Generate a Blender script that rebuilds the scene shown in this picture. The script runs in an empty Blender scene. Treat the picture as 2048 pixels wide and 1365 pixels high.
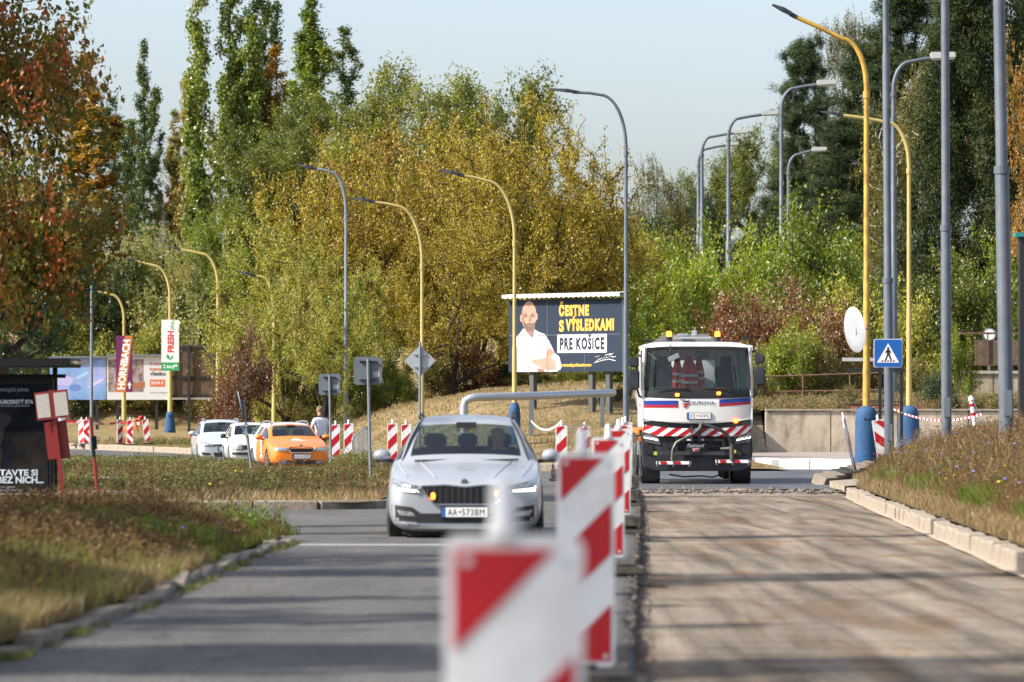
import bpy, bmesh, math, random
import numpy as np
from mathutils import Vector, Matrix, Quaternion

# ------------------------------------------------------------------ camera, sky, sun
sc = bpy.context.scene
COL = sc.collection
F = 7680.0          # focal length in photograph pixels (2048 wide)
HZ = 800.0          # eye level row of the photograph
EYE = 1.40
cam_d = bpy.data.cameras.new('camera')
cam = bpy.data.objects.new('camera', cam_d)
COL.objects.link(cam)
sc.camera = cam
cam.location = (0, 0, EYE)
cam.rotation_euler = (math.radians(90), 0, 0)
cam_d.sensor_width = 36.0
cam_d.lens = 36.0 * F / 2048.0
cam_d.shift_y = (HZ - 682.5) / 2048.0
cam_d.clip_start = 0.5
cam_d.clip_end = 3000
cam_d.dof.use_dof = True
cam_d.dof.focus_distance = 100
cam_d.dof.aperture_fstop = 3.2

SUN = Vector((-0.73, -0.25, 0.62)).normalized()
world = bpy.data.worlds.new('World')
sc.world = world
world.use_nodes = True
wn = world.node_tree.nodes
wl = world.node_tree.links
wn.clear()
sky = wn.new('ShaderNodeTexSky')
sky.sky_type = 'NISHITA'
sky.sun_disc = False
sky.sun_elevation = math.asin(SUN.z)
sky.sun_rotation = math.atan2(SUN.x, SUN.y)
sky.altitude = 300
sky.air_density = 1.0
sky.dust_density = 3.4
sky.ozone_density = 2.6
wb = wn.new('ShaderNodeBackground')
wb.inputs[1].default_value = 0.15
wo = wn.new('ShaderNodeOutputWorld')
hsv = wn.new('ShaderNodeHueSaturation'); hsv.inputs['Saturation'].default_value = 0.64
wl.new(sky.outputs[0], hsv.inputs['Color'])
wl.new(hsv.outputs[0], wb.inputs[0])
wl.new(wb.outputs[0], wo.inputs[0])
sun_d = bpy.data.lights.new('sun', 'SUN')
sun_d.energy = 5.0
sun_d.angle = math.radians(0.5)
sun_d.color = (1.0, 0.93, 0.83)
sun = bpy.data.objects.new('sun', sun_d)
COL.objects.link(sun)
sun.rotation_euler = (-SUN).to_track_quat('-Z', 'Y').to_euler()
sun.location = SUN * 200
sc.view_settings.view_transform = 'Standard'
sc.view_settings.look = 'None'
sc.view_settings.gamma = 1.0
sc.view_settings.exposure = 0.72
sc.view_settings.use_curve_mapping = False
sc.render.engine = 'CYCLES'
sc.cycles.use_denoising = True
sc.cycles.max_bounces = 8
sc.cycles.transparent_max_bounces = 16
sc.cycles.use_adaptive_sampling = True
sc.cycles.adaptive_threshold = 0.012

RNG = np.random.default_rng(7)
random.seed(7)

# ------------------------------------------------------------------ basic helpers
def road_z(y):
    return -0.0072 * (min(max(y, 18.0), 120.0) - 18.0)

def ppm(D):
    return F / D

def wx(px, D):
    return (px - 1024.0) / F * D

def wz(py, D):
    return EYE + (HZ - py) / F * D

def lin(r, g, b):
    def f(c):
        c = c / 255.0
        return c / 12.92 if c <= 0.04045 else ((c + 0.055) / 1.055) ** 2.4
    return (f(r), f(g), f(b))

def tag(o, label=None, cat=None, group=None, kind=None):
    if label: o['label'] = label
    if cat: o['category'] = cat
    if group: o['group'] = group
    if kind: o['kind'] = kind
    return o

def empty(name, loc=(0, 0, 0), rz=0.0, label=None, cat=None, group=None, kind=None, parent=None):
    o = bpy.data.objects.new(name, None)
    o.empty_display_size = 0.2
    COL.objects.link(o)
    o.location = loc
    o.rotation_euler = (0, 0, rz)
    if parent is not None: o.parent = parent
    return tag(o, label, cat, group, kind)

def children(o):
    return [c for c in bpy.data.objects if c.parent is o]

def copy_tree(o, parent=None):
    kids = list(o.children)
    c = o.copy()
    COL.objects.link(c)
    c.parent = parent
    for ch in kids:
        k = copy_tree(ch, c)
        k.matrix_parent_inverse = ch.matrix_parent_inverse.copy()
    return c

def np_mesh(name, verts, faces_flat, sizes, mats=None, smooth=False, mat_idx=None, attrs=None):
    """verts (n,3); faces_flat loop vertex indices; sizes per-face loop totals."""
    me = bpy.data.meshes.new(name)
    verts = np.asarray(verts, dtype=np.float32)
    faces_flat = np.asarray(faces_flat, dtype=np.int32)
    sizes = np.asarray(sizes, dtype=np.int32)
    me.vertices.add(len(verts))
    me.vertices.foreach_set('co', verts.ravel())
    me.loops.add(len(faces_flat))
    me.loops.foreach_set('vertex_index', faces_flat)
    me.polygons.add(len(sizes))
    starts = np.concatenate([[0], np.cumsum(sizes)[:-1]]).astype(np.int32)
    me.polygons.foreach_set('loop_start', starts)
    try:
        me.polygons.foreach_set('loop_total', sizes)
    except Exception:
        pass
    if mat_idx is not None:
        me.polygons.foreach_set('material_index', np.asarray(mat_idx, dtype=np.int32))
    me.polygons.foreach_set('use_smooth', np.full(len(sizes), smooth))
    if attrs:
        for k, v in attrs.items():
            a = me.attributes.new(k, 'FLOAT', 'FACE')
            a.data.foreach_set('value', np.asarray(v, dtype=np.float32))
    me.update(calc_edges=True)
    for m in (mats or []):
        me.materials.append(m)
    return me

def link(name, me, parent=None, mat=None):
    if mat is not None:
        me.materials.append(mat)
    o = bpy.data.objects.new(name, me)
    COL.objects.link(o)
    if parent is not None: o.parent = parent
    return o

class MB:
    """collects simple solids into one mesh"""
    def __init__(s):
        s.v = []; s.f = []
    def add(s, vs, fs):
        n = len(s.v)
        s.v += [tuple(v) for v in vs]
        s.f += [tuple(i + n for i in f) for f in fs]
        return s
    def box(s, x0, x1, y0, y1, z0, z1):
        vs = [(x0,y0,z0),(x1,y0,z0),(x1,y1,z0),(x0,y1,z0),(x0,y0,z1),(x1,y0,z1),(x1,y1,z1),(x0,y1,z1)]
        fs = [(0,3,2,1),(4,5,6,7),(0,1,5,4),(1,2,6,5),(2,3,7,6),(3,0,4,7)]
        return s.add(vs, fs)
    def obox(s, c, size, M=None):
        hx, hy, hz = size[0]/2, size[1]/2, size[2]/2
        vs = [Vector(p) for p in [(-hx,-hy,-hz),(hx,-hy,-hz),(hx,hy,-hz),(-hx,hy,-hz),(-hx,-hy,hz),(hx,-hy,hz),(hx,hy,hz),(-hx,hy,hz)]]
        if M is not None: vs = [M @ v for v in vs]
        vs = [v + Vector(c) for v in vs]
        fs = [(0,3,2,1),(4,5,6,7),(0,1,5,4),(1,2,6,5),(2,3,7,6),(3,0,4,7)]
        return s.add(vs, fs)
    def tube(s, pts, radii, n=8, cap=True):
        pts = [Vector(p) for p in pts]
        if not hasattr(radii, '__len__'): radii = [radii] * len(pts)
        rings = []
        vs = []; fs = []
        prev = None
        for i, p in enumerate(pts):
            if i == 0: d = pts[1] - pts[0]
            elif i == len(pts) - 1: d = pts[-1] - pts[-2]
            else: d = (pts[i+1] - pts[i]).normalized() + (pts[i] - pts[i-1]).normalized()
            if d.length < 1e-9: d = Vector((0, 0, 1))
            d.normalize()
            if prev is None:
                a = Vector((0, 1, 0)) if abs(d.y) < 0.9 else Vector((1, 0, 0))
                u = d.cross(a).normalized()
            else:
                u = (prev - d * prev.dot(d))
                if u.length < 1e-6: u = d.orthogonal()
                u.normalize()
            prev = u
            w = d.cross(u)
            for k in range(n):
                t = 2 * math.pi * k / n
                vs.append(p + (u * math.cos(t) + w * math.sin(t)) * radii[i])
        for i in range(len(pts) - 1):
            for k in range(n):
                a = i*n + k; b = i*n + (k+1) % n
                fs.append((a, b, b + n, a + n))
        if cap:
            fs.append(tuple(range(n))[::-1])
            fs.append(tuple((len(pts)-1)*n + k for k in range(n)))
        return s.add(vs, fs)
    def prism(s, poly, y0, y1):
        """poly: list of (x,z), extruded along y"""
        n = len(poly)
        vs = [(p[0], y0, p[1]) for p in poly] + [(p[0], y1, p[1]) for p in poly]
        fs = [tuple(range(n)), tuple(range(2*n-1, n-1, -1))]
        for i in range(n):
            j = (i+1) % n
            fs.append((i, i+n, j+n, j))
        return s.add(vs, fs)
    def lathe(s, prof, n=16, c=(0,0,0), axis='Z'):
        vs = []; fs = []
        for r, h in prof:
            for k in range(n):
                t = 2*math.pi*k/n
                if axis == 'Z': p = (c[0]+r*math.cos(t), c[1]+r*math.sin(t), c[2]+h)
                elif axis == 'X': p = (c[0]+h, c[1]+r*math.cos(t), c[2]+r*math.sin(t))
                else: p = (c[0]+r*math.cos(t), c[1]+h, c[2]+r*math.sin(t))
                vs.append(p)
        for i in range(len(prof)-1):
            for k in range(n):
                a = i*n+k; b = i*n+(k+1)%n
                fs.append((a, b, b+n, a+n))
        fs.append(tuple(range(n))[::-1]); fs.append(tuple((len(prof)-1)*n+k for k in range(n)))
        return s.add(vs, fs)
    def ball(s, c, r, n=10, m=6):
        rr = r if hasattr(r, '__len__') else (r, r, r)
        prof = [(max(1e-4, math.sin(math.pi*i/m)), -math.cos(math.pi*i/m)) for i in range(m+1)]
        vs = []; fs = []
        for a, h in prof:
            for k in range(n):
                t = 2*math.pi*k/n
                vs.append((c[0]+rr[0]*a*math.cos(t), c[1]+rr[1]*a*math.sin(t), c[2]+rr[2]*h))
        for i in range(m):
            for k in range(n):
                p = i*n+k; q = i*n+(k+1)%n
                fs.append((p, q, q+n, p+n))
        return s.add(vs, fs)
    def mesh(s, name, mat=None, smooth=False, bevel=0):
        me = bpy.data.meshes.new(name)
        me.from_pydata(s.v, [], s.f)
        bm = bmesh.new(); bm.from_mesh(me)
        bmesh.ops.recalc_face_normals(bm, faces=bm.faces)
        if bevel > 0:
            bmesh.ops.bevel(bm, geom=list(bm.edges), offset=bevel, segments=2, affect='EDGES', clamp_overlap=True)
        bm.to_mesh(me); bm.free()
        if smooth:
            me.polygons.foreach_set('use_smooth', [True]*len(me.polygons))
            try:
                me.set_sharp_from_angle(angle=math.radians(40))
            except Exception:
                pass
        if mat is not None: me.materials.append(mat)
        return me
    def build(s, name, mat, parent=None, smooth=False, bevel=0):
        return link(name, s.mesh(name, mat, smooth, bevel), parent)

def clip_poly(poly, a, b, c):
    """keep a*x+b*z<=c"""
    out = []
    n = len(poly)
    for i in range(n):
        p, q = poly[i], poly[(i+1) % n]
        dp = a*p[0]+b*p[1]-c; dq = a*q[0]+b*q[1]-c
        if dp <= 0: out.append(p)
        if (dp < 0 < dq) or (dq < 0 < dp):
            t = dp/(dp-dq)
            out.append((p[0]+(q[0]-p[0])*t, p[1]+(q[1]-p[1])*t))
    return out

def text(name, s, x0, x1, z0, z1, y, mat, parent, bold=0.0, gap=1.0, thick=0.002, shear=0.0, fit_x=True, slope=0.0):
    """flat lettering facing -Y, fitted into the rectangle"""
    cu = bpy.data.curves.new(name, 'FONT')
    cu.body = s
    cu.size = 1.0
    cu.offset = bold
    cu.resolution_u = 3
    cu.extrude = 0.0
    cu.shear = shear
    cu.space_character = gap
    ob = bpy.data.objects.new(name + '_tmp', cu)
    COL.objects.link(ob)
    dg = bpy.context.evaluated_depsgraph_get()
    me = bpy.data.meshes.new_from_object(ob.evaluated_get(dg))
    bpy.data.objects.remove(ob); bpy.data.curves.remove(cu)
    n = len(me.vertices)
    if n == 0: return None
    co = np.empty(n*3, dtype=np.float32); me.vertices.foreach_get('co', co); co = co.reshape(-1, 3)
    mn = co.min(0); mx = co.max(0)
    sx = (x1-x0)/(mx[0]-mn[0]); sz = (z1-z0)/(mx[1]-mn[1])
    out = np.zeros_like(co)
    out[:, 0] = x0 + (co[:, 0]-mn[0])*sx
    out[:, 2] = z0 + (co[:, 1]-mn[1])*sz + (out[:, 0]-x0)*slope
    out[:, 1] = y
    me.vertices.foreach_set('co', out.ravel())
    me.materials.clear(); me.materials.append(mat)
    me.update()
    o = link(name, me, parent)
    return o

# ------------------------------------------------------------------ materials
MATS = {}
def new_mat(name):
    m = bpy.data.materials.new(name)
    m.use_nodes = True
    nt = m.node_tree
    nt.nodes.clear()
    out = nt.nodes.new('ShaderNodeOutputMaterial')
    return m, nt.nodes, nt.links, out

def ramp(nodes, stops, interp='LINEAR'):
    r = nodes.new('ShaderNodeValToRGB')
    cr = r.color_ramp
    cr.interpolation = interp
    while len(cr.elements) > 1: cr.elements.remove(cr.elements[-1])
    cr.elements[0].position = stops[0][0]; cr.elements[0].color = (*stops[0][1][:3], 1)
    for p, c in stops[1:]:
        e = cr.elements.new(p); e.color = (*c[:3], 1)
    return r

def mat(name, color, rough=0.5, metal=0.0, var=0.12, scale=6.0, coat=0.0, bump=0.0, bscale=40.0, spec=0.5, emis=None, estr=0.0, dirt=None, dscale=2.0, damt=0.5):
    if name in MATS: return MATS[name]
    m, N, L, out = new_mat(name)
    p = N.new('ShaderNodeBsdfPrincipled')
    p.inputs['Roughness'].default_value = rough
    p.inputs['Metallic'].default_value = metal
    p.inputs['Specular IOR Level'].default_value = spec
    if coat: 
        p.inputs['Coat Weight'].default_value = coat
        p.inputs['Coat Roughness'].default_value = 0.06
    tc = N.new('ShaderNodeTexCoord')
    nz = N.new('ShaderNodeTexNoise'); nz.inputs['Scale'].default_value = scale
    nz.inputs['Detail'].default_value = 6
    L.new(tc.outputs['Object'], nz.inputs['Vector'])
    c = color
    lo = tuple(x*(1-var) for x in c); hi = tuple(min(1, x*(1+var)) for x in c)
    r = ramp(N, [(0.3, lo), (0.7, hi)])
    L.new(nz.outputs[0], r.inputs[0])
    src = r.outputs[0]
    if dirt is not None:
        n2 = N.new('ShaderNodeTexNoise'); n2.inputs['Scale'].default_value = dscale; n2.inputs['Detail'].default_value = 8
        n2.inputs['Roughness'].default_value = 0.65
        L.new(tc.outputs['Object'], n2.inputs['Vector'])
        r2 = ramp(N, [(0.45, (0,0,0)), (0.68, (damt,)*3)])
        L.new(n2.outputs[0], r2.inputs[0])
        mx = N.new('ShaderNodeMixRGB')
        mx.inputs[2].default_value = (*dirt, 1)
        L.new(r2.outputs[0], mx.inputs[0]); L.new(src, mx.inputs[1])
        src = mx.outputs[0]
    L.new(src, p.inputs['Base Color'])
    if bump:
        n3 = N.new('ShaderNodeTexNoise'); n3.inputs['Scale'].default_value = bscale; n3.inputs['Detail'].default_value = 5
        L.new(tc.outputs['Object'], n3.inputs['Vector'])
        b = N.new('ShaderNodeBump'); b.inputs['Strength'].default_value = bump; b.inputs['Distance'].default_value = 0.02
        L.new(n3.outputs[0], b.inputs['Height']); L.new(b.outputs[0], p.inputs['Normal'])
    if emis is not None:
        p.inputs['Emission Color'].default_value = (*emis, 1)
        p.inputs['Emission Strength'].default_value = estr
    L.new(p.outputs[0], out.inputs[0])
    MATS[name] = m
    return m

def glass_mat(name, tint=(0.35, 0.4, 0.42), refl=1.0):
    m, N, L, out = new_mat(name)
    tr = N.new('ShaderNodeBsdfTransparent'); tr.inputs[0].default_value = (*tint, 1)
    gl = N.new('ShaderNodeBsdfGlossy'); gl.inputs['Roughness'].default_value = 0.03
    gl.inputs[0].default_value = (refl, refl, refl, 1)
    f0 = N.new('ShaderNodeFresnel'); f0.inputs[0].default_value = 1.65
    ge = N.new('ShaderNodeNewGeometry')
    iv = N.new('ShaderNodeMath'); iv.operation = 'SUBTRACT'; iv.inputs[0].default_value = 1.0; L.new(ge.outputs['Backfacing'], iv.inputs[1])
    fr = N.new('ShaderNodeMath'); fr.operation = 'MULTIPLY'; L.new(f0.outputs[0], fr.inputs[0]); L.new(iv.outputs[0], fr.inputs[1])
    mx = N.new('ShaderNodeMixShader')
    L.new(fr.outputs[0], mx.inputs[0]); L.new(tr.outputs[0], mx.inputs[1]); L.new(gl.outputs[0], mx.inputs[2])
    L.new(mx.outputs[0], out.inputs[0])
    return m

def leaf_mat(name, stops, nscale=0.35, spread=0.5, transl=0.35, gloss=0.05, rough=0.4):
    """stops: list of (pos, colour) sampled by per-leaf random + clump noise"""
    if name in MATS: return MATS[name]
    m, N, L, out = new_mat(name)
    at = N.new('ShaderNodeAttribute'); at.attribute_name = 'rnd'
    tc = N.new('ShaderNodeTexCoord')
    nz = N.new('ShaderNodeTexNoise'); nz.inputs['Scale'].default_value = nscale; nz.inputs['Detail'].default_value = 3
    oi = N.new('ShaderNodeObjectInfo')
    va = N.new('ShaderNodeVectorMath'); va.operation = 'ADD'
    L.new(tc.outputs['Object'], va.inputs[0]); L.new(oi.outputs['Location'], va.inputs[1])
    L.new(va.outputs[0], nz.inputs['Vector'])
    m1 = N.new('ShaderNodeMath'); m1.operation = 'MULTIPLY_ADD'   # (noise-0.5)*2.2+..
    m1.inputs[1].default_value = 2.4; m1.inputs[2].default_value = -0.7
    L.new(nz.outputs[0], m1.inputs[0])
    mx = N.new('ShaderNodeMix'); mx.data_type = 'FLOAT'; mx.inputs[0].default_value = spread
    L.new(m1.outputs[0], mx.inputs[2]); L.new(at.outputs['Fac'], mx.inputs[3])
    r = ramp(N, stops)
    L.new(mx.outputs[0], r.inputs[0])
    df = N.new('ShaderNodeBsdfDiffuse'); tl = N.new('ShaderNodeBsdfTranslucent'); gl = N.new('ShaderNodeBsdfGlossy')
    gl.inputs['Roughness'].default_value = rough
    hs = N.new('ShaderNodeHueSaturation'); hs.inputs['Saturation'].default_value = 1.12; hs.inputs['Value'].default_value = 1.25
    L.new(r.outputs[0], df.inputs[0]); L.new(r.outputs[0], hs.inputs['Color']); L.new(hs.outputs[0], tl.inputs[0])
    a = N.new('ShaderNodeMixShader'); a.inputs[0].default_value = transl
    L.new(df.outputs[0], a.inputs[1]); L.new(tl.outputs[0], a.inputs[2])
    b = N.new('ShaderNodeMixShader'); b.inputs[0].default_value = gloss
    L.new(a.outputs[0], b.inputs[1]); L.new(gl.outputs[0], b.inputs[2])
    L.new(b.outputs[0], out.inputs[0])
    MATS[name] = m
    return m
# ------------------------------------------------------------------ ground shape
def sstep(t):
    t = np.clip(t, 0, 1)
    return t*t*(3-2*t)

def rz_np(Y):
    return -0.0072*(np.clip(Y, 18, 120)-18)

def medge(Y):      # right edge of the old asphalt = left edge of the milled lane
    return -0.09 + 0.0345*np.asarray(Y, float)

def redge(Y):      # right kerb line
    return np.interp(Y, [-10, 35, 56, 75, 88, 96, 101], [2.8, 4.72, 5.66, 6.55, 7.6, 8.5, 9.6])

def ledge(Y):      # left kerb line
    return np.interp(Y, [-10, 20, 28, 38, 42, 43], [-3.1, -2.82, -2.6, -2.55, -2.45, -2.25])

def ykerb(X):      # near edge of the far verge (the road bends away to the left)
    return np.interp(X, [-60, -30, -21, -14, -9, -6, -3, -1, 9], [205, 185, 172, 156, 141, 130, 119, 113, 111])

def vnoise(X, Y, s, seed=0):
    """cheap smooth value noise"""
    x = np.asarray(X, float)/s + seed*17.3; y = np.asarray(Y, float)/s + seed*9.7
    xi = np.floor(x); yi = np.floor(y)
    fx = x-xi; fy = y-yi
    fx = fx*fx*(3-2*fx); fy = fy*fy*(3-2*fy)
    def h(a, b):
        v = np.sin(a*127.1+b*311.7)*43758.5453
        return v-np.floor(v)
    return ((h(xi, yi)*(1-fx)+h(xi+1, yi)*fx)*(1-fy)+(h(xi, yi+1)*(1-fx)+h(xi+1, yi+1)*fx)*fy)-0.5

def zfar(X, Y):
    X = np.asarray(X, float); Y = np.asarray(Y, float)
    A = np.interp(X, [-14, -9, -5, -1, 3, 6, 9, 60], [0.0, 0.75, 1.6, 2.3, 2.55, 2.3, 1.62, 1.62])
    A = A*np.where(Y < 138, sstep((7.8-X)/2.2), 1.0)
    s = sstep((Y-ykerb(X))/26.0)
    s = np.where(X > 9, 1.0, s)
    rise = np.interp(X, [-6, 6, 14, 40], [0.0, 0.045, 0.06, 0.075])*np.maximum(0, Y-158)
    y0 = np.interp(X, [-19, -10, 6], [257, 180, 172]); sl = np.interp(X, [-19, -10, 6], [0.42, 0.13, 0.12])
    rise = np.where(X < 14, np.maximum(rise, np.minimum(sl*np.maximum(0, Y-y0), 13)*np.interp(X, [6, 14], [1, 0])), rise)
    rise = np.minimum(rise, 14)
    return -0.60 + A*s + rise + 0.16*vnoise(X, Y, 4.0, 1)*np.clip(s, 0, 1) + 0.07*vnoise(X, Y, 1.3, 2)*np.clip(s, 0, 1)

def zright(X, Y):  # right bank
    d = np.asarray(X, float)-redge(Y)
    b = np.interp(Y, [0, 35, 60, 85, 101], [0.35, 0.55, 0.75, 0.5, 0.25])
    return rz_np(Y) + 0.10 + b*sstep(d/2.2) + 0.12*np.clip(d-2, 0, 6)*0.6 + 0.06*vnoise(X, Y, 1.5, 3)*np.clip(d, 0, 1)

def zleft(X, Y):
    d = ledge(Y)-np.asarray(X, float)
    return rz_np(Y) + 0.09 + 0.10*sstep(d/1.5) + 0.05*vnoise(X, Y, 1.2, 4)*np.clip(d, 0, 1)

def zmid(X, Y):
    return rz_np(Y) + 0.12 + 0.07*vnoise(X, Y, 2.5, 5)

def strip(name, ys, cols, zf, material, kind='structure', skirt=0.0):
    """cols: function(Y array)->(len(Y), n) X positions"""
    ys = np.asarray(ys, float)
    X = cols(ys)
    n = X.shape[1]
    Y = np.repeat(ys[:, None], n, 1)
    Z = zf(X, Y)
    V = np.stack([X, Y, Z], -1)
    if skirt > 0:
        a = V[:, -1:, :].copy(); a[..., 2] -= skirt; a[..., 0] += 0.004
        V = np.concatenate([V, a], 1); n += 1
    m = len(ys)
    idx = np.arange(m*n).reshape(m, n)
    q = np.stack([idx[:-1, :-1], idx[:-1, 1:], idx[1:, 1:], idx[1:, :-1]], -1).reshape(-1, 4)
    me = np_mesh(name, V.reshape(-1, 3), q.ravel(), np.full(len(q), 4), [material], smooth=True)
    o = link(name, me)
    tag(o, kind=kind)
    return o

# ---- ground materials
def asphalt_mat(name, base, warm=0.0, fresh=False):
    m, N, L, out = new_mat(name)
    p = N.new('ShaderNodeBsdfPrincipled'); p.inputs['Roughness'].default_value = 0.85 if not fresh else 0.55
    p.inputs['Specular IOR Level'].default_value = 0.3
    tc = N.new('ShaderNodeTexCoord')
    a = N.new('ShaderNodeTexNoise'); a.inputs['Scale'].default_value = 30; a.inputs['Detail'].default_value = 5; a.inputs['Roughness'].default_value = 0.8
    b = N.new('ShaderNodeTexNoise'); b.inputs['Scale'].default_value = 0.6; b.inputs['Detail'].default_value = 7; b.inputs['Roughness'].default_value = 0.6
    mp = N.new('ShaderNodeMapping'); mp.inputs['Scale'].default_value = (1.6, 0.35, 1)
    L.new(tc.outputs['Object'], a.inputs[0]); L.new(tc.outputs['Object'], mp.inputs[0]); L.new(mp.outputs[0], b.inputs[0])
    ra = ramp(N, [(0.34, tuple(c*0.35 for c in base)), (0.5, base), (0.66, tuple(c*1.9 for c in base))])
    L.new(a.outputs[0], ra.inputs[0])
    rb = ramp(N, [(0.3, (0.66, 0.66, 0.68)), (0.5, (1, 1, 1)), (0.7, (1.25, 1.2, 1.12))])
    L.new(b.outputs[0], rb.inputs[0])
    mx = N.new('ShaderNodeMixRGB'); mx.blend_type = 'MULTIPLY'; mx.inputs[0].default_value = 1
    L.new(ra.outputs[0], mx.inputs[1]); L.new(rb.outputs[0], mx.inputs[2])
    # cracks and tar
    v = N.new('ShaderNodeTexVoronoi'); v.feature = 'DISTANCE_TO_EDGE'; v.inputs['Scale'].default_value = 0.35
    nz = N.new('ShaderNodeTexNoise'); nz.inputs['Scale'].default_value = 1.3; nz.inputs['Detail'].default_value = 5
    L.new(tc.outputs['Object'], nz.inputs[0])
    ad = N.new('ShaderNodeVectorMath'); ad.operation = 'ADD'
    L.new(tc.outputs['Object'], ad.inputs[0]); L.new(nz.outputs[1], ad.inputs[1]); L.new(ad.outputs[0], v.inputs['Vector'])
    rv = ramp(N, [(0.0, (0.35, 0.35, 0.36)), (0.012, (1, 1, 1))])
    L.new(v.outputs['Distance'], rv.inputs[0])
    m2 = N.new('ShaderNodeMixRGB'); m2.blend_type = 'MULTIPLY'; m2.inputs[0].default_value = 0.7
    L.new(mx.outputs[0], m2.inputs[1]); L.new(rv.outputs[0], m2.inputs[2])
    L.new(m2.outputs[0], p.inputs['Base Color'])
    bp = N.new('ShaderNodeBump'); bp.inputs['Strength'].default_value = 0.6; bp.inputs['Distance'].default_value = 0.01
    L.new(a.outputs[0], bp.inputs['Height']); L.new(bp.outputs[0], p.inputs['Normal'])
    L.new(p.outputs[0], out.inputs[0])
    return m

def milled_mat():
    m, N, L, out = new_mat('milled asphalt')
    p = N.new('ShaderNodeBsdfPrincipled'); p.inputs['Roughness'].default_value = 0.92
    p.inputs['Specular IOR Level'].default_value = 0.15
    tc = N.new('ShaderNodeTexCoord')
    def noise(sx, sy, scale, det=5, rough=0.6, dist=0.0):
        mp = N.new('ShaderNodeMapping'); mp.inputs['Scale'].default_value = (sx, sy, 1)
        mp.inputs['Rotation'].default_value = (0, 0, math.radians(2))
        n = N.new('ShaderNodeTexNoise'); n.inputs['Scale'].default_value = scale; n.inputs['Detail'].default_value = det
        n.inputs['Roughness'].default_value = rough; n.inputs['Distortion'].default_value = dist
        L.new(tc.outputs['Object'], mp.inputs[0]); L.new(mp.outputs[0], n.inputs[0])
        return n
    base = ramp(N, [(0.3, (0.095, 0.085, 0.074)), (0.5, (0.205, 0.178, 0.148)), (0.7, (0.34, 0.30, 0.25))])
    n1 = noise(1, 1, 28, 5, 0.75); L.new(n1.outputs[0], base.inputs[0])
    # long dusty wheel streaks
    n2 = noise(1.9, 0.16, 1.0, 5, 0.55, 0.6)
    r2 = ramp(N, [(0.36, (0.62, 0.6, 0.58)), (0.47, (0.95, 0.93, 0.9)), (0.58, (1.05, 1.02, 0.98)), (0.72, (1.25, 1.2, 1.12))])
    L.new(n2.outputs[0], r2.inputs[0])
    mx = N.new('ShaderNodeMixRGB'); mx.blend_type = 'MULTIPLY'; mx.inputs[0].default_value = 1
    L.new(base.outputs[0], mx.inputs[1]); L.new(r2.outputs[0], mx.inputs[2])
    # damp brown blotches, stronger near the camera
    n3 = noise(1.5, 0.30, 0.9, 5, 0.5, 1.2)
    r3 = ramp(N, [(0.50, (0, 0, 0)), (0.60, (0.75,)*3)])
    L.new(n3.outputs[0], r3.inputs[0])
    m3 = N.new('ShaderNodeMixRGB'); m3.inputs[2].default_value = (0.17, 0.115, 0.075, 1)
    L.new(r3.outputs[0], m3.inputs[0]); L.new(mx.outputs[0], m3.inputs[1])
    # fine milling grooves along the road
    wv = N.new('ShaderNodeTexWave'); wv.wave_type = 'BANDS'; wv.bands_direction = 'X'; wv.inputs['Scale'].default_value = 9
    wv.inputs['Distortion'].default_value = 1.5; wv.inputs['Detail'].default_value = 2
    mpw = N.new('ShaderNodeMapping'); mpw.inputs['Rotation'].default_value = (0, 0, math.radians(2))
    L.new(tc.outputs['Object'], mpw.inputs[0]); L.new(mpw.outputs[0], wv.inputs[0])
    rw = ramp(N, [(0.0, (0.95, 0.95, 0.95)), (1.0, (1.03, 1.03, 1.03))]); L.new(wv.outputs[0], rw.inputs[0])
    m4 = N.new('ShaderNodeMixRGB'); m4.blend_type = 'MULTIPLY'; m4.inputs[0].default_value = 1
    L.new(m3.outputs[0], m4.inputs[1]); L.new(rw.outputs[0], m4.inputs[2])
    # lengthwise wheel tracks
    n6 = noise(3.6, 0.13, 1.0, 4, 0.5, 0.5)
    r6 = ramp(N, [(0.34, (0.58, 0.55, 0.52)), (0.46, (0.92, 0.9, 0.88)), (0.56, (1.05, 1.05, 1.04)), (0.68, (1.42, 1.38, 1.3))])
    L.new(n6.outputs[0], r6.inputs[0])
    m6 = N.new('ShaderNodeMixRGB'); m6.blend_type = 'MULTIPLY'; m6.inputs[0].default_value = 0.9
    L.new(m4.outputs[0], m6.inputs[1]); L.new(r6.outputs[0], m6.inputs[2]); m4 = m6
    # cross ridges
    n5 = noise(0.12, 2.2, 1.6, 4, 0.6)
    r5 = ramp(N, [(0.36, (0.66, 0.64, 0.63)), (0.5, (1, 1, 1))]); L.new(n5.outputs[0], r5.inputs[0])
    m5 = N.new('ShaderNodeMixRGB'); m5.blend_type = 'MULTIPLY'; m5.inputs[0].default_value = 0.8
    L.new(m4.outputs[0], m5.inputs[1]); L.new(r5.outputs[0], m5.inputs[2])
    L.new(m5.outputs[0], p.inputs['Base Color'])
    bp = N.new('ShaderNodeBump'); bp.inputs['Strength'].default_value = 0.7; bp.inputs['Distance'].default_value = 0.015
    L.new(n1.outputs[0], bp.inputs['Height']); L.new(bp.outputs[0], p.inputs['Normal'])
    L.new(p.outputs[0], out.inputs[0])
    return m

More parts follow.
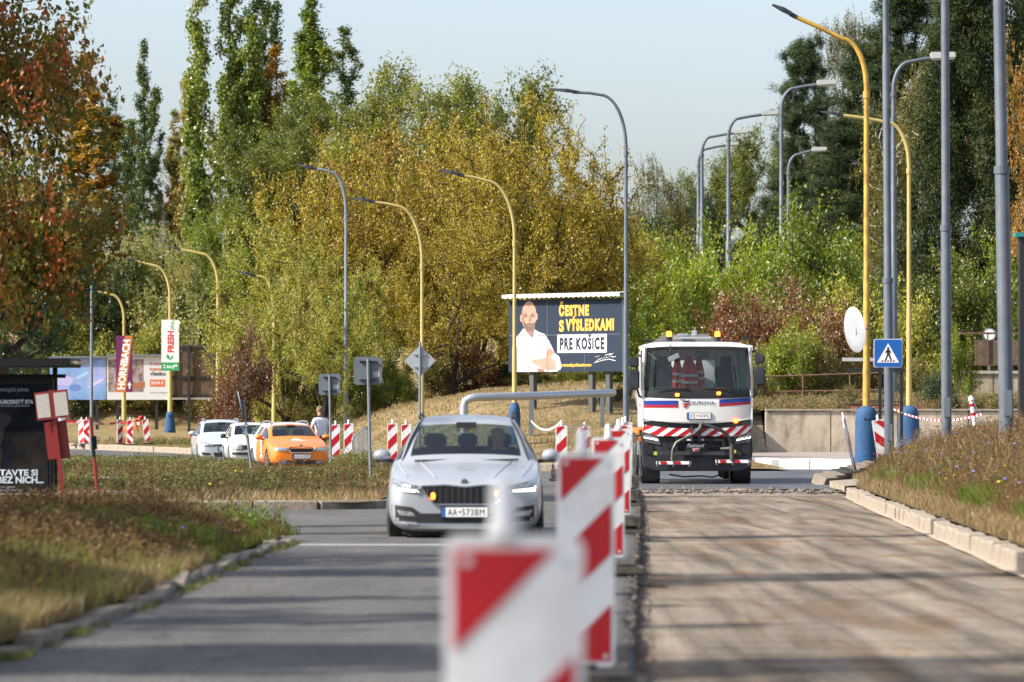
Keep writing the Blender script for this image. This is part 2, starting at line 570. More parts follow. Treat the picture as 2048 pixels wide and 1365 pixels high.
def soil_mat(name, stops, scale=0.8, fine=14):
    m, N, L, out = new_mat(name)
    p = N.new('ShaderNodeBsdfPrincipled'); p.inputs['Roughness'].default_value = 0.95
    p.inputs['Specular IOR Level'].default_value = 0.1
    tc = N.new('ShaderNodeTexCoord')
    a = N.new('ShaderNodeTexNoise'); a.inputs['Scale'].default_value = scale; a.inputs['Detail'].default_value = 8; a.inputs['Roughness'].default_value = 0.7
    b = N.new('ShaderNodeTexNoise'); b.inputs['Scale'].default_value = fine; b.inputs['Detail'].default_value = 6; b.inputs['Roughness'].default_value = 0.8
    L.new(tc.outputs['Object'], a.inputs[0]); L.new(tc.outputs['Object'], b.inputs[0])
    r = ramp(N, stops); L.new(a.outputs[0], r.inputs[0])
    rb = ramp(N, [(0.3, (0.55,)*3), (0.7, (1.35,)*3)]); L.new(b.outputs[0], rb.inputs[0])
    mx = N.new('ShaderNodeMixRGB'); mx.blend_type = 'MULTIPLY'; mx.inputs[0].default_value = 1
    L.new(r.outputs[0], mx.inputs[1]); L.new(rb.outputs[0], mx.inputs[2])
    L.new(mx.outputs[0], p.inputs['Base Color'])
    bp = N.new('ShaderNodeBump'); bp.inputs['Strength'].default_value = 0.9; bp.inputs['Distance'].default_value = 0.06
    L.new(b.outputs[0], bp.inputs['Height']); L.new(bp.outputs[0], p.inputs['Normal'])
    L.new(p.outputs[0], out.inputs[0])
    return m

M_asph = asphalt_mat('old asphalt', (0.092, 0.090, 0.088))
M_fresh = asphalt_mat('new asphalt', (0.085, 0.088, 0.095), fresh=True)
M_mill = milled_mat()
M_dry = soil_mat('dry grass ground', [(0.3, (0.12, 0.12, 0.045)), (0.44, (0.22, 0.17, 0.08)), (0.6, (0.30, 0.22, 0.125)), (0.8, (0.24, 0.155, 0.095))])
M_soil = soil_mat('verge soil', [(0.3, (0.07, 0.06, 0.03)), (0.5, (0.14, 0.10, 0.05)), (0.7, (0.22, 0.16, 0.085))])
M_base = soil_mat('base ground', [(0.3, (0.10, 0.10, 0.045)), (0.6, (0.22, 0.17, 0.09))])
M_conc = mat('pale concrete', (0.31, 0.262, 0.205), 0.9, var=0.15, scale=9, bump=0.5, bscale=30, dirt=(0.20, 0.16, 0.12), dscale=5, damt=0.9)
M_kerbdark = mat('grimy kerb concrete', (0.25, 0.215, 0.17), 0.95, var=0.25, scale=7, bump=0.6, bscale=25, dirt=(0.10, 0.08, 0.05), dscale=3, damt=0.8)

# deep base sheet to the horizon
me = np_mesh('ground', [(-2500, -200, -1.6), (2500, -200, -1.6), (2500, 2900, -1.6), (-2500, 2900, -1.6)], [0, 1, 2, 3], [4], [M_base])
tag(link('ground', me), kind='structure')

# old asphalt: left lane, bus bay and the far road; its right edge is broken off 6 cm above the milled lane
ys = np.concatenate([np.arange(-6, 12, 0.25), np.arange(12, 60, 0.045), np.arange(60, 78, 0.12)])
def cols_asph(Y):
    j = 0.045*vnoise(Y*0, Y, 0.35, 11)+0.05*vnoise(Y*0, Y, 0.09, 12)+0.06*vnoise(Y*0, Y, 1.6, 13)
    base = np.array([-90, -45, -24, -14, -9, -6, -4, -3, -2, -1, 0.0])
    base = np.minimum(base[None, :], (medge(Y)-0.35)[:, None])
    return np.concatenate([base, (medge(Y)-0.10)[:, None], (medge(Y)+j)[:, None]], 1)
strip('road', ys, cols_asph, lambda X, Y: rz_np(Y), M_asph, skirt=0.13)
ys = np.arange(78, 250, 1.0)
strip('far_road', ys, lambda Y: np.stack([np.full_like(Y, x) for x in np.linspace(-130, 60, 50)], 1), lambda X, Y: rz_np(Y)-0.012, M_asph)
# milled lane
ys = np.concatenate([np.arange(-6, 80, 0.4)])
def cols_mill(Y):
    t = np.linspace(0, 1, 24)
    a = medge(Y)-0.5; b = redge(Y)+0.3
    return a[:, None]+(b-a)[:, None]*t[None, :]
strip('milled_road', ys, cols_mill, lambda X, Y: rz_np(Y)-0.095+0.012*vnoise(X, Y, 0.8, 21), M_mill)
# darker newer asphalt of the junction
ys = np.arange(78.6, 116, 0.8)
def cols_j(Y):
    a = 1.9+0.25*vnoise(Y*0, Y, 1.5, 22)
    return a[:, None]+(45-a)[:, None]*np.linspace(0, 1, 30)[None, :]
strip('junction_road', ys, cols_j, lambda X, Y: rz_np(Y)+0.004, M_fresh)

# ragged dirt ridge where the milling stops
def rubble(name, n, xr, yr, smin, smax, material, zf, seed):
    r = np.random.default_rng(seed)
    X = r.uniform(*xr, n); Y = r.uniform(*yr, n)
    S = smin+(smax-smin)*r.random(n)**3
    Z = zf(X, Y)+S*0.2
    octv = np.array([(1,0,0),(-1,0,0),(0,1,0),(0,-1,0),(0,0,1),(0,0,-1)], float)
    octf = np.array([(0,2,4),(2,1,4),(1,3,4),(3,0,4),(2,0,5),(1,2,5),(3,1,5),(0,3,5)])
    V = octv[None]*(S[:, None, None]*r.uniform(0.5, 1.2, (n, 6, 1)))
    V[..., 2] *= 0.6
    V += np.stack([X, Y, Z], -1)[:, None, :]
    Fc = octf[None]+(np.arange(n)*6)[:, None, None]
    me = np_mesh(name, V.reshape(-1, 3), Fc.ravel(), np.full(n*8, 3), [material])
    return link(name, me)
M_rub = mat('crushed asphalt', (0.14, 0.115, 0.095), 0.95, var=0.4, scale=12)
ys_r = np.arange(76.0, 80.5, 0.12)
def zridge(X, Y):
    c = 78.2+0.5*vnoise(X, Y*0, 1.2, 31)
    d = np.abs(Y-c)
    return rz_np(Y)-0.09+0.10*np.clip(1-d/0.9, 0, 1)*(0.7+0.9*vnoise(X, Y, 0.5, 32))+0.05*vnoise(X, Y, 0.25, 33)*np.clip(1-d/1.4, 0, 1)
strip('dirt_ridge', ys_r, lambda Y: np.repeat(np.linspace(2.45, 6.9, 60)[None, :], len(Y), 0), zridge, mat('ridge dirt', (0.20, 0.165, 0.13), 0.95, var=0.5, scale=3, bump=0.8, bscale=20))
tag(rubble('loose_gravel', 900, (2.5, 7.0), (76.2, 80.3), 0.015, 0.09, M_rub, lambda X, Y: rz_np(Y)-0.03, 3), 'loose crushed asphalt rubble lying where the milled lane ends', 'gravel', kind='stuff')
tag(rubble('edge_gravel', 3000, (-0.08, 0.12), (0, 1), 0.006, 0.022, M_rub, lambda X, Y: 0*X, 4), 'crumbled asphalt grit along the broken edge of the milled lane', 'gravel', kind='stuff')
eg = bpy.data.objects['edge_gravel'].data
co = np.empty(len(eg.vertices)*3, np.float32); eg.vertices.foreach_get('co', co); co = co.reshape(-1, 3)
cen = co.reshape(-1, 6, 3).mean(1)
ny = 14+np.clip(cen[:, 1], 0, 1)*48
dx = np.repeat(medge(ny)+cen[:, 0]-cen[:, 0]*0, 6); dy = np.repeat(ny, 6)
co[:, 0] = co[:, 0]-np.repeat(cen[:, 0], 6)+dx+0.03
co[:, 1] = co[:, 1]-np.repeat(cen[:, 1], 6)+dy
co[:, 2] += np.repeat(rz_np(ny)-np.where(cen[:, 0] > 0, 0.09, -0.002), 6)
eg.vertices.foreach_set('co', co.ravel()); eg.update()
tag(rubble('road_grit', 1500, (-2.75, -1.6), (19, 42), 0.003, 0.014, M_rub, lambda X, Y: rz_np(Y), 5), 'dark grit scattered along the left gutter of the open lane', 'gravel', kind='stuff')

# verges
def dense(a, b, s):
    return np.arange(a, b+1e-6, s)
def cols_from(edge, other, n, p=1.6, sign=1):
    t = np.linspace(0, 1, n)**p
    def f(Y):
        e = edge(Y)
        return e[:, None]+(other-e)[:, None]*t[None, :]
    return f
left_edge_in = lambda Y: ledge(Y)-0.13
def cols_left(Y):
    c = cols_from(left_edge_in, -60, 26, 2.2)(Y)
    return c[:, ::-1]
strip('left_verge', np.concatenate([dense(-6, 42.5, 0.7), [42.9]]), cols_left, zleft, M_soil)
right_in = lambda Y: redge(Y)+0.16
strip('right_verge', dense(-6, 100.8, 0.7), cols_from(right_in, 45, 26, 2.2), zright, M_soil)
# island between the bus bay and the far road
def mid_right(Y):
    return np.interp(Y, [59, 60, 66, 97, 100, 102, 103], [-2.6, -2.0, -1.9, -1.9, -2.2, -3.0, -5.0])
strip('island_verge', np.concatenate([[59.55], dense(60, 102.9, 0.8)]), lambda Y: cols_from(lambda y: mid_right(y)-0.13, -34, 26, 1.2)(Y)[:, ::-1], zmid, M_dry)
# far verge and hillside (rows run from its kerb to the horizon)
xs = np.concatenate([np.linspace(-170, -40, 14), np.arange(-38, 8.05, 1.0)])
ts = np.concatenate([np.arange(0, 60, 1.0), np.geomspace(62, 540, 34)])
V = []
for x in xs:
    yk = float(ykerb(x))+0.15
    for t in ts:
        y = yk+t
        V.append((x, y, 0))
V = np.array(V); V[:, 2] = zfar(V[:, 0], V[:, 1])
nx, nt_ = len(xs), len(ts)
idx = np.arange(nx*nt_).reshape(nx, nt_)
q = np.stack([idx[:-1, :-1], idx[1:, :-1], idx[1:, 1:], idx[:-1, 1:]], -1).reshape(-1, 4)
tag(link('hillside', np_mesh('hillside', V, q.ravel(), np.full(len(q), 4), [M_dry], smooth=True)), kind='structure')
ys = np.concatenate([dense(140.35, 175, 1.2), np.geomspace(177, 650, 40)])
strip('upper_terrace', ys, lambda Y: np.repeat(np.concatenate([np.arange(7.9, 30, 1.0), np.geomspace(31, 260, 16)])[None, :], len(Y), 0), zfar, M_dry)

# paved footway of the junction
M_pave = mat('worn paving', (0.26, 0.235, 0.21), 0.9, var=0.2, scale=5, bump=0.4, dirt=(0.35, 0.2, 0.16), dscale=0.7, damt=0.4)
strip('pavement', dense(121, 140.6, 1.0), lambda Y: np.repeat(np.linspace(7.2, 45, 30)[None, :], len(Y), 0), lambda X, Y: np.interp(Y, [118, 124, 140], [-0.62, -0.52, -0.50]), M_pave)
strip('footpath', dense(76.6, 80.2, 0.9), lambda Y: np.repeat(np.linspace(-14.5, -5.6, 10)[None, :]+0, len(Y), 0), lambda X, Y: zmid(X, Y)*0+rz_np(Y)+0.26, M_conc)
strip('shelter_platform', dense(60.0, 63.6, 0.6), lambda Y: np.repeat(np.linspace(-16, -6.2, 10)[None, :], len(Y), 0), lambda X, Y: rz_np(Y)+0.22, M_conc)

# ------------------------------------------------------------------ kerbs of single stones
def kerb_line(name, pts, stone=1.0, w=0.15, top=0.12, deep=0.25, material=None, gap=0.012, zf=None, jit=0.01, seed=0, tilt=0.02, bev=0.015):
    root = empty(name, (0, 0, 0), kind='structure')
    r = random.Random(seed)
    me = MB().box(-0.5, 0.5, -0.5, 0.5, -0.5, 0.5).mesh('kerb_stone', material)
    bm = bmesh.new(); bm.from_mesh(me)
    bmesh.ops.scale(bm, vec=(stone-gap, w, deep), verts=bm.verts)
    bmesh.ops.bevel(bm, geom=list(bm.edges), offset=bev, segments=1, affect='EDGES')
    bm.to_mesh(me); bm.free()
    # walk
    seg = []
    for a, b in zip(pts[:-1], pts[1:]):
        seg.append((Vector(a), Vector(b)))
    carry = 0.0
    pos = []
    for a, b in seg:
        L_ = (b-a).length; d = (b-a).normalized(); t = carry
        while t+stone*0.5 <= L_:
            c = a+d*(t+stone*0.5)
            pos.append((c, math.atan2(d.y, d.x)))
            t += stone
        carry = max(0, t-L_) if t < L_+stone else 0
    for c, a in pos:
        o = link('kerb_stone', me, root)
        z = zf(c.x, c.y)+top-deep/2+r.uniform(-jit, jit)
        o.location = (c.x+r.uniform(-jit, jit), c.y+r.uniform(-jit, jit), z)
        o.rotation_euler = (r.uniform(-tilt, tilt), r.uniform(-tilt, tilt), a+r.uniform(-tilt, tilt))
    return root
rz1 = lambda x, y: road_z(y)
kerb_line('left_kerb', [(float(ledge(y))-0.06, y) for y in [14, 20, 28, 38, 42.4]]+[(-2.6, 43.2), (-8, 43.4), (-14, 43.5)], 1.0, 0.15, 0.065, 0.26, M_kerbdark, zf=rz1, jit=0.03, tilt=0.06, seed=1)
kerb_line('right_kerb', [(float(redge(y))+0.08, y) for y in [28, 35, 45, 56, 65, 75.0]], 1.0, 0.20, 0.12, 0.36, M_conc, zf=lambda x, y: road_z(y)-0.03, jit=0.015, tilt=0.035, seed=2)
kerb_line('island_kerb', [(-20, 59.6), (-3.0, 59.5), (-2.2, 60.0), (-1.95, 61), (-1.9, 66), (-1.88, 97)], 1.0, 0.15, 0.13, 0.28, M_kerbdark, zf=rz1, jit=0.008, seed=3)
kerb_line('far_kerb', [(x, float(ykerb(x))) for x in [-30, -21, -14, -9, -6, -3, -1, 5.6]], 2.0, 0.35, 0.22, 0.4, M_conc, zf=rz1, jit=0.01, seed=4)
M_wpaint = mat('white painted kerb', (0.80, 0.78, 0.74), 0.8, var=0.06, scale=5, dirt=(0.4, 0.35, 0.3), dscale=4, damt=0.25)
kerb_line('white_kerb', [(7.85, 120.9), (8.3, 118.5), (14.5, 116.0)], 1.0, 0.40, 0.30, 0.5, M_wpaint, zf=rz1, jit=0.004, seed=5, gap=0.02)
# loose, tilted corner kerb stones by the tilted beacon
ck = empty('corner_kerb', (0, 0, 0), kind='structure')
cm = MB().box(-0.36, 0.36, -0.16, 0.16, -0.12, 0.12).mesh('kerb_stone', M_conc, bevel=0.015)
for i in range(7):
    t = i/6
    o = link('kerb_stone', cm, ck)
    o.location = (6.95+1.75*t, 85.2+8.0*t, road_z(86)+0.10+0.16*t)
    o.rotation_euler = (math.radians(22-9*t), 0, math.radians(62+12*t))
sl = MB()
sl.add([(6.6,79,0),(7.3,80.2,0.02),(7.0,81,0.1),(6.4,80.2,0.08),(6.6,79,-0.1),(7.3,80.2,-0.1),(7.0,81,-0.05),(6.4,80.2,-0.05)], [(0,1,2,3),(7,6,5,4),(0,4,5,1),(1,5,6,2),(2,6,7,3),(3,7,4,0)])
o = sl.build('kerb_stone', M_conc, ck); o.location = (0.05, -2.2, road_z(80)+0.12)
# gutter dust line along the right kerb
strip('gutter_dust', dense(30, 75, 0.25), lambda Y: np.stack([redge(Y)-0.12+0.06*vnoise(Y*0, Y, 1.7, 41), redge(Y)+0.0], 1), lambda X, Y: rz_np(Y)-0.078, mat('pale dust', (0.38, 0.31, 0.24), 0.95, var=0.2, scale=6))
# stop line across the open lane behind the car
strip('stop_line', dense(41.15, 41.75, 0.6), lambda Y: np.repeat(np.linspace(-2.3, 1.0, 3)[None, :], len(Y), 0)+0.0, lambda X, Y: rz_np(Y)+0.004, mat('worn road paint', (0.27, 0.27, 0.26), 0.8, var=0.3, scale=15))
# ------------------------------------------------------------------ shared object materials
M_black = mat('black plastic', (0.018, 0.018, 0.02), 0.55, var=0.2, scale=20)
M_rubber = mat('tyre rubber', (0.022, 0.021, 0.02), 0.9, var=0.3, scale=12, dirt=(0.10, 0.085, 0.07), dscale=5, damt=0.5)
M_dark = mat('dark interior', (0.045, 0.047, 0.052), 0.9, var=0.2)
M_chrome = mat('chrome', (0.72, 0.73, 0.75), 0.15, metal=1.0, var=0.03)
M_alu = mat('cast alloy', (0.42, 0.43, 0.45), 0.35, metal=0.8, var=0.05)
M_white = mat('white paint', (0.78, 0.78, 0.76), 0.45, var=0.04, scale=3, dirt=(0.5, 0.47, 0.42), dscale=2.5, damt=0.25)
M_whitesm = mat('white print', (0.80, 0.80, 0.80), 0.5, var=0.02)
M_red = mat('retroreflective red', (0.43, 0.006, 0.012), 0.4, var=0.08, scale=4)
M_blackp = mat('black print', (0.012, 0.012, 0.014), 0.6, var=0.05)
M_steel = mat('galvanised steel', (0.33, 0.36, 0.39), 0.5, metal=0.35, var=0.12, scale=7)
M_steeld = mat('grey painted sign back', (0.12, 0.145, 0.17), 0.6, var=0.1, scale=5, dirt=(0.2, 0.2, 0.2), dscale=6, damt=0.3)
M_lampglass = mat('headlamp glass', (0.10, 0.11, 0.12), 0.08, var=0.3, scale=14, coat=1.0)
M_lampin = mat('lamp reflector', (0.45, 0.47, 0.5), 0.25, metal=0.7, var=0.3, scale=25)
M_blueband = mat('plate blue', (0.03, 0.12, 0.42), 0.5, var=0.03)
M_redprint = mat('red print', (0.55, 0.03, 0.04), 0.5, var=0.03)
G_wind = glass_mat('windscreen glass', (0.52, 0.62, 0.62), 1.0)
G_side = glass_mat('side glass', (0.35, 0.40, 0.40), 0.9)

def emis_mat(name, color, strength):
    m, N, L, out = new_mat(name)
    e = N.new('ShaderNodeEmission'); e.inputs[0].default_value = (*color, 1); e.inputs[1].default_value = strength
    L.new(e.outputs[0], out.inputs[0])
    return m
E_drl = emis_mat('daytime running light', (1.0, 0.86, 0.70), 3.2)
E_orange = emis_mat('amber light', (1.0, 0.20, 0.02), 6.0)
E_beacon = emis_mat('amber beacon light', (1.0, 0.30, 0.04), 3.0)

def eval_mesh(ob):
    dg = bpy.context.evaluated_depsgraph_get()
    me = bpy.data.meshes.new_from_object(ob.evaluated_get(dg), preserve_all_data_layers=True, depsgraph=dg)
    return me

def sub_mesh(me, name, keep, mats):
    """new mesh of the polygons whose material index is in keep (dict old->new)"""
    V = np.empty(len(me.vertices)*3, np.float32); me.vertices.foreach_get('co', V); V = V.reshape(-1, 3)
    mi = np.empty(len(me.polygons), np.int32); me.polygons.foreach_get('material_index', mi)
    lt = np.empty(len(me.polygons), np.int32); me.polygons.foreach_get('loop_total', lt)
    ls = np.empty(len(me.polygons), np.int32); me.polygons.foreach_get('loop_start', ls)
    lv = np.empty(len(me.loops), np.int32); me.loops.foreach_get('vertex_index', lv)
    sel = np.isin(mi, list(keep))
    if not sel.any(): return None
    sizes = lt[sel]
    flat = np.concatenate([lv[s:s+n] for s, n in zip(ls[sel], sizes)])
    u, inv = np.unique(flat, return_inverse=True)
    return np_mesh(name, V[u], inv, sizes, mats, smooth=True)

from mathutils.bvhtree import BVHTree
class Skin:
    """projects flat outlines onto the front (−Y side) of a body"""
    def __init__(s, me):
        vs = [v.co.copy() for v in me.vertices]
        fs = [tuple(p.vertices) for p in me.polygons]
        s.t = BVHTree.FromPolygons(vs, fs)
    def y(s, x, z, default=0.3):
        h = s.t.ray_cast(Vector((x, -3, z)), Vector((0, 1, 0)))
        return h[0].y if h[0] is not None else default
    def patch(s, name, poly, mat_, parent, off=0.008, thick=0.02, step=0.05, flat=False):
        """thin conforming plate over the outline poly [(x,z)]"""
        xs = [p[0] for p in poly]; 
        # cut the outline into vertical slices
        x0, x1 = min(xs), max(xs)
        n = max(1, int(math.ceil((x1-x0)/step)))
        cuts = [x0+(x1-x0)*i/n for i in range(n+1)]
        vs = []; fs = []
        for i in range(n):
            pc = clip_poly(clip_poly(poly, 1, 0, cuts[i+1]), -1, 0, -cuts[i])
            if len(pc) < 3: continue
            # split into z bands as well
            zs = [p[1] for p in pc]; z0, z1 = min(zs), max(zs)
            m = max(1, int(math.ceil((z1-z0)/(step*1.2))))
            for k in range(m):
                a = z0+(z1-z0)*k/m; b = z0+(z1-z0)*(k+1)/m
                qc = clip_poly(clip_poly(pc, 0, 1, b), 0, -1, -a)
                if len(qc) < 3: continue
                base = len(vs)
                for x, z in qc: vs.append((x, s.y(x, z)-off, z))
                fs.append(tuple(range(base, base+len(qc))))
        me = bpy.data.meshes.new(name); me.from_pydata(vs, [], fs)
        bm = bmesh.new(); bm.from_mesh(me)
        bmesh.ops.remove_doubles(bm, verts=bm.verts, dist=0.0008)
        bmesh.ops.recalc_face_normals(bm, faces=bm.faces)
        # make sure it faces −Y
        if sum(f.normal.y for f in bm.faces) > 0:
            bmesh.ops.reverse_faces(bm, faces=bm.faces)
        r = bmesh.ops.extrude_face_region(bm, geom=list(bm.faces))
        vv = [g for g in r['geom'] if isinstance(g, bmesh.types.BMVert)]
        bmesh.ops.translate(bm, verts=vv, vec=(0, thick, 0))
        bmesh.ops.recalc_face_normals(bm, faces=bm.faces)
        bm.to_mesh(me); bm.free()
        me.materials.append(mat_)
        return link(name, me, parent)
    def rod(s, name, pts, r, mat_, parent, off=0.01, sub=6):
        P = []
        for (a, b) in zip(pts[:-1], pts[1:]):
            for i in range(sub):
                t = i/sub
                x = a[0]+(b[0]-a[0])*t; z = a[1]+(b[1]-a[1])*t
                P.append((x, s.y(x, z)-off, z))
        x, z = pts[-1]; P.append((x, s.y(x, z)-off, z))
        return MB().tube(P, r, 6).build(name, mat_, parent, smooth=True)

def wheel(parent, x, y, r=0.33, w=0.21, side=1, rim=None, name='wheel', spokes=10):
    t = MB().lathe([(r*0.62, -w/2), (r*0.9, -w/2), (r*0.985, -w*0.4), (r, -w*0.25), (r, w*0.25), (r*0.985, w*0.4), (r*0.9, w/2), (r*0.62, w/2)], 28, (x, y, r), 'X')
    wo_ = t.build(name, M_rubber, parent, smooth=True)
    xo = x+side*w*0.46
    rm = MB()
    rm.lathe([(r*0.66, -0.02), (r*0.66, 0.02), (r*0.60, 0.02), (r*0.60, -0.02)], 24, (xo, y, r), 'X')
    for k in range(spokes):
        a = 2*math.pi*k/spokes
        c = (xo, y+math.cos(a)*r*0.33, r+math.sin(a)*r*0.33)
        rm.obox(c, (0.02, r*0.62, 0.035), Matrix.Rotation(a, 3, 'X'))
    rm.lathe([(r*0.12, -0.02), (r*0.12, 0.025)], 10, (xo, y, r), 'X')
    rm.build('rim', rim or M_alu, wo_)
    MB().lathe([(r*0.6, -0.01), (r*0.6, 0.01)], 20, (x+side*w*0.28, y, r), 'X').build('brake_disc', M_dark, wo_)
    return wo_

def car_body(root, S, paint, L=4.69, hw=0.915, arch=(0.9, 3.58), r_arch=0.36, glass=(G_wind, G_side), roofmat=None, winfrom=None):
    """S: list of stations (y, kind, dict); 10 points per half section"""
    rows = []
    for st in S: rows.append(st[1])
    n = 10
    verts = []; faces = []; mi = []
    def vid(i, j, side):
        return i*(2*n-2)+(j if side > 0 else (0 if j == 0 else (n-1 if j == n-1 else n-1+j)))
    for (y, pts, gl) in S:
        for j in range(n): verts.append((pts[j][0], y+(pts[j][2] if len(pts[j]) > 2 else 0), pts[j][1]))
        for j in range(1, n-1): verts.append((-pts[j][0], y+(pts[j][2] if len(pts[j]) > 2 else 0), pts[j][1]))
    for i in range(len(S)-1):
        gl = S[i][2]
        for side in (1, -1):
            for j in range(n-1):
                a, b, c, d = vid(i, j, side), vid(i, j+1, side), vid(i+1, j+1, side), vid(i+1, j, side)
                f = (a, b, c, d) if side > 0 else (d, c, b, a)
                faces.append(f)
                m = 0
                if 'W' in gl and j in (7, 8): m = 1
                if 'S' in gl and j == 5: m = 2
                if 'R' in gl and j in (6, 7, 8): m = 3
                mi.append(m)
    for i, fl in ((0, False), (len(S)-1, True)):
        for j in range(n-1):
            a, b, c, d = vid(i, j, 1), vid(i, j+1, 1), vid(i, j+1, -1), vid(i, j, -1)
            f = [a, b, c, d] if fl else [d, c, b, a]
            g = []
            for q in f:
                if q not in g: g.append(q)
            faces.append(tuple(g)); mi.append(0)
    me = bpy.data.meshes.new('cage'); me.from_pydata(verts, [], faces)
    me.polygons.foreach_set('material_index', mi)
    bm = bmesh.new(); bm.from_mesh(me)
    bmesh.ops.recalc_face_normals(bm, faces=bm.faces)
    bm.to_mesh(me); bm.free()
    for k in range(4): me.materials.append(paint)
    ob = bpy.data.objects.new('cage', me); COL.objects.link(ob)
    md = ob.modifiers.new('s', 'SUBSURF'); md.levels = 3; md.render_levels = 3
    solid = eval_mesh(ob)
    skin = Skin(solid)
    cut = MB()
    for ya in arch:
        for sx in (1, -1):
            cut.lathe([(r_arch, -0.16), (r_arch, 0.30)] if sx > 0 else [(r_arch, -0.30), (r_arch, 0.16)], 28, (sx*(hw-0.1), ya, r_arch*0.92), 'X')
    cm_ = cut.mesh('cut', None); co_ = bpy.data.objects.new('cut', cm_); COL.objects.link(co_)
    bo = ob.modifiers.new('b', 'BOOLEAN'); bo.operation = 'DIFFERENCE'; bo.object = co_; bo.solver = 'EXACT'
    try:
        full = eval_mesh(ob)
        if len(full.polygons) < 500: full = solid
    except Exception:
        full = solid
    bpy.data.objects.remove(ob); bpy.data.objects.remove(co_)
    body = link('body', sub_mesh(full, 'body', {0} if roofmat is None else {0}, [paint]), root)
    try: body.data.set_sharp_from_angle(angle=math.radians(50))
    except Exception: pass
    w = sub_mesh(full, 'windscreen', {1}, [glass[0]]); link('windscreen', w, root)
    s_ = sub_mesh(full, 'side_window', {2}, [glass[1]])
    if s_:
        bm = bmesh.new(); bm.from_mesh(s_); bmesh.ops.remove_doubles(bm, verts=bm.verts, dist=1e-4)
        left = set(bm.faces)
        while left:
            st_ = [left.pop()]; isl = list(st_)
            while st_:
                f_ = st_.pop()
                for e_ in f_.edges:
                    for g_ in e_.link_faces:
                        if g_ in left: left.discard(g_); st_.append(g_); isl.append(g_)
            vi = {}
            for f_ in isl:
                for v_ in f_.verts: vi.setdefault(v_, len(vi))
            if len(isl) < 4: continue
            m_ = bpy.data.meshes.new('side_window'); m_.from_pydata([v_.co[:] for v_ in vi], [], [[vi[v_] for v_ in f_.verts] for f_ in isl])
            m_.polygons.foreach_set('use_smooth', [True]*len(m_.polygons)); m_.materials.append(glass[1])
            link('side_window', m_, root)
        bm.free()
    r_ = sub_mesh(full, 'rear_window', {3}, [glass[0]])
    if r_: link('rear_window', r_, root)
    if roofmat is not None:
        pass
    return body, skin

def sections(P):
    """builds the ten stations of a hatchback/estate from a dict of numbers"""
    hw = P['hw']; H = P['H']; L = P['L']; cowl = P['cowl']; belt = P['belt']; hood = P['hood']
    rs = P['roof_start']; re = P['roof_end']; g = P['ground']
    fz = P['fz']      # height of the bonnet's leading edge
    rw = P['rw']      # half roof width
    def hoodsec(w, zb, zm, zs, zt, cr=0.02):
        return [(0, zb), (w*0.75, zb), (w*0.975, zb+0.09), (w, zm), (w*0.975, zs), (w*0.90, zt-0.035), (w*0.80, zt-0.008), (w*0.62, zt+cr*0.4), (w*0.32, zt+cr*0.7), (0, zt+cr)]
    def cabsec(w, zb, zm, zbelt, zr, rw_, full=True):
        return [(0, zb), (w*0.75, zb), (w*0.975, zb+0.09), (w, zm), (w*0.975, zbelt-0.05), (w*0.945, zbelt+0.02), (rw_, zr-0.085), (rw_*0.90, zr-0.035), (rw_*0.5, zr-0.005), (0, zr)]
    S = []
    S.append((0.0, hoodsec(hw*0.66, g+0.06, 0.42, fz-0.10, fz-0.04, 0.0), ''))
    S.append((0.05, hoodsec(hw*0.86, g+0.03, 0.42, fz-0.08, fz, 0.01), ''))
    S.append((0.20, hoodsec(hw*0.965, g, 0.45, fz-0.04, fz+0.05, 0.02), ''))
    S.append((0.55, hoodsec(hw*0.995, g, 0.50, fz+0.03, fz+(cowl-fz)*0.50, 0.035), ''))
    S.append((cowl and P['cy']*0.78, hoodsec(hw, g, 0.52, belt-0.06, cowl-0.04, 0.035), ''))
    cw = [(0, g), (hw*0.75, g), (hw*0.975, g+0.09), (hw, 0.52), (hw*0.975, belt-0.05), (hw*0.93, belt+0.0), (hw*0.885, cowl-0.03, 0.0), (hw*0.84, cowl-0.01, 0), (hw*0.45, cowl+0.015, -0.09), (0, cowl+0.02, -0.12)]
    S.append((P['cy'], cw, 'WS'))
    S.append((rs, [(0, g), (hw*0.75, g), (hw*0.975, g+0.09), (hw, 0.52), (hw*0.975, belt-0.05), (hw*0.94, belt+0.03), (rw*1.03, H-0.12), (rw*0.93, H-0.055), (rw*0.5, H-0.03), (0, H-0.025)], 'S'))
    S.append((rs+0.55, cabsec(hw, g, 0.52, belt, H, rw), ''))
    S.append((rs+0.65, cabsec(hw, g, 0.52, belt, H, rw), 'S'))
    S.append((rs+1.45, cabsec(hw, g, 0.52, belt+0.01, H-0.005, rw), ''))
    S.append((rs+1.55, cabsec(hw, g, 0.52, belt+0.01, H-0.01, rw), 'S'))
    S.append((re, cabsec(hw*0.99, g, 0.52, belt+0.04, H-0.05, rw*0.96), 'R'))
    S.append((L-0.22, [(0, g+0.02), (hw*0.72, g+0.02), (hw*0.94, g+0.1), (hw*0.965, 0.55), (hw*0.94, belt-0.03), (hw*0.86, belt+0.04), (hw*0.80, belt+0.06), (hw*0.74, belt+0.07), (hw*0.4, belt+0.09), (0, belt+0.10)], ''))
    S.append((L, [(0, g+0.08), (hw*0.6, g+0.08), (hw*0.82, g+0.14), (hw*0.86, 0.5), (hw*0.82, belt-0.16), (hw*0.76, belt-0.08), (hw*0.7, belt-0.05), (hw*0.6, belt-0.04), (hw*0.3, belt-0.03), (0, belt-0.03)], ''))
    return S

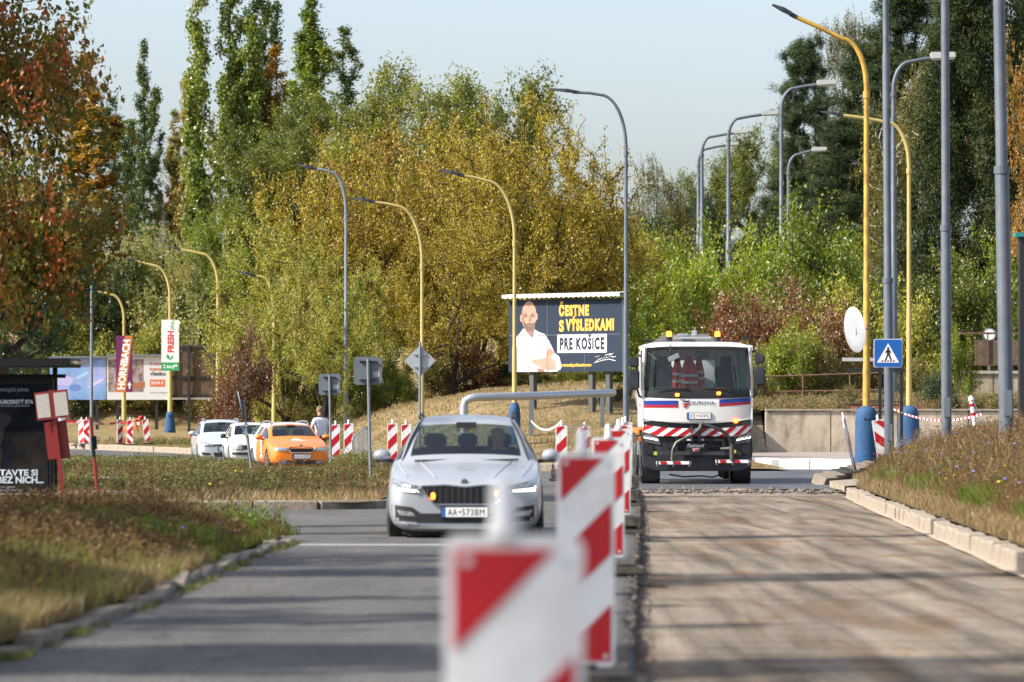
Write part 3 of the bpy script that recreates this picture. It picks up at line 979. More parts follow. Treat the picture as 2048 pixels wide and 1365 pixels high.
def interior(root, P, driver=None):
    hw = P['hw']; belt = P['belt']; cy = P['cy']; L = P['L']
    m = MB()
    m.box(-hw+0.12, hw-0.12, cy-0.45, L-0.5, 0.18, 0.24)
    m.build('cabin_floor', M_dark, root)
    d = MB().box(-hw+0.14, hw-0.14, cy-0.1, cy+0.42, 0.55, P['cowl']-0.045)
    d.build('dashboard', M_dark, root, bevel=0.04)
    for yb, nn in ((cy+1.15, 2), (cy+2.0, 3)):
        for k in range(nn):
            x = (-0.37, 0.37)[k] if nn == 2 else (-0.42, 0, 0.42)[k]
            w = 0.24 if nn == 2 else 0.19
            s = MB()
            s.obox((x, yb, 0.78), (w*2, 0.12, 0.58), Matrix.Rotation(math.radians(-12), 3, 'X'))
            s.obox((x, yb+0.09, 1.15), (0.24, 0.09, 0.17), Matrix.Rotation(math.radians(-8), 3, 'X'))
            s.box(x-w, x+w, yb-0.5, yb+0.02, 0.38, 0.5)
            s.build('seat', M_dark, root, bevel=0.03)
    st = MB()
    P_ = []
    for k in range(17):
        a = 2*math.pi*k/16
        P_.append((0.37+0.18*math.cos(a), cy+0.52-0.06*math.sin(a), P['cowl']-0.12+0.17*math.sin(a)))
    st.tube(P_, 0.014, 6, cap=False)
    st.obox((0.37, cy+0.52, P['cowl']-0.12), (0.34, 0.02, 0.04))
    st.build('steering_wheel', M_black, root, smooth=True)
    MB().box(-0.12, 0.12, cy+0.62, cy+0.65, P['H']-0.16, P['H']-0.09).build('rear_view_mirror', M_black, root)

def plate(root, skin, x0, x1, z0, z1, label_text, y=None, heart=True):
    yy = (skin.y((x0+x1)/2, (z0+z1)/2) if y is None else y)-0.035
    p = MB().box(x0-0.012, x1+0.012, yy, yy+0.03, z0-0.012, z1+0.012).build('number_plate', M_black, root)
    MB().box(x0+0.045, x1, yy-0.003, yy, z0, z1).build('plate_face', M_whitesm, p)
    MB().box(x0, x0+0.044, yy-0.003, yy, z0, z1).build('country_band', M_blueband, p)
    a, b = label_text
    w = x1-x0
    h = z1-z0
    text('lettering', a, x0+0.07, x0+w*0.335, z0+h*0.17, z1-h*0.17, yy-0.005, M_blackp, p, gap=1.15)
    MB().prism([(x0+w*0.37, z0+h*0.62), (x0+w*0.42, z0+h*0.62), (x0+w*0.42, z0+h*0.48), (x0+w*0.395, z0+h*0.36), (x0+w*0.37, z0+h*0.48)], yy-0.0045, yy-0.003).build('coat_of_arms', M_redprint, p)
    text('lettering', b, x0+w*0.445, x1-0.03, z0+h*0.17, z1-h*0.17, yy-0.005, M_blackp, p, gap=1.15)
    return p

def door_mirror(root, paint, hw, y, z, sx, w=0.20, h=0.13):
    m = MB().ball((sx*(hw+0.115), y, z), (w/2+0.01, 0.09, h/2), 12, 8)
    o = m.build('door_mirror', paint, root, smooth=True)
    MB().tube([(sx*(hw-0.06), y+0.02, z-0.07), (sx*(hw+0.06), y+0.01, z-0.055)], 0.022, 6).build('mirror_foot', M_black, o)
    MB().box(min(sx*(hw+0.03), sx*(hw+0.2)), max(sx*(hw+0.03), sx*(hw+0.2)), y-0.075, y+0.0, z-0.075, z-0.05).build('mirror_lower_shell', M_black, o, bevel=0.01)
    return o

def car_paint(name, col, metal=0.0, rough=0.28, dirt=None):
    return mat(name, col, rough, metal=metal, var=0.03, scale=2, coat=0.6, dirt=dirt, dscale=1.8, damt=0.25)

def mir(poly): return [(-x, z) for x, z in poly][::-1]

def roof_rails(root, P, rw, mat_, raised=True):
    for sx in (-1, 1):
        z = P['H']
        MB().tube([(sx*(rw*0.92), P['roof_start']+0.1, z-0.07), (sx*rw*0.9, P['roof_start']+0.3, z+0.01), (sx*rw*0.88, P['roof_start']+0.9, z+0.03), (sx*rw*0.86, P['roof_end']-0.3, z+0.0), (sx*rw*0.86, P['roof_end']-0.05, z-0.06)], [0.015, 0.02, 0.02, 0.02, 0.015], 6).build('roof_rail', mat_, root, smooth=True)

# ------------------------------------------------------------------ people
M_skin = mat('skin', (0.50, 0.28, 0.19), 0.55, var=0.06, scale=9)
M_hairb = mat('light brown hair', (0.20, 0.13, 0.07), 0.7, var=0.25, scale=30)
def person(name, label, joints, bones, mats_, assign, loc, rz=0, parent=None, cat='person', group=None, sub=2):
    """joints: {name:(pos, radius)}; bones: list of (a,b); assign(face centre)->material index"""
    root = empty(name, loc, rz, label, cat, group) if parent is None else empty(name, loc, rz, parent=parent)
    names = list(joints)
    me = bpy.data.meshes.new('body'); me.from_pydata([joints[n][0] for n in names], [(names.index(a), names.index(b)) for a, b in bones], [])
    ob = bpy.data.objects.new('tmp', me); COL.objects.link(ob)
    sk = ob.modifiers.new('k', 'SKIN')
    for i, n in enumerate(names):
        r = joints[n][1]
        rr = r if hasattr(r, '__len__') else (r, r)
        me.skin_vertices[0].data[i].radius = rr
        me.skin_vertices[0].data[i].use_root = (i == 0)
    ss = ob.modifiers.new('s', 'SUBSURF'); ss.levels = sub; ss.render_levels = sub
    full = eval_mesh(ob)
    bpy.data.objects.remove(ob)
    full.materials.clear()
    for m in mats_: full.materials.append(m)
    for p in full.polygons:
        p.use_smooth = True
        p.material_index = assign(p.center)
    full.name = 'body'
    o = link('body', full, root)
    return root

def head_parts(root, c, r=0.1, hair=M_hairb, face=(0, -1), cap=None):
    """hair cap, nose, ears, eyes, mouth on a head at c facing direction face"""
    f = Vector((face[0], face[1], 0)).normalized(); s = Vector((-f.y, f.x, 0))
    c = Vector(c)
    def P(a, b, z): return c+s*a+f*b+Vector((0, 0, z))
    h = MB()
    h.ball(c+Vector((0, 0, r*0.30))-f*r*0.16, (r*0.93, r*0.98, r*1.02), 12, 8)
    for k in range(26):
        a = k*2.4; q = 0.25+0.65*((k*37) % 17)/17
        pp = c+Vector((math.cos(a)*r*q, math.sin(a)*r*q, r*1.12-r*q*0.4))-f*r*0.15
        h.ball(pp, r*0.26, 5, 3)
    (h.build('hair', hair, root, smooth=True) if cap is None else h.build('helmet', cap, root, smooth=True))
    n = MB().ball(P(0, r*0.98, -r*0.12), (r*0.16, r*0.2, r*0.24), 6, 4); n.build('nose', M_skin, root, smooth=True)
    for q in (-1, 1):
        MB().ball(P(q*r*0.92, 0, -r*0.05), (r*0.14, r*0.2, r*0.28), 6, 4).build('ear', M_skin, root, smooth=True)
        MB().ball(P(q*r*0.36, r*0.84, r*0.08), (r*0.13, r*0.13, r*0.08), 6, 4).build('eye', M_blackp, root)
    MB().obox(P(0, r*0.9, -r*0.52), (r*0.5, r*0.1, r*0.1)).build('mouth', M_redprint, root)

# ------------------------------------------------------------------ the silver-white estate car in the open lane
CX, CY = wx(929, 44), 44.0
P1 = dict(hw=0.905, H=1.47, L=4.69, cowl=0.91, belt=0.93, hood=0.8, roof_start=1.98, roof_end=4.05, ground=0.11, fz=0.70, rw=0.60, cy=1.18)
car = empty('estate_car', (CX, CY, road_z(44)-0.06), math.radians(0.0), 'silver white estate car driving towards us in the open lane, running lights lit', 'car')
pt = car_paint('pearl white paint', (0.36, 0.385, 0.42), metal=0.2, rough=0.3, dirt=(0.40, 0.38, 0.35))
body, sk = car_body(car, sections(P1), pt, hw=0.905, arch=(0.86, 3.60), r_arch=0.375)
interior(car, P1)
for sx in (-1, 1):
    wheel(car, sx*0.79, 0.86, 0.335, 0.225, sx)
    wheel(car, sx*0.79, 3.60, 0.335, 0.225, sx)
    door_mirror(car, pt, 0.885, 1.55, 0.985, sx, 0.20, 0.16)
# grille
gp = [(-0.50, 0.655), (-0.22, 0.668), (0, 0.645), (0.22, 0.668), (0.50, 0.655), (0.445, 0.56), (0.345, 0.445), (-0.345, 0.445), (-0.445, 0.56)]
gr = sk.patch('grille', gp, M_black, car, off=0.006)
gp2 = gp+[gp[0]]
sk.rod('chrome_frame', gp2, 0.011, M_chrome, gr, off=0.014)
for i in range(25):
    x = -0.42+0.84*i/24
    zt = 0.645-0.0*abs(x); zb = 0.46 if abs(x) < 0.34 else 0.46+(abs(x)-0.34)*1.1
    yy = sk.y(x, 0.55)-0.018
    MB().box(x-0.006, x+0.006, yy, yy+0.02, zb, zt).build('slat', M_black if i % 2 else mat('dark chrome slat', (0.10, 0.10, 0.11), 0.3, metal=0.5, var=0.05), gr)
for x, z in ((-0.36, 0.545), (0.36, 0.575)):
    MB().ball((x, sk.y(x, z)-0.03, z), (0.026, 0.015, 0.04), 10, 6).build('warning_light', E_orange, car, smooth=True)
# head lamps with running light bars
hl = [(-0.835, 0.735), (-0.50, 0.655), (-0.53, 0.59), (-0.60, 0.575), (-0.825, 0.60)]
for sgn in (1, -1):
    pl = hl if sgn > 0 else mir(hl)
    h = sk.patch('headlight', pl, M_lampglass, car, off=0.009, step=0.04)
    rp = [(-0.80, 0.70), (-0.62, 0.665), (-0.62, 0.64), (-0.80, 0.65)]
    sk.patch('reflector', rp if sgn > 0 else mir(rp), M_lampin, h, off=0.014, thick=0.004, step=0.04)
    bp_ = [(-0.82, 0.66), (-0.79, 0.635), (-0.54, 0.612), (-0.52, 0.588), (-0.81, 0.600)]
    sk.patch('running_light', bp_ if sgn > 0 else mir(bp_), E_drl, h, off=0.02, thick=0.004, step=0.04)
    sk.rod('chrome_tip', [(-sgn*0.50, 0.655), (-sgn*0.56, 0.58)], 0.014, M_chrome, car, off=0.016, sub=3)
    ci = [(-0.84, 0.445), (-0.60, 0.415), (-0.50, 0.345), (-0.50, 0.25), (-0.84, 0.26)]
    c_ = sk.patch('corner_intake', ci if sgn > 0 else mir(ci), M_black, car, off=0.006)
    fl = [(-0.78, 0.385), (-0.60, 0.36), (-0.56, 0.31), (-0.74, 0.32)]
    sk.patch('fog_light', fl if sgn > 0 else mir(fl), M_lampin, c_, off=0.012, thick=0.004)
    # bonnet creases
    sx = sgn
    pts = []
    for t in range(12):
        y = 0.16+t*0.085; x = sx*(0.33+0.20*t/11)
        hit = sk.t.ray_cast(Vector((x, y, 3)), Vector((0, 0, -1)))
        if hit[0] is not None: pts.append(hit[0]+Vector((0, 0, 0.000)))
    if len(pts) > 3: MB().tube(pts, 0.012, 6).build('bonnet_crease', pt, car, smooth=True)
    pts = []
    for t in range(12):
        y = 0.30+t*0.075; x = sx*(0.66+0.12*t/11)
        hit = sk.t.ray_cast(Vector((x, y, 3)), Vector((0, 0, -1)))
        if hit[0] is not None: pts.append(hit[0]+Vector((0, 0, -0.004)))
    if len(pts) > 3: MB().tube(pts, 0.014, 6).build('bonnet_crease', pt, car, smooth=True)
    MB().tube([(sx*0.56, 2.1, 1.425), (sx*0.565, 2.5, 1.46), (sx*0.56, 3.3, 1.47), (sx*0.55, 3.95, 1.42)], 0.018, 6).build('roof_rail', M_black, car, smooth=True)
    # black windscreen edge
    MB().tube([(sx*0.745, 1.20, 0.92), (sx*0.66, 1.60, 1.175), (sx*0.555, 1.99, 1.375)], 0.014, 6).build('window_seal', M_black, car, smooth=True)
sk.patch('lower_intake', [(-0.60, 0.345), (0.60, 0.345), (0.55, 0.235), (-0.55, 0.235)], M_black, car, off=0.007)
sk.patch('chin_lip', [(-0.84, 0.245), (-0.5, 0.215), (0.5, 0.215), (0.84, 0.245), (0.78, 0.17), (-0.78, 0.17)], pt, car, off=0.02)
MB().box(-0.72, 0.72, 0.25, 0.9, 0.09, 0.16).build('undertray', M_black, car)
e = MB().lathe([(0.042, -0.006), (0.042, 0.006)], 20, (0, sk.y(0, 0.70)-0.012, 0.70), 'Y').build('emblem', M_chrome, car)
MB().lathe([(0.034, -0.004), (0.034, 0.002)], 16, (0, sk.y(0, 0.70)-0.018, 0.70), 'Y').build('emblem_disc', mat('emblem blue grey', (0.06, 0.10, 0.16), 0.4), e)
em = MB()
for k in range(3):
    em.obox((-0.012+k*0.008, sk.y(0, 0.70)-0.026, 0.690+k*0.012), (0.032, 0.003, 0.005), Matrix.Rotation(math.radians(-35), 3, 'Y'))
em.build('winged_arrow', M_chrome, e)
plate(car, sk, -0.26, 0.26, 0.305, 0.415, ('AA', '573BM'))
for x0, x1 in ((-0.6, -0.02), (0.05, 0.62)):
    MB().tube([(x0, 1.06, 0.93), (x1, 1.10, 0.945)], 0.012, 5).build('wiper', M_black, car)
MB().obox((0, 1.96, 1.345), (0.22, 0.05, 0.07)).build('camera_housing', M_black, car)

# driver
M_greyshirt = mat('dark work shirt', (0.05, 0.06, 0.08), 0.9)
J = {'pelvis': ((0.37, 2.22, 0.52), 0.16), 'waist': ((0.37, 2.24, 0.72), 0.15), 'chest': ((0.37, 2.24, 0.92), 0.17), 'neck': ((0.37, 2.20, 1.06), 0.06), 'head': ((0.37, 2.16, 1.17), 0.085), 'crown': ((0.37, 2.17, 1.26), 0.08),
     'sl': ((0.17, 2.22, 0.98), 0.07), 'el': ((0.13, 2.02, 0.78), 0.045), 'hl': ((0.24, 1.76, 0.92), 0.035), 'sr': ((0.57, 2.22, 0.98), 0.07), 'er': ((0.60, 2.02, 0.78), 0.045), 'hr': ((0.50, 1.76, 0.92), 0.035)}
B = [('pelvis', 'waist'), ('waist', 'chest'), ('chest', 'neck'), ('neck', 'head'), ('head', 'crown'), ('chest', 'sl'), ('sl', 'el'), ('el', 'hl'), ('chest', 'sr'), ('sr', 'er'), ('er', 'hr')]
drv = person('person', 'driver in a yellow cap behind the wheel of the silver white car', J, B, [M_greyshirt, M_skin], lambda c: 1 if (c.z > 1.05 or c.y < 1.85) else 0, (CX, CY, road_z(44)-0.06))
head_parts(drv, (0.37, 2.16, 1.19), 0.095, cap=mat('yellow cap', (0.50, 0.38, 0.04), 0.8))

# ------------------------------------------------------------------ parked cars
def parked(name, label, paint, P, front, ang, kind):
    x, y = front
    r = empty(name, (x, y, -0.72), math.radians(ang), label, 'car', 'cars parked beside the weedy island')
    b, s = car_body(r, sections(P), paint, hw=P['hw'], arch=(0.86, P['L']-1.1), r_arch=0.36)
    interior(r, P)
    for sx in (-1, 1):
        wheel(r, sx*(P['hw']-0.12), 0.86, 0.325, 0.21, sx)
        wheel(r, sx*(P['hw']-0.12), P['L']-1.1, 0.325, 0.21, sx)
        # arch liners
        pts = [(sx*0.62, 1.98-0.0, P['H']-0.07)]
    return r, s

# orange car
Po = dict(hw=0.90, H=1.46, L=4.66, cowl=0.97, belt=0.95, hood=0.8, roof_start=1.95, roof_end=4.1, ground=0.18, fz=0.74, rw=0.61, cy=1.15)
M_or = car_paint('orange paint', (0.80, 0.20, 0.012), rough=0.35)
oc, so = parked('parked_car', 'estate car with bright orange front and white rear, badge on its bonnet', M_or, Po, (wx(603, 112), 112.0), 13, 'oct')
M_wrear = car_paint('white rear paint', (0.52, 0.54, 0.56), rough=0.35)
for ch_ in oc.children:
    if ch_.name.split('.')[0] == 'body':
        ch_.data.materials.append(M_wrear)
        for p_ in ch_.data.polygons:
            c_ = p_.center
            if c_.y > 2.75 or (c_.y > 2.02 and c_.z > 1.28): p_.material_index = 1
for sx in (-1, 1): door_mirror(oc, M_or, 0.89, 1.55, 1.02, sx, 0.22, 0.15)
roof_rails(oc, Po, 0.61, M_alu)
g_ = [(-0.36, 0.735), (0, 0.75), (0.36, 0.735), (0.40, 0.70), (0.30, 0.58), (-0.30, 0.58), (-0.40, 0.70)]
gg = so.patch('grille', g_, M_black, oc, off=0.008); so.rod('chrome_frame', g_+[g_[0]], 0.013, M_chrome, gg, off=0.016, sub=3)
for i in range(12):
    x = -0.31+0.62*i/11
    yy = so.y(x, 0.66)-0.02
    MB().box(x-0.007, x+0.007, yy, yy+0.02, 0.60, 0.72).build('slat', M_black, gg)
h1 = [(-0.80, 0.755), (-0.43, 0.725), (-0.44, 0.62), (-0.78, 0.64)]
for pl in (h1, mir(h1)):
    h = so.patch('headlight', pl, M_lampglass, oc, off=0.01)
    so.patch('reflector', [(x*0.94+(0.02 if x > 0 else -0.02), z*0.9+0.068) for x, z in pl], M_lampin, h, off=0.016, thick=0.004)
so.patch('lower_intake', [(-0.66, 0.36), (0.66, 0.36), (0.60, 0.24), (-0.60, 0.24)], M_black, oc, off=0.008)
for q in (-1, 1):
    f_ = [(-0.66, 0.35), (-0.44, 0.35), (-0.44, 0.26), (-0.62, 0.26)]
    so.patch('fog_light', f_ if q < 0 else mir(f_), M_lampin, oc, off=0.016, thick=0.005)
pp = plate(oc, so, -0.26, 0.26, 0.41, 0.52, ('KE', '532MD'))
e = MB().lathe([(0.05, -0.006), (0.05, 0.006)], 16, (0, so.y(0, 0.77)-0.01, 0.775), 'Y').build('emblem', M_chrome, oc)
def hood_mark(s, parent, shapes, m, name='bonnet_badge'):
    vs = []; fs = []
    for poly in shapes:
        b0 = len(vs)
        ok = True
        for x, y in poly:
            hit = s.t.ray_cast(Vector((x, y, 3)), Vector((0, 0, -1)))
            if hit[0] is None: ok = False; break
            vs.append(hit[0]+Vector((0, 0, 0.012)))
        if ok: fs.append(tuple(range(b0, b0+len(poly))))
    me = bpy.data.meshes.new(name); me.from_pydata(vs, [], fs); me.materials.append(m)
    return link(name, me, parent)
shapes = []
for k in range(8):
    a0 = math.pi*k/8; a1 = math.pi*(k+1)/8-0.1
    shapes.append([(-0.02+0.16*math.cos(a0), 0.72+0.20*math.sin(a0)), (-0.02+0.16*math.cos(a1), 0.72+0.20*math.sin(a1)), (-0.02+0.09*math.cos(a1), 0.72+0.10*math.sin(a1)), (-0.02+0.09*math.cos(a0), 0.72+0.10*math.sin(a0))])
shapes.append([(-0.06, 0.72), (0.02, 0.72), (0.0, 0.85), (-0.04, 0.85)])
for k in range(9):
    x = -0.20+k*0.05
    shapes.append([(x, 0.60), (x+0.035, 0.60), (x+0.035, 0.66), (x, 0.66)])
hood_mark(so, oc, shapes, M_whitesm)
MB().box(-0.915, -0.905, 1.55, 1.75, 0.55, 0.95).build('door_emblem', M_whitesm, oc)
MB().box(-0.913, -0.903, 1.5, 1.85, 0.42, 0.50).build('door_lettering', M_whitesm, oc)

# white estate far left
Pg = dict(hw=0.90, H=1.47, L=4.57, cowl=0.98, belt=0.95, hood=0.8, roof_start=1.95, roof_end=4.0, ground=0.16, fz=0.72, rw=0.62, cy=1.15)
M_wc = car_paint('white car paint', (0.42, 0.45, 0.48), rough=0.3)
wc, s2 = parked('parked_car', 'white estate car with roof rails and dark headlights, last of the parked row', M_wc, Pg, (wx(452, 125), 125.0), 8.5, 'golf')
for sx in (-1, 1): door_mirror(wc, M_wc, 0.89, 1.5, 1.02, sx, 0.22, 0.15)
roof_rails(wc, Pg, 0.62, M_alu)
h1 = [(-0.84, 0.79), (-0.55, 0.70), (-0.38, 0.66), (-0.40, 0.60), (-0.74, 0.60)]
for pl in (h1, mir(h1)):
    h = s2.patch('headlight', pl, M_lampglass, wc, off=0.01)
    s2.patch('reflector', [(x*0.85+(-0.08 if x < 0 else 0.08), z*0.6+0.27) for x, z in pl], M_lampin, h, off=0.015, thick=0.004)
s2.patch('grille', [(-0.38, 0.66), (0.38, 0.66), (0.38, 0.615), (-0.38, 0.615)], M_black, wc, off=0.008)
s2.patch('lower_intake', [(-0.42, 0.40), (0.42, 0.40), (0.36, 0.26), (-0.36, 0.26)], M_black, wc, off=0.008)
for q in (-1, 1):
    f_ = [(-0.80, 0.42), (-0.50, 0.38), (-0.50, 0.30), (-0.76, 0.33)]
    s2.patch('corner_intake', f_ if q < 0 else mir(f_), M_black, wc, off=0.008)
MB().lathe([(0.06, -0.006), (0.06, 0.006)], 16, (0, s2.y(0, 0.65)-0.015, 0.65), 'Y').build('emblem', M_chrome, wc)
plate(wc, s2, -0.26, 0.26, 0.46, 0.57, ('KE', '710KL'))
MB().obox((-0.915, 3.75, 0.93), (0.02, 0.28, 0.14)).build('tail_light', M_redprint, wc)

# older boxy white car between them
Pf = dict(hw=0.83, H=1.42, L=4.0, cowl=0.97, belt=0.93, hood=0.8, roof_start=1.70, roof_end=3.5, ground=0.20, fz=0.76, rw=0.60, cy=1.15)
M_wo = car_paint('old white car paint', (0.46, 0.46, 0.43), rough=0.5, dirt=(0.4, 0.37, 0.32))
bc, s3 = parked('parked_car', 'older boxy white hatchback with square headlight between the two estate cars', M_wo, Pf, (wx(514, 118.5), 118.5), 8.5, 'felicia')
for sx in (-1, 1): door_mirror(bc, M_black, 0.82, 1.45, 1.0, sx, 0.17, 0.13)
h1 = [(-0.74, 0.735), (-0.44, 0.735), (-0.44, 0.57), (-0.74, 0.57)]
for pl in (h1, mir(h1)):
    b_ = s3.patch('headlight', pl, M_black, bc, off=0.01)
    cx_ = sum(p[0] for p in pl)/4
    s3.patch('lamp_glass', [(cx_+(x-cx_)*0.84, 0.652+(z-0.652)*0.82) for x, z in pl], M_lampin, b_, off=0.018, thick=0.005)
s3.patch('grille', [(-0.42, 0.72), (0.42, 0.72), (0.42, 0.58), (-0.42, 0.58)], M_black, bc, off=0.008)
s3.patch('bumper_strip', [(-0.80, 0.50), (0.80, 0.50), (0.80, 0.42), (-0.80, 0.42)], M_black, bc, off=0.02)
plate(bc, s3, -0.26, 0.26, 0.32, 0.42, ('KE', '118CP'))
# ------------------------------------------------------------------ the road-works truck
TX, TY = wx(1395, 86), 86.0
TZ = road_z(86)-0.01
tr = empty('works_truck', (TX, TY, TZ), 0.0, 'white works truck with amber beacons, tank body and spray bar on its front', 'truck')
def tp(px, py):     # picture point -> truck's own x,z on its front plane
    return ((px-1395)/89.3, (968-py)/89.3)
M_tw = mat('truck white', (0.74, 0.74, 0.72), 0.35, var=0.03, scale=1.5, coat=0.4, dirt=(0.5, 0.45, 0.38), dscale=1.2, damt=0.22)
M_tb = mat('truck dark grey plastic', (0.022, 0.026, 0.034), 0.55, var=0.15, scale=4, dirt=(0.10, 0.095, 0.09), dscale=2, damt=0.4)
M_blue = mat('stripe blue', (0.02, 0.05, 0.30), 0.4, var=0.03)
M_red2 = mat('stripe red', (0.42, 0.012, 0.03), 0.4, var=0.05)
M_yel = mat('yellow sticker', (0.55, 0.50, 0.05), 0.6)
M_pipe = mat('worn steel pipe', (0.12, 0.11, 0.10), 0.45, metal=0.5, var=0.3, scale=8)
M_tank = mat('dusty grey tank', (0.42, 0.41, 0.39), 0.6, var=0.08, scale=2, dirt=(0.3, 0.26, 0.2), dscale=1.4, damt=0.5)
M_orng = mat('orange plastic', (0.65, 0.17, 0.02), 0.6)
# cab shell: lofted rings from the front face backwards (open windscreen)
def cab_ring(y, zb, zt, hb, ht, rt=0.12):
    # half outline bottom->top
    return [(hb-0.10, zb), (hb, zb+0.10), (hb+0.01, 1.95), (hb-0.01, 2.2), (ht+0.01, zt-0.35), (ht-0.02, zt-0.10), (ht-0.12, zt)]
rings = [(0.10, cab_ring(0, 1.38, 3.10, 1.19, 1.16)), (0.0+0.02, None)]
cb = MB()
def loft(mb, rs):
    vs = []; fs = []
    n = len(rs[0][1])*2
    for y, half in rs:
        full = half+[(-x, z) for x, z in half][::-1]
        for x, z in full: vs.append((x, y, z))
    for i in range(len(rs)-1):
        for k in range(n):
            a = i*n+k; b = i*n+(k+1) % n
            fs.append((a, b, b+n, a+n))
    mb.add(vs, fs)
# lower front: white panel with slightly rounded face
def cpl(y, w0, w1, z0, z1):
    return (y, [(w0, z0), (w0+0.02, (z0+z1)/2), (w1, z1)])
lw = MB()
nx_ = 24
vs = []; fs = []
def facey(x, z):           # gently curved cab front
    return 0.02+0.16*(abs(x)/1.22)**3.2+0.05*max(0, (z-2.0))/1.0+0.04*max(0, 1.62-z)
zs_ = [1.36, 1.42, 1.55, 1.70, 1.85, 1.97]
for zi, z in enumerate(zs_):
    for i in range(nx_+1):
        t = -1+2*i/nx_
        lim = 1.245-0.03*(1.97-z)-(0.04 if zi == 0 else 0)
        x = t*lim
        zz = z
        if zi == 0: zz = 1.37+0.10*(abs(t)**2.5)-0.0
        vs.append((x, facey(x, z), zz))
for r_ in range(len(zs_)-1):
    for i in range(nx_):
        a = r_*(nx_+1)+i
        fs.append((a, a+1, a+nx_+2, a+nx_+1))
lw.add(vs, fs)
fp = lw.mesh('front_panel', M_tw, smooth=True)
o = link('front_panel', fp, tr)
sm = o.modifiers.new('t', 'SOLIDIFY'); sm.thickness = 0.03; sm.offset = 1 if False else -1
TS = Skin(fp)
# cab sides, roof and back
c = MB()
for sx in (-1, 1):
    x0, x1 = (sx*1.20, sx*1.245) if sx > 0 else (-1.245, -1.20)
    c.box(x0, x1, 0.17, 2.1, 1.30, 2.10)       # lower side
    c.box(x0, x1, 1.25, 2.1, 2.10, 3.05)       # behind the door window
    c.box(x0, x1, 0.17, 2.1, 3.00, 3.12)
c.box(-1.2, 1.2, 2.05, 2.1, 1.3, 1.95)
c.box(-1.2, -0.5, 2.05, 2.1, 1.95, 3.1); c.box(0.5, 1.2, 2.05, 2.1, 1.95, 3.1)
c.box(-0.5, 0.5, 2.05, 2.1, 2.8, 3.1)
c.box(-1.2, 1.2, 0.2, 2.1, 1.30, 1.36)
c.build('cab_side', M_tw, tr)
rf = MB()
vs = []; fs = []
prof = [(0.12, 3.06), (0.07, 3.10), (0.14, 3.165), (0.40, 3.195), (1.2, 3.215), (2.12, 3.20), (2.12, 3.05)]
for y, z in prof:
    for i in range(13):
        t = -1+2*i/12
        x = t*1.20; vs.append((x, y+0.10*abs(t)**4, z-0.07*abs(t)**6))
for r_ in range(len(prof)-1):
    for i in range(12):
        a = r_*13+i; fs.append((a, a+1, a+14, a+13))
rf.add(vs, fs); rf.build('cab_roof', M_tw, tr, smooth=True)
# windscreen pillars + black lower band
for sx in (-1, 1):
    MB().tube([(sx*1.20, 0.20, 1.98), (sx*1.215, 0.19, 2.3), (sx*1.175, 0.20, 3.08)], [0.05, 0.045, 0.05], 8).build('pillar', M_tw, tr, smooth=True)
    MB().tube([(sx*1.165, 0.13, 2.12), (sx*1.165, 0.14, 2.4), (sx*1.12, 0.17, 3.03)], 0.022, 8).build('window_seal', M_blackp, tr, smooth=True)
band = MB(); vs = []; fs = []
for zi, z in enumerate((1.965, 2.06, 2.18)):
    for i in range(25):
        t = -1+2*i/24
        x = t*(1.21-0.02*zi); vs.append((x, facey(x, 2.0)-0.012+0.03*(zi == 2), z-0.05*(1-abs(t)**3)*(zi < 2)*0.6))
for r_ in range(2):
    for i in range(24):
        a = r_*25+i; fs.append((a, a+1, a+26, a+25))
band.add(vs, fs); bo_ = band.build('windscreen_base', M_blackp, tr, smooth=True)
MB().box(-1.14, 1.14, 0.085, 0.12, 3.03, 3.075).build('windscreen_header', M_blackp, tr)
ws = MB(); vs = []; fs = []
for zi in range(5):
    z = 2.10+zi*0.24
    for i in range(17):
        t = -1+2*i/16; x = t*(1.165-0.0125*zi*0.9); vs.append((x, 0.04+0.10*abs(t)**3.2+0.022*zi, z))
for r_ in range(4):
    for i in range(16):
        a = r_*17+i; fs.append((a, a+1, a+18, a+17))
ws.add(vs, fs); ws.build('windscreen', glass_mat('truck windscreen glass', (0.60, 0.72, 0.74), 0.7), tr, smooth=True)
for sx in (-1, 1):
    m = MB(); x = sx*1.225
    m.add([(x, 0.24, 2.10), (x, 1.25, 2.10), (x, 1.25, 3.0), (x, 0.30, 3.0)], [(0, 1, 2, 3)]); m.build('side_window', G_side, tr)
    MB().box(min(sx*1.22, sx*1.26), max(sx*1.22, sx*1.26), 1.0, 1.2, 1.75, 1.80).build('door_handle', M_blackp, tr)
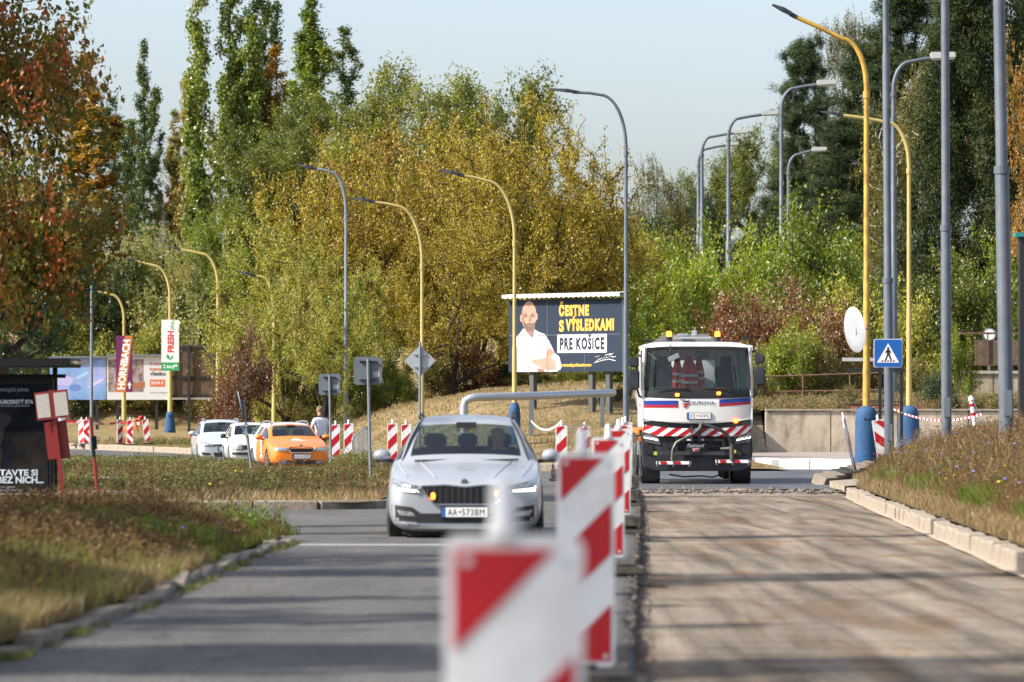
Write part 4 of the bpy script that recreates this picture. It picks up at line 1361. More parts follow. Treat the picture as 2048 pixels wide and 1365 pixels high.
# interior: seats, hanging hi-vis jackets, dash, driver's wheel
i_ = MB(); i_.box(-1.15, 1.15, 0.25, 0.75, 1.75, 2.12); i_.build('dashboard', M_dark, tr, bevel=0.05)
for x in (-0.72, 0.72):
    s_ = MB(); s_.obox((x, 1.45, 2.25), (0.5, 0.16, 0.85)); s_.obox((x, 1.45, 2.78), (0.28, 0.12, 0.22)); s_.box(x-0.25, x+0.25, 0.9, 1.4, 1.75, 1.9)
    s_.build('seat', M_dark, tr, bevel=0.04)
M_hiv = mat('hi-vis red orange', (0.90, 0.09, 0.04), 0.8, var=0.15, scale=5)
M_refl = mat('reflective tape', (0.6, 0.62, 0.6), 0.5)
def jacket(x, y, w, z0, z1, seed):
    r = random.Random(seed)
    m = MB(); vs = []; fs = []
    n = 12; k = 8
    for a in range(k):
        t = a/(k-1); z = z1+(z0-z1)*t
        ww = w*(0.28+0.72*min(1, t*1.9))
        for b in range(n):
            u = -1+2*b/(n-1)
            vs.append((x+u*ww/2+r.uniform(-.012, .012), y+0.06*math.sin(u*7+seed)+0.05*u*u+r.uniform(-.01, .01), z+0.04*math.cos(u*5+seed)*t))
    for a in range(k-1):
        for b in range(n-1):
            q = a*n+b; fs.append((q, q+1, q+n+1, q+n))
    m.add(vs, fs)
    j = m.build('hanging_jacket', M_hiv, tr, smooth=True)
    for t in (0.55, 0.74):
        z = z1+(z0-z1)*t
        MB().box(x-w*0.46, x+w*0.46, y-0.10, y-0.085, z-0.028, z+0.028).build('reflective_band', M_refl, j)
jacket(-0.40, 1.2, 0.24, 2.10, 2.95, 1)
jacket(-0.14, 1.1, 0.42, 2.08, 2.90, 2)
jacket(0.10, 1.3, 0.24, 2.2, 2.92, 3)
st = MB(); P_ = [(0.62+0.22*math.cos(2*math.pi*k/16), 0.62+0.07*math.sin(2*math.pi*k/16), 2.14+0.20*math.sin(2*math.pi*k/16)) for k in range(17)]
st.tube(P_, 0.016, 6, cap=False); st.build('steering_wheel', M_blackp, tr)
MB().obox((0.12, 0.16, 2.92), (0.32, 0.08, 0.14)).build('camera_housing', M_blackp, tr, bevel=0.02)
for x in (0.36, 0.78, 0.86):
    MB().tube([(x, 0.5, 2.98), (x+0.03, 0.5, 2.6), (x+0.10, 0.5, 2.12)], 0.007, 4).build('hanging_cord', mat('pale cord', (0.5, 0.46, 0.4), 0.8), tr)
# wipers
for x0, x1 in ((-0.95, -0.15), (0.15, 0.85)):
    MB().tube([(x1, 0.02, 2.10), (x1-0.1, 0.0, 2.16), (x0, 0.03, 2.15)], 0.014, 5).build('wiper', M_blackp, tr)
# front mirror on its arm
MB().tube([tp(1340, 686)[0:1]+(0.05,)+tp(1340, 686)[1:], (tp(1341, 702)[0], -0.12, tp(0, 702)[1]), (tp(1347, 712)[0], -0.15, tp(0, 712)[1])], 0.014, 6).build('mirror_arm', M_blackp, tr)
MB().obox((tp(1347, 0)[0], -0.16, tp(0, 714)[1]), (0.27, 0.07, 0.12), Matrix.Rotation(math.radians(-24), 3, 'Y')).build('kerb_mirror', M_steel, tr, bevel=0.02)
# side mirrors
for sx, (xa, zu, zl) in ((-1, (-1.42, (2.63, 2.85), (2.12, 2.58))), (1, (1.40, (2.72, 2.93), (2.22, 2.62)))):
    mm = MB(); mm.tube([(sx*1.22, 0.28, 2.98 if sx > 0 else 2.86), (sx*1.31, 0.18, 3.02 if sx > 0 else 2.9), (sx*1.36, 0.16, 2.8), (sx*1.36, 0.16, 2.2), (sx*1.30, 0.2, 1.98), (sx*1.22, 0.28, 1.95)], 0.028, 8)
    a_ = mm.build('mirror_arm', M_tb, tr, smooth=True)
    MB().box(xa-0.115, xa+0.115, 0.06, 0.18, *zu).build('mirror', M_tb, a_, bevel=0.03)
    MB().box(xa-0.115, xa+0.125, 0.05, 0.20, *zl).build('mirror', M_tb, a_, bevel=0.035)
# stripes, words and emblem on the white panel
def tpatch(name, poly, m, parent, off=0.006, thick=0.004, step=0.08):
    return TS.patch(name, poly, m, parent, off=off, thick=thick, step=step)
fpo = o
tpatch('blue_stripe', [(-1.20, 1.885), (-0.43, 1.885), (-0.43, 1.79), (-1.20, 1.785)], M_blue, tr)
tpatch('red_stripe', [(-1.20, 1.783), (-0.43, 1.787), (-0.43, 1.725), (-1.20, 1.72)], M_red2, tr)
tpatch('blue_stripe', [(0.49, 1.905), (1.20, 1.95), (1.20, 1.86), (0.49, 1.81)], M_blue, tr)
tpatch('red_stripe', [(0.49, 1.807), (1.20, 1.857), (1.20, 1.80), (0.49, 1.75)], M_red2, tr)
yl = TS.y(0, 1.8)-0.012
text('lettering', 'EUROVIA', -0.115, 0.385, 1.79, 1.87, yl, mat('dark navy lettering', (0.015, 0.03, 0.14), 0.5), tr, bold=0.012, gap=1.12)
M_navy = mat('navy print', (0.02, 0.035, 0.12), 0.5)
for k, (m_, z0, dx_) in enumerate(((M_navy, 1.865, 0.0), (M_red2, 1.80, 0.0), (M_red2, 1.745, 0.01))):
    w_ = (0.15, 0.16, 0.10)[k]
    pts = [(-0.33+dx_, z0+0.03), (-0.33+w_/3, z0+0.012), (-0.33+w_*0.75, z0+0.02), (-0.33+w_, z0+0.035), (-0.33+w_, z0-0.002), (-0.33+w_*0.6, z0-0.02), (-0.33+w_*0.25, z0-0.02), (-0.33+dx_, z0)]
    MB().prism(pts, yl-0.002, yl+0.004).build('emblem_bar', m_, tr)
class _S:
    def y(s, x, z, default=0): return 0.02
plate(tr, _S(), -0.225, 0.295, 1.475, 1.60, ('KE', '1020Q'), y=0.03)
for px_, py_ in ((1354.5, 788.5), (1437.5, 785.5), (1472, 841.5)):
    x, z = tp(px_, py_)
    MB().box(x-0.045, x+0.045, -0.03 if z > 1.9 else 0.02, 0.02 if z > 1.9 else 0.10, z-0.035, z+0.035).build('warning_light', E_orange, tr, bevel=0.01)
# rotating beacons and antenna on the roof
for px_ in (1339.5, 1437):
    x = (px_-1395)/89.3
    b_ = MB().lathe([(0.075, 0), (0.075, 0.09), (0.065, 0.10)], 12, (x, 0.45, 3.22)).build('roof_beacon', M_blackp, tr)
    MB().lathe([(0.062, 0.0), (0.065, 0.08), (0.045, 0.125)], 12, (x, 0.45, 3.32)).build('amber_dome', E_beacon, b_, smooth=True)
MB().obox((1.10, 0.55, 3.30), (0.16, 0.12, 0.10)).build('roof_camera', M_blackp, tr, bevel=0.02)
MB().obox((-1.05, 0.5, 3.24), (0.1, 0.1, 0.08)).build('roof_camera', M_blackp, tr, bevel=0.02)
MB().box(-0.5, 0.35, 0.9, 0.98, 3.28, 3.33).build('roof_rack', M_steel, tr)
# chute plate behind the cab
ch = MB(); ch.prism([(-1.10, 3.14), (-0.62, 3.40), (0.28, 3.42), (0.62, 3.28), (0.85, 3.14)], 2.5, 2.56)
ch.build('tank_hatch_cover', mat('dark dusty steel', (0.20, 0.20, 0.20), 0.6, var=0.15), tr)
ch = MB(); ch.box(-0.35, -0.1, 2.2, 2.5, 3.36, 3.42); ch.box(-0.02, 0.1, 2.2, 2.4, 3.36, 3.5); ch.build('hatch_clamp', M_steel, tr, bevel=0.02)
# red and white hazard board: wraps the bumper, dips in the middle
hz_t = lambda x: 1.33-0.0*abs(x)-(0.09*(1-min(1, abs(x)/1.2)**3)) + (0.02)
hz_b = lambda x: 1.085+0.10*max(0, abs(x)-0.9)/0.3
def board_y(x): return -0.06+0.18*(abs(x)/1.22)**3
bd = MB(); vs = []; fs = []
for i in range(33):
    x = -1.22+2.44*i/32; y = board_y(x)
    vs += [(x, y, hz_b(x)), (x, y, hz_t(x)), (x, y+0.05, hz_t(x)), (x, y+0.05, hz_b(x))]
for i in range(32):
    a = i*4
    for k in range(4): fs.append((a+k, a+(k+1) % 4, a+4+(k+1) % 4, a+4+k))
bd.add(vs, fs); hb = bd.build('hazard_board', M_whitesm, tr)
w_s = 0.155
k = -9
while k < 9:
    x0 = k*2*w_s-0.02
    vs = []; fs = []
    for i in range(5):
        t = i/4; 
        for u in (0, 1):
            lean = (0.26*t if True else 0)
            x = x0+u*w_s+lean-0.13
            x = max(-1.219, min(1.219, x))
            z = hz_b(x)+(hz_t(x)-hz_b(x))*t
            vs.append((x, board_y(x)-0.004, z))
    if vs[-1][0]-vs[-2][0] > 0.01 or vs[1][0]-vs[0][0] > 0.01:
        for i in range(4): fs.append((2*i, 2*i+1, 2*i+3, 2*i+2))
        MB().add(vs, fs).build('red_stripe', M_red, hb)
    k += 1
MB().prism([(-1.2, 1.40), (-1.0, 1.43), (0, 1.36), (1.0, 1.43), (1.2, 1.46), (1.2, 1.30), (0, 1.2), (-1.2, 1.30)], 0.10, 0.30).build('panel_gap', M_blackp, tr)
# dark bumper assembly
bm_ = MB(); bm_.prism([(-1.22, 1.12), (1.22, 1.12), (1.245, 0.75), (1.20, 0.38), (0.9, 0.30), (-0.9, 0.30), (-1.20, 0.38), (-1.245, 0.75)], 0.10, 0.65)
bm_.build('bumper', M_tb, tr, bevel=0.03)
bm_ = MB(); bm_.prism([(-0.72, 1.14), (0.72, 1.14), (0.66, 0.80), (-0.66, 0.80)], 0.045, 0.12); bm_.build('grille_panel', M_blackp, tr, bevel=0.02)
for rr in range(4):
    for cc_ in range(12):
        x = -0.58+cc_*0.105+(0.05 if rr % 2 else 0); z = 0.86+rr*0.075
        if abs(x) < 0.64:
            MB().prism([(x-0.042, z), (x-0.02, z+0.028), (x+0.02, z+0.028), (x+0.042, z), (x+0.02, z-0.028), (x-0.02, z-0.028)], 0.028, 0.046).build('grille_cell', M_tb, tr)
for sgn in (1, -1):
    f = lambda poly: poly if sgn > 0 else mir(poly)
    h_ = MB().prism(f([(-1.225, 1.17), (-0.86, 1.11), (-0.83, 0.89), (-1.17, 0.95)]), 0.075, 0.11).build('headlight', M_lampglass, tr)
    MB().prism(f([(-1.20, 1.085), (-1.0, 1.05), (-0.88, 1.015), (-0.88, 0.975), (-1.0, 1.005), (-1.20, 1.04)]), 0.068, 0.074).build('running_light', emis_mat('truck running light', (1, 0.92, 0.8), 1.7), h_)
    for kk in range(3):
        MB().lathe([(0.035, 0), (0.035, 0.01)], 10, (sgn*-1.14+sgn*kk*0.09, 0.062, 1.0-kk*0.012+0.08), 'Y').build('reflector', M_lampin, h_)
    MB().prism(f([(-1.18, 0.90), (-1.0, 0.88), (-0.98, 0.66), (-1.19, 0.70)]), 0.07, 0.11).build('bumper_step', M_blackp, tr)
    MB().prism(f([(-0.90, 0.56), (-0.60, 0.56), (-0.60, 0.50), (-0.90, 0.50)]), 0.08, 0.11).build('bumper_slot', M_blackp, tr)
# equipment carrier on the front
MB().box(-1.02, 0.98, -0.10, -0.02, 0.655, 0.745).build('carrier_beam', M_tb, tr, bevel=0.01)
MB().box(-0.5, 0.62, -0.08, 0.0, 0.97, 1.03).build('carrier_beam', M_blackp, tr)
for x in (-0.47, 0.58): MB().box(x-0.03, x+0.03, -0.07, 0.03, 0.72, 1.06).build('carrier_upright', M_blackp, tr)
MB().box(-0.98, -0.91, -0.106, -0.10, 0.66, 0.74).build('sticker', M_yel, tr)
MB().box(0.80, 0.86, -0.106, -0.10, 0.70, 0.78).build('sticker', M_yel, tr)
MB().box(0.02, 0.14, -0.09, -0.082, 0.98, 1.03).build('sticker', mat('red white sticker', (0.6, 0.4, 0.4), 0.6), tr)
MB().box(-0.24, -0.14, -0.09, -0.082, 0.985, 1.02).build('sticker', M_whitesm, tr)
nb = MB().box(-0.28, 0.24, -0.02, 0.03, 0.66, 0.93).build('nose_plate', M_blackp, tr)
text('lettering', 'Rabaud', -0.235, 0.155, 0.835, 0.92, -0.026, M_whitesm, nb, bold=0.02, shear=0.3)
MB().prism([(-0.125, 0.80), (0.065, 0.82), (-0.03, 0.69)], -0.028, -0.02).build('triangle_emblem', M_whitesm, nb)
MB().prism([(-0.10, 0.792), (0.04, 0.806), (-0.03, 0.715)], -0.032, -0.028).build('triangle_emblem_inner', M_red2, nb)
MB().box(-0.16, -0.11, -0.14, -0.02, 0.95, 1.32).build('pipe_bracket', M_tb, tr)
MB().box(0.02, 0.07, -0.14, -0.02, 0.95, 1.32).build('pipe_bracket', M_tb, tr)
def T3(cx_, cy_, y): x, z = tp(1230+cx_/3.9, 640+cy_/3.9); return (x, y, z)
MB().tube([T3(672, 800, -0.1), T3(660, 840, -0.16), T3(620, 880, -0.2), T3(540, 915, -0.22), T3(475, 950, -0.24), T3(448, 1000, -0.24), T3(442, 1090, -0.22)], [0.04, 0.04, 0.035, 0.032, 0.032, 0.032, 0.04], 8).build('spray_pipe', M_pipe, tr, smooth=True)
MB().tube([T3(672, 802, -0.1), T3(760, 830, -0.2), T3(850, 870, -0.24), T3(892, 920, -0.25), T3(902, 1000, -0.24), T3(908, 1095, -0.22)], 0.038, 8).build('hose', M_blackp, tr, smooth=True)
MB().tube([T3(905, 960, -0.24), T3(906, 1090, -0.23)], 0.05, 8).build('pipe_end', M_pipe, tr, smooth=True)
MB().tube([T3(820, 1000, -0.14), T3(900, 995, -0.2)], 0.035, 8).build('spray_pipe', M_pipe, tr, smooth=True)
for a, b, zz in ((318, 590, 1108), (780, 1052, 1097)):
    A = T3(a, zz, -0.22); B = T3(b, zz-8, -0.22)
    sb = MB().box(A[0], B[0], -0.25, -0.19, A[2]-0.035, A[2]+0.035).build('spray_bar', M_whitesm, tr)
    n = 4
    for k in range(n):
        xa = A[0]+(B[0]-A[0])*(0.14+0.2*k)
        if k % 2 == 0: MB().prism([(xa, A[2]-0.034), (xa+0.14, A[2]-0.034), (xa+0.11, A[2]+0.034), (xa-0.03, A[2]+0.034)], -0.255, -0.251).build('red_stripe', M_red, sb)
    for x in (A[0]+0.03, (A[0]+B[0])/2, B[0]-0.03):
        MB().tube([(x, -0.24, A[2]+0.05), (x, -0.24, A[2]-0.09)], 0.022, 6).build('nozzle', M_pipe, sb)
MB().tube([(-0.62, 0.3, 0.22), (-0.3, 0.25, 0.17), (0.1, 0.25, 0.19), (0.35, 0.25, 0.16), (0.6, 0.3, 0.24)], 0.018, 6).build('hanging_cable', M_blackp, tr)
# chassis, tank and side equipment
ch = MB(); ch.box(-0.45, -0.3, 0.6, 9.0, 0.75, 1.0); ch.box(0.3, 0.45, 0.6, 9.0, 0.75, 1.0); ch.box(-1.1, 1.1, 2.15, 2.3, 0.6, 1.3); ch.box(-0.8, 0.8, 1.2, 1.6, 0.35, 0.7)
ch.build('chassis', M_blackp, tr)
MB().lathe([(0.5, 2.45), (0.96, 2.6), (1.12, 2.85), (1.12, 8.4), (0.9, 8.75), (0.4, 8.85)], 28, (-0.0, 0, 2.0), 'Y').build('tank', M_tank, tr, smooth=True)
for y in (3.4, 5.4, 7.4):
    MB().lathe([(1.14, y), (1.14, y+0.08)], 28, (0, 0, 2.0), 'Y').build('tank_band', M_steel, tr)
for sx in (-1, 1):
    MB().box(min(sx*0.75, sx*1.24), max(sx*0.75, sx*1.24), 2.4, 3.1, 1.25, 1.85).build('side_box', M_tw, tr, bevel=0.03)
    MB().box(min(sx*0.95, sx*1.25), max(sx*0.95, sx*1.25), 2.4, 8.6, 1.12, 1.22).build('side_rail', M_orng, tr)
    MB().box(min(sx*0.9, sx*1.2), max(sx*0.9, sx*1.2), 3.3, 4.8, 0.55, 1.0).build('fuel_tank', M_alu, tr, bevel=0.06)
    MB().tube([(sx*1.18, 2.3, 0.7), (sx*1.2, 2.3, 1.2)], 0.03, 6).build('side_lamp_post', M_tb, tr)
    MB().obox((sx*1.22, 2.25, 1.0), (0.08, 0.06, 0.12)).build('marker_lamp', M_orng, tr)
    # front mudguard
    MB().lathe([(0.60, -0.2), (0.60, 0.2), (0.57, 0.2), (0.57, -0.2)], 24, (sx*1.02, 0.95, 0.55), 'X').build('mudguard', M_tb, tr)
    for y in (0.95, 2.75, 6.2, 7.55):
        wheel(tr, sx*1.045, y, 0.52, 0.34, sx, rim=M_steel, name='wheel', spokes=8)
MB().box(-1.0, -0.7, 8.6, 8.9, 0.6, 1.1).build('rear_box', M_tb, tr)
# ------------------------------------------------------------------ beacons (warning panels)
M_foot = mat('recycled rubber foot', (0.045, 0.042, 0.04), 0.95, var=0.3, scale=8, dirt=(0.2, 0.16, 0.12), dscale=6, damt=0.6)
M_bw = mat('beacon white', (0.74, 0.75, 0.76), 0.5, var=0.03, scale=3, dirt=(0.42, 0.39, 0.35), dscale=3.5, damt=0.55)

def beacon(label, x, y, z, lift=0.12, rz=0.0, tilt=0.0, W=0.25, H=1.0, arrow=False, lamp=True, lean=(0, 0), group='red and white beacon panels', flip=False, foot=True, lamp_dx=0.0):
    r = empty('beacon_panel', (x, y, z), rz, label, 'traffic beacon', group)
    r.rotation_euler = (lean[1], tilt, rz)
    b = MB(); 
    # rounded frame
    fr = 0.014; R = 0.03
    def rrect(x0, x1, z0, z1, R, n=5):
        P = []
        for cx_, cz, a0 in ((x1-R, z1-R, 0), (x0+R, z1-R, 90), (x0+R, z0+R, 180), (x1-R, z0+R, 270)):
            for k in range(n+1):
                a = math.radians(a0+90*k/n); P.append((cx_+R*math.cos(a), cz+R*math.sin(a)))
        return P
    p = MB().prism(rrect(-W/2-fr, W/2+fr, lift-fr, lift+H+fr, R), -0.018, 0.018).build('panel', M_bw, r)
    z1 = lift+H-0.012; z0 = lift+0.012; xa, xb = -W/2+0.004, W/2-0.004
    Wi = xb-xa
    if not arrow:
        for lo, hi in ((-0.01, 0.205), (0.455, 0.70), (0.945, 1.30)):
            poly = [(xa, z0), (xb, z0), (xb, z1), (xa, z1)]
            sgn = -1 if flip else 1
            # u = (z1 - z) + (x - xa)
            if not flip:
                poly = clip_poly(poly, 1, -1, hi-z1+xa); poly = clip_poly(poly, -1, 1, -(lo-z1+xa))
            else:
                poly = clip_poly(poly, -1, -1, hi-z1-xb); poly = clip_poly(poly, 1, 1, -(lo-z1-xb))
            if len(poly) >= 3: MB().prism(poly, -0.022, -0.018).build('red_stripe', M_red, p)
    else:
        zc = (z0+z1)/2
        for (a, bq) in ((-0.02, 0.17), (0.36, 0.60)):
            for s in (1, -1):
                poly = [(xa, zc), (xb, zc), (xb, z1), (xa, z1)]
                poly = clip_poly(poly, -1, 1, bq+zc-xa-0.0-0.25+0.12); poly = clip_poly(poly, 1, -1, -(a+zc-xa-0.25+0.12))
                if s < 0: poly = [(q[0], 2*zc-q[1]) for q in poly][::-1]
                if len(poly) >= 3: MB().prism(poly, -0.022, -0.018).build('red_stripe', M_red, p)
    for (sx, sz) in ((-1, 1), (1, 1), (-1, -1), (1, -1)):
        MB().lathe([(0.011, -0.006), (0.011, 0)], 8, (sx*(W/2-0.03), -0.02, lift+H/2+sz*(H/2-0.035)), 'Y').build('rivet', M_bw, p)
    if lamp:
        l = MB(); l.lathe([(0.034, 0), (0.034, 0.02), (0.026, 0.03), (0.026, 0.10), (0.020, 0.115), (0.006, 0.12)], 12, (lamp_dx, 0, lift+H+fr-0.004))
        l.build('handle_post', M_bw, r, smooth=True)
    if foot:
        f = MB(); f.box(-0.30, 0.30, -0.38, 0.38, 0.0, 0.06); f.box(-0.22, 0.22, -0.28, 0.28, 0.06, 0.095)
        f.build('foot', M_foot, r, bevel=0.012)
        if lift > 0.15:
            MB().box(-0.26, 0.26, -0.34, 0.34, -0.10 if False else 0.095, lift-0.03).build('foot_block', M_foot, r, bevel=0.01)
        else:
            MB().box(-0.05, 0.05, -0.05, 0.05, 0.09, lift).build('socket', M_foot, r)
    return r
bl = 'beacons lined along the edge of the milled lane'
def bx(D): return -0.246+0.0325*D
beacon('nearest red and white beacon panel, large and blurred at the bottom centre', bx(7.68)+0.0, 7.68, 0.0, 0.115, group=bl, lamp_dx=-0.02)
beacon('second beacon panel of the row, directly behind the large blurred one', bx(18.5), 18.5, 0.0, 0.13, group=bl, lamp_dx=-0.02)
beacon('third beacon panel of the row, half hidden behind the second', bx(33), 33, road_z(33)+0.02, 0.15, group=bl, rz=0.06)
beacon('fourth beacon panel of the row, its right edge peeping past the third', bx(46)+0.03, 46, road_z(46), 0.24, group=bl)
beacon('fifth beacon panel of the row, beside the front left of the truck', bx(62)+0.02, 62, road_z(62), 0.30, group=bl)
beacon('sixth beacon panel of the row, last one before the truck', bx(75)+0.02, 75, road_z(75), 0.36, group=bl)
for k, y in enumerate((13.5, 24.5, 39.5, 53)):
    fm = MB(); fm.box(-0.30, 0.30, -0.42, 0.42, 0.0, 0.07); fm.box(-0.26, 0.26, -0.36, 0.36, 0.07, 0.13)
# beacons of the far kerb
fg = 'beacons along the far side of the road'
def fb(px, py_top, D, label, **k):
    zt = wz(py_top, D)
    g = max(float(zfar(wx(px, D), D)) if D > 126 else road_z(D), road_z(D))
    lift = max(0.12, zt-1.02-g)
    return beacon(label, wx(px, D), D, g, lift, group=fg, **k)
fb(1123, 851, 92, 'beacon panel right of the silver white car, first one with the chain')
fb(1169, 853, 95, 'beacon panel with chain, second to the right of the silver white car', rz=0.1)
fb(785, 847, 104, 'beacon panel just left of the silver white car roof')
fb(812, 848, 108, 'beacon panel half hidden behind the silver white car roof')
fb(697, 847, 112, 'beacon panel in front of the grey lamp post right of the white T-shirt')
fb(671, 849, 118, 'beacon panel next to the man in the white T-shirt, half behind a sign post')
fb(297, 838, 168, 'tilted beacon panel standing alone on the far grass', tilt=-0.13, flip=False)
fb(260, 843, 165, 'beacon panel with arrow stripes in front of the orange worker', arrow=True)
fb(240, 846, 169, 'beacon panel just behind the arrow striped one, left of the orange worker', rz=0.5)
fb(173, 843, 166, 'right one of two beacon panels side by side at the tape end', arrow=True)
fb(163, 844, 167, 'left one of two beacon panels side by side at the tape end', rz=-0.5)
# chain between the kerb beacons
M_chain = mat('red white chain', (0.75, 0.45, 0.43), 0.5)
def sag(a, b, s, n=14):
    a = Vector(a); b = Vector(b)
    return [a.lerp(b, t/n)-Vector((0, 0, s*4*(t/n)*(1-t/n))) for t in range(n+1)]
def tape(name, label, cat, pts, w, mats_, seg=0.5, thin=0.004, group=None):
    r = empty(name, tuple(pts[0]), 0, label, cat, group)
    # alternating coloured lengths
    P = [Vector(p) for p in pts]; cum = [0]
    for a, b in zip(P[:-1], P[1:]): cum.append(cum[-1]+(b-a).length)
    tot = cum[-1]; n = max(2, int(tot/seg))
    def at(s):
        for i in range(len(P)-1):
            if s <= cum[i+1] or i == len(P)-2:
                t = (s-cum[i])/max(1e-6, cum[i+1]-cum[i]); return P[i].lerp(P[i+1], t)
    for k in range(n):
        a = at(tot*k/n)-P[0]; b = at(tot*(k+1)/n)-P[0]
        m = MB(); d = Vector((0, 0, w/2)); o_ = Vector((0, thin, 0))
        m.add([a-d, b-d, b+d, a+d, a-d+o_, b-d+o_, b+d+o_, a+d+o_], [(0,1,2,3),(7,6,5,4),(0,4,5,1),(1,5,6,2),(2,6,7,3),(3,7,4,0)])
        m.build('red_length' if k % 2 == 0 else 'white_length', mats_[k % 2], r)
    return r
D1, D2 = 92, 95
tape('barrier_chain', 'red and white plastic chain sagging towards the silver white car roof', 'chain', sag((wx(1062, 99), 99, wz(842, 99)), (wx(1122, D1), D1, wz(843, D1)), 0.22)+sag((wx(1122, D1), D1, wz(843, D1)), (wx(1168, D2), D2, wz(850, D2)), 0.10)[1:], 0.05, (M_chain, M_whitesm), 0.09, 0.03)
tape('barrier_tape', 'red and white tape strung between the beacons beyond the island', 'tape', sag((wx(128, 166), 166, wz(842, 166)), (wx(172, 166), 166, wz(842, 166)), 0.05)+sag((wx(172, 166), 166, wz(843, 166)), (wx(240, 169), 169, wz(845, 169)), 0.10)[1:]+sag((wx(240, 169), 169, wz(845, 169)), (wx(296, 168), 168, wz(844, 168)), 0.08)[1:], 0.09, (M_red, M_whitesm), 0.5)
tape('barrier_tape', 'red and white tape sagging from the pedestrian sign pole over the second blue lamp foot', 'tape', sag((wx(1781, 93), 92.6, wz(818, 92.6)), (wx(1880, 97), 88, wz(827, 88)), 0.22)+sag((wx(1880, 97), 88, wz(827, 88)), (wx(1944, 84), 84, wz(795, 84)), 0.10)[1:], 0.045, (M_red, M_whitesm), 0.10)
# tilted beacons at the right corner
r_ = beacon('white beacon panel seen edge-on, leaning against the blue lamp foot at the corner', wx(1712, 88), 88, road_z(88)+0.15, 0.10, rz=math.radians(76), group='beacons at the right corner', foot=False)
r_.rotation_euler = (0.0, math.radians(-12), math.radians(0)); r_.rotation_euler = Matrix.Rotation(math.radians(-11), 4, 'Y').to_euler()
r_.rotation_mode = 'QUATERNION'
r_.rotation_quaternion = (Quaternion((0, 1, 0), math.radians(-12)) @ Quaternion((0, 0, 1), math.radians(74)))
r_.scale = (1, 1, 1.22)
r2 = beacon('beacon panel leaning behind the pedestrian sign pole with broad stripes facing us', wx(1771, 96), 96, road_z(96)+0.25, 0.1, group='beacons at the right corner', foot=True, flip=True)
r2.rotation_mode = 'QUATERNION'; r2.rotation_quaternion = Quaternion((0, 1, 0), math.radians(-9)); r2.scale = (1.15, 1, 1.1)
# small white post at the end of the tape
pw = empty('marker_post', (wx(1950, 84), 84, wz(838, 84)-0.15), 0, 'short white post with red bands leaning in the weeds at the tape end', 'marker post')
pw.rotation_euler = (0, math.radians(-8), 0)
MB().lathe([(0.05, 0), (0.05, 0.55), (0.07, 0.56), (0.07, 0.60), (0.03, 0.66)], 10).build('post', M_bw, pw, smooth=True)
for z in (0.22, 0.42): MB().lathe([(0.052, z), (0.052, z+0.07)], 10).build('red_band', M_red, pw)

# ------------------------------------------------------------------ street lamps
M_yel2 = mat('ochre lamp paint', (0.50, 0.31, 0.045), 0.5, var=0.14, scale=2.5, dirt=(0.20, 0.075, 0.025), dscale=2.4, damt=0.75)
M_yel3 = mat('faded yellow lamp paint', (0.40, 0.315, 0.10), 0.6, var=0.10, scale=2.5, dirt=(0.42, 0.36, 0.16), dscale=1.8, damt=0.5)
M_gal = mat('blue grey lamp steel', (0.085, 0.105, 0.135), 0.5, metal=0.0, var=0.12, scale=3, dirt=(0.15, 0.16, 0.17), dscale=1.5, damt=0.5)
M_gal2 = mat('pale lamp steel', (0.17, 0.20, 0.23), 0.5, metal=0.1, var=0.12, scale=3)
M_head = mat('dark lamp head', (0.03, 0.033, 0.045), 0.45, var=0.1)
M_headw = mat('pale lamp head', (0.36, 0.37, 0.36), 0.5, var=0.05)
M_blueft = mat('blue painted concrete foot', (0.014, 0.066, 0.17), 0.8, var=0.14, scale=4, bump=0.5, bscale=14, dirt=(0.05, 0.10, 0.17), dscale=3, damt=0.5)
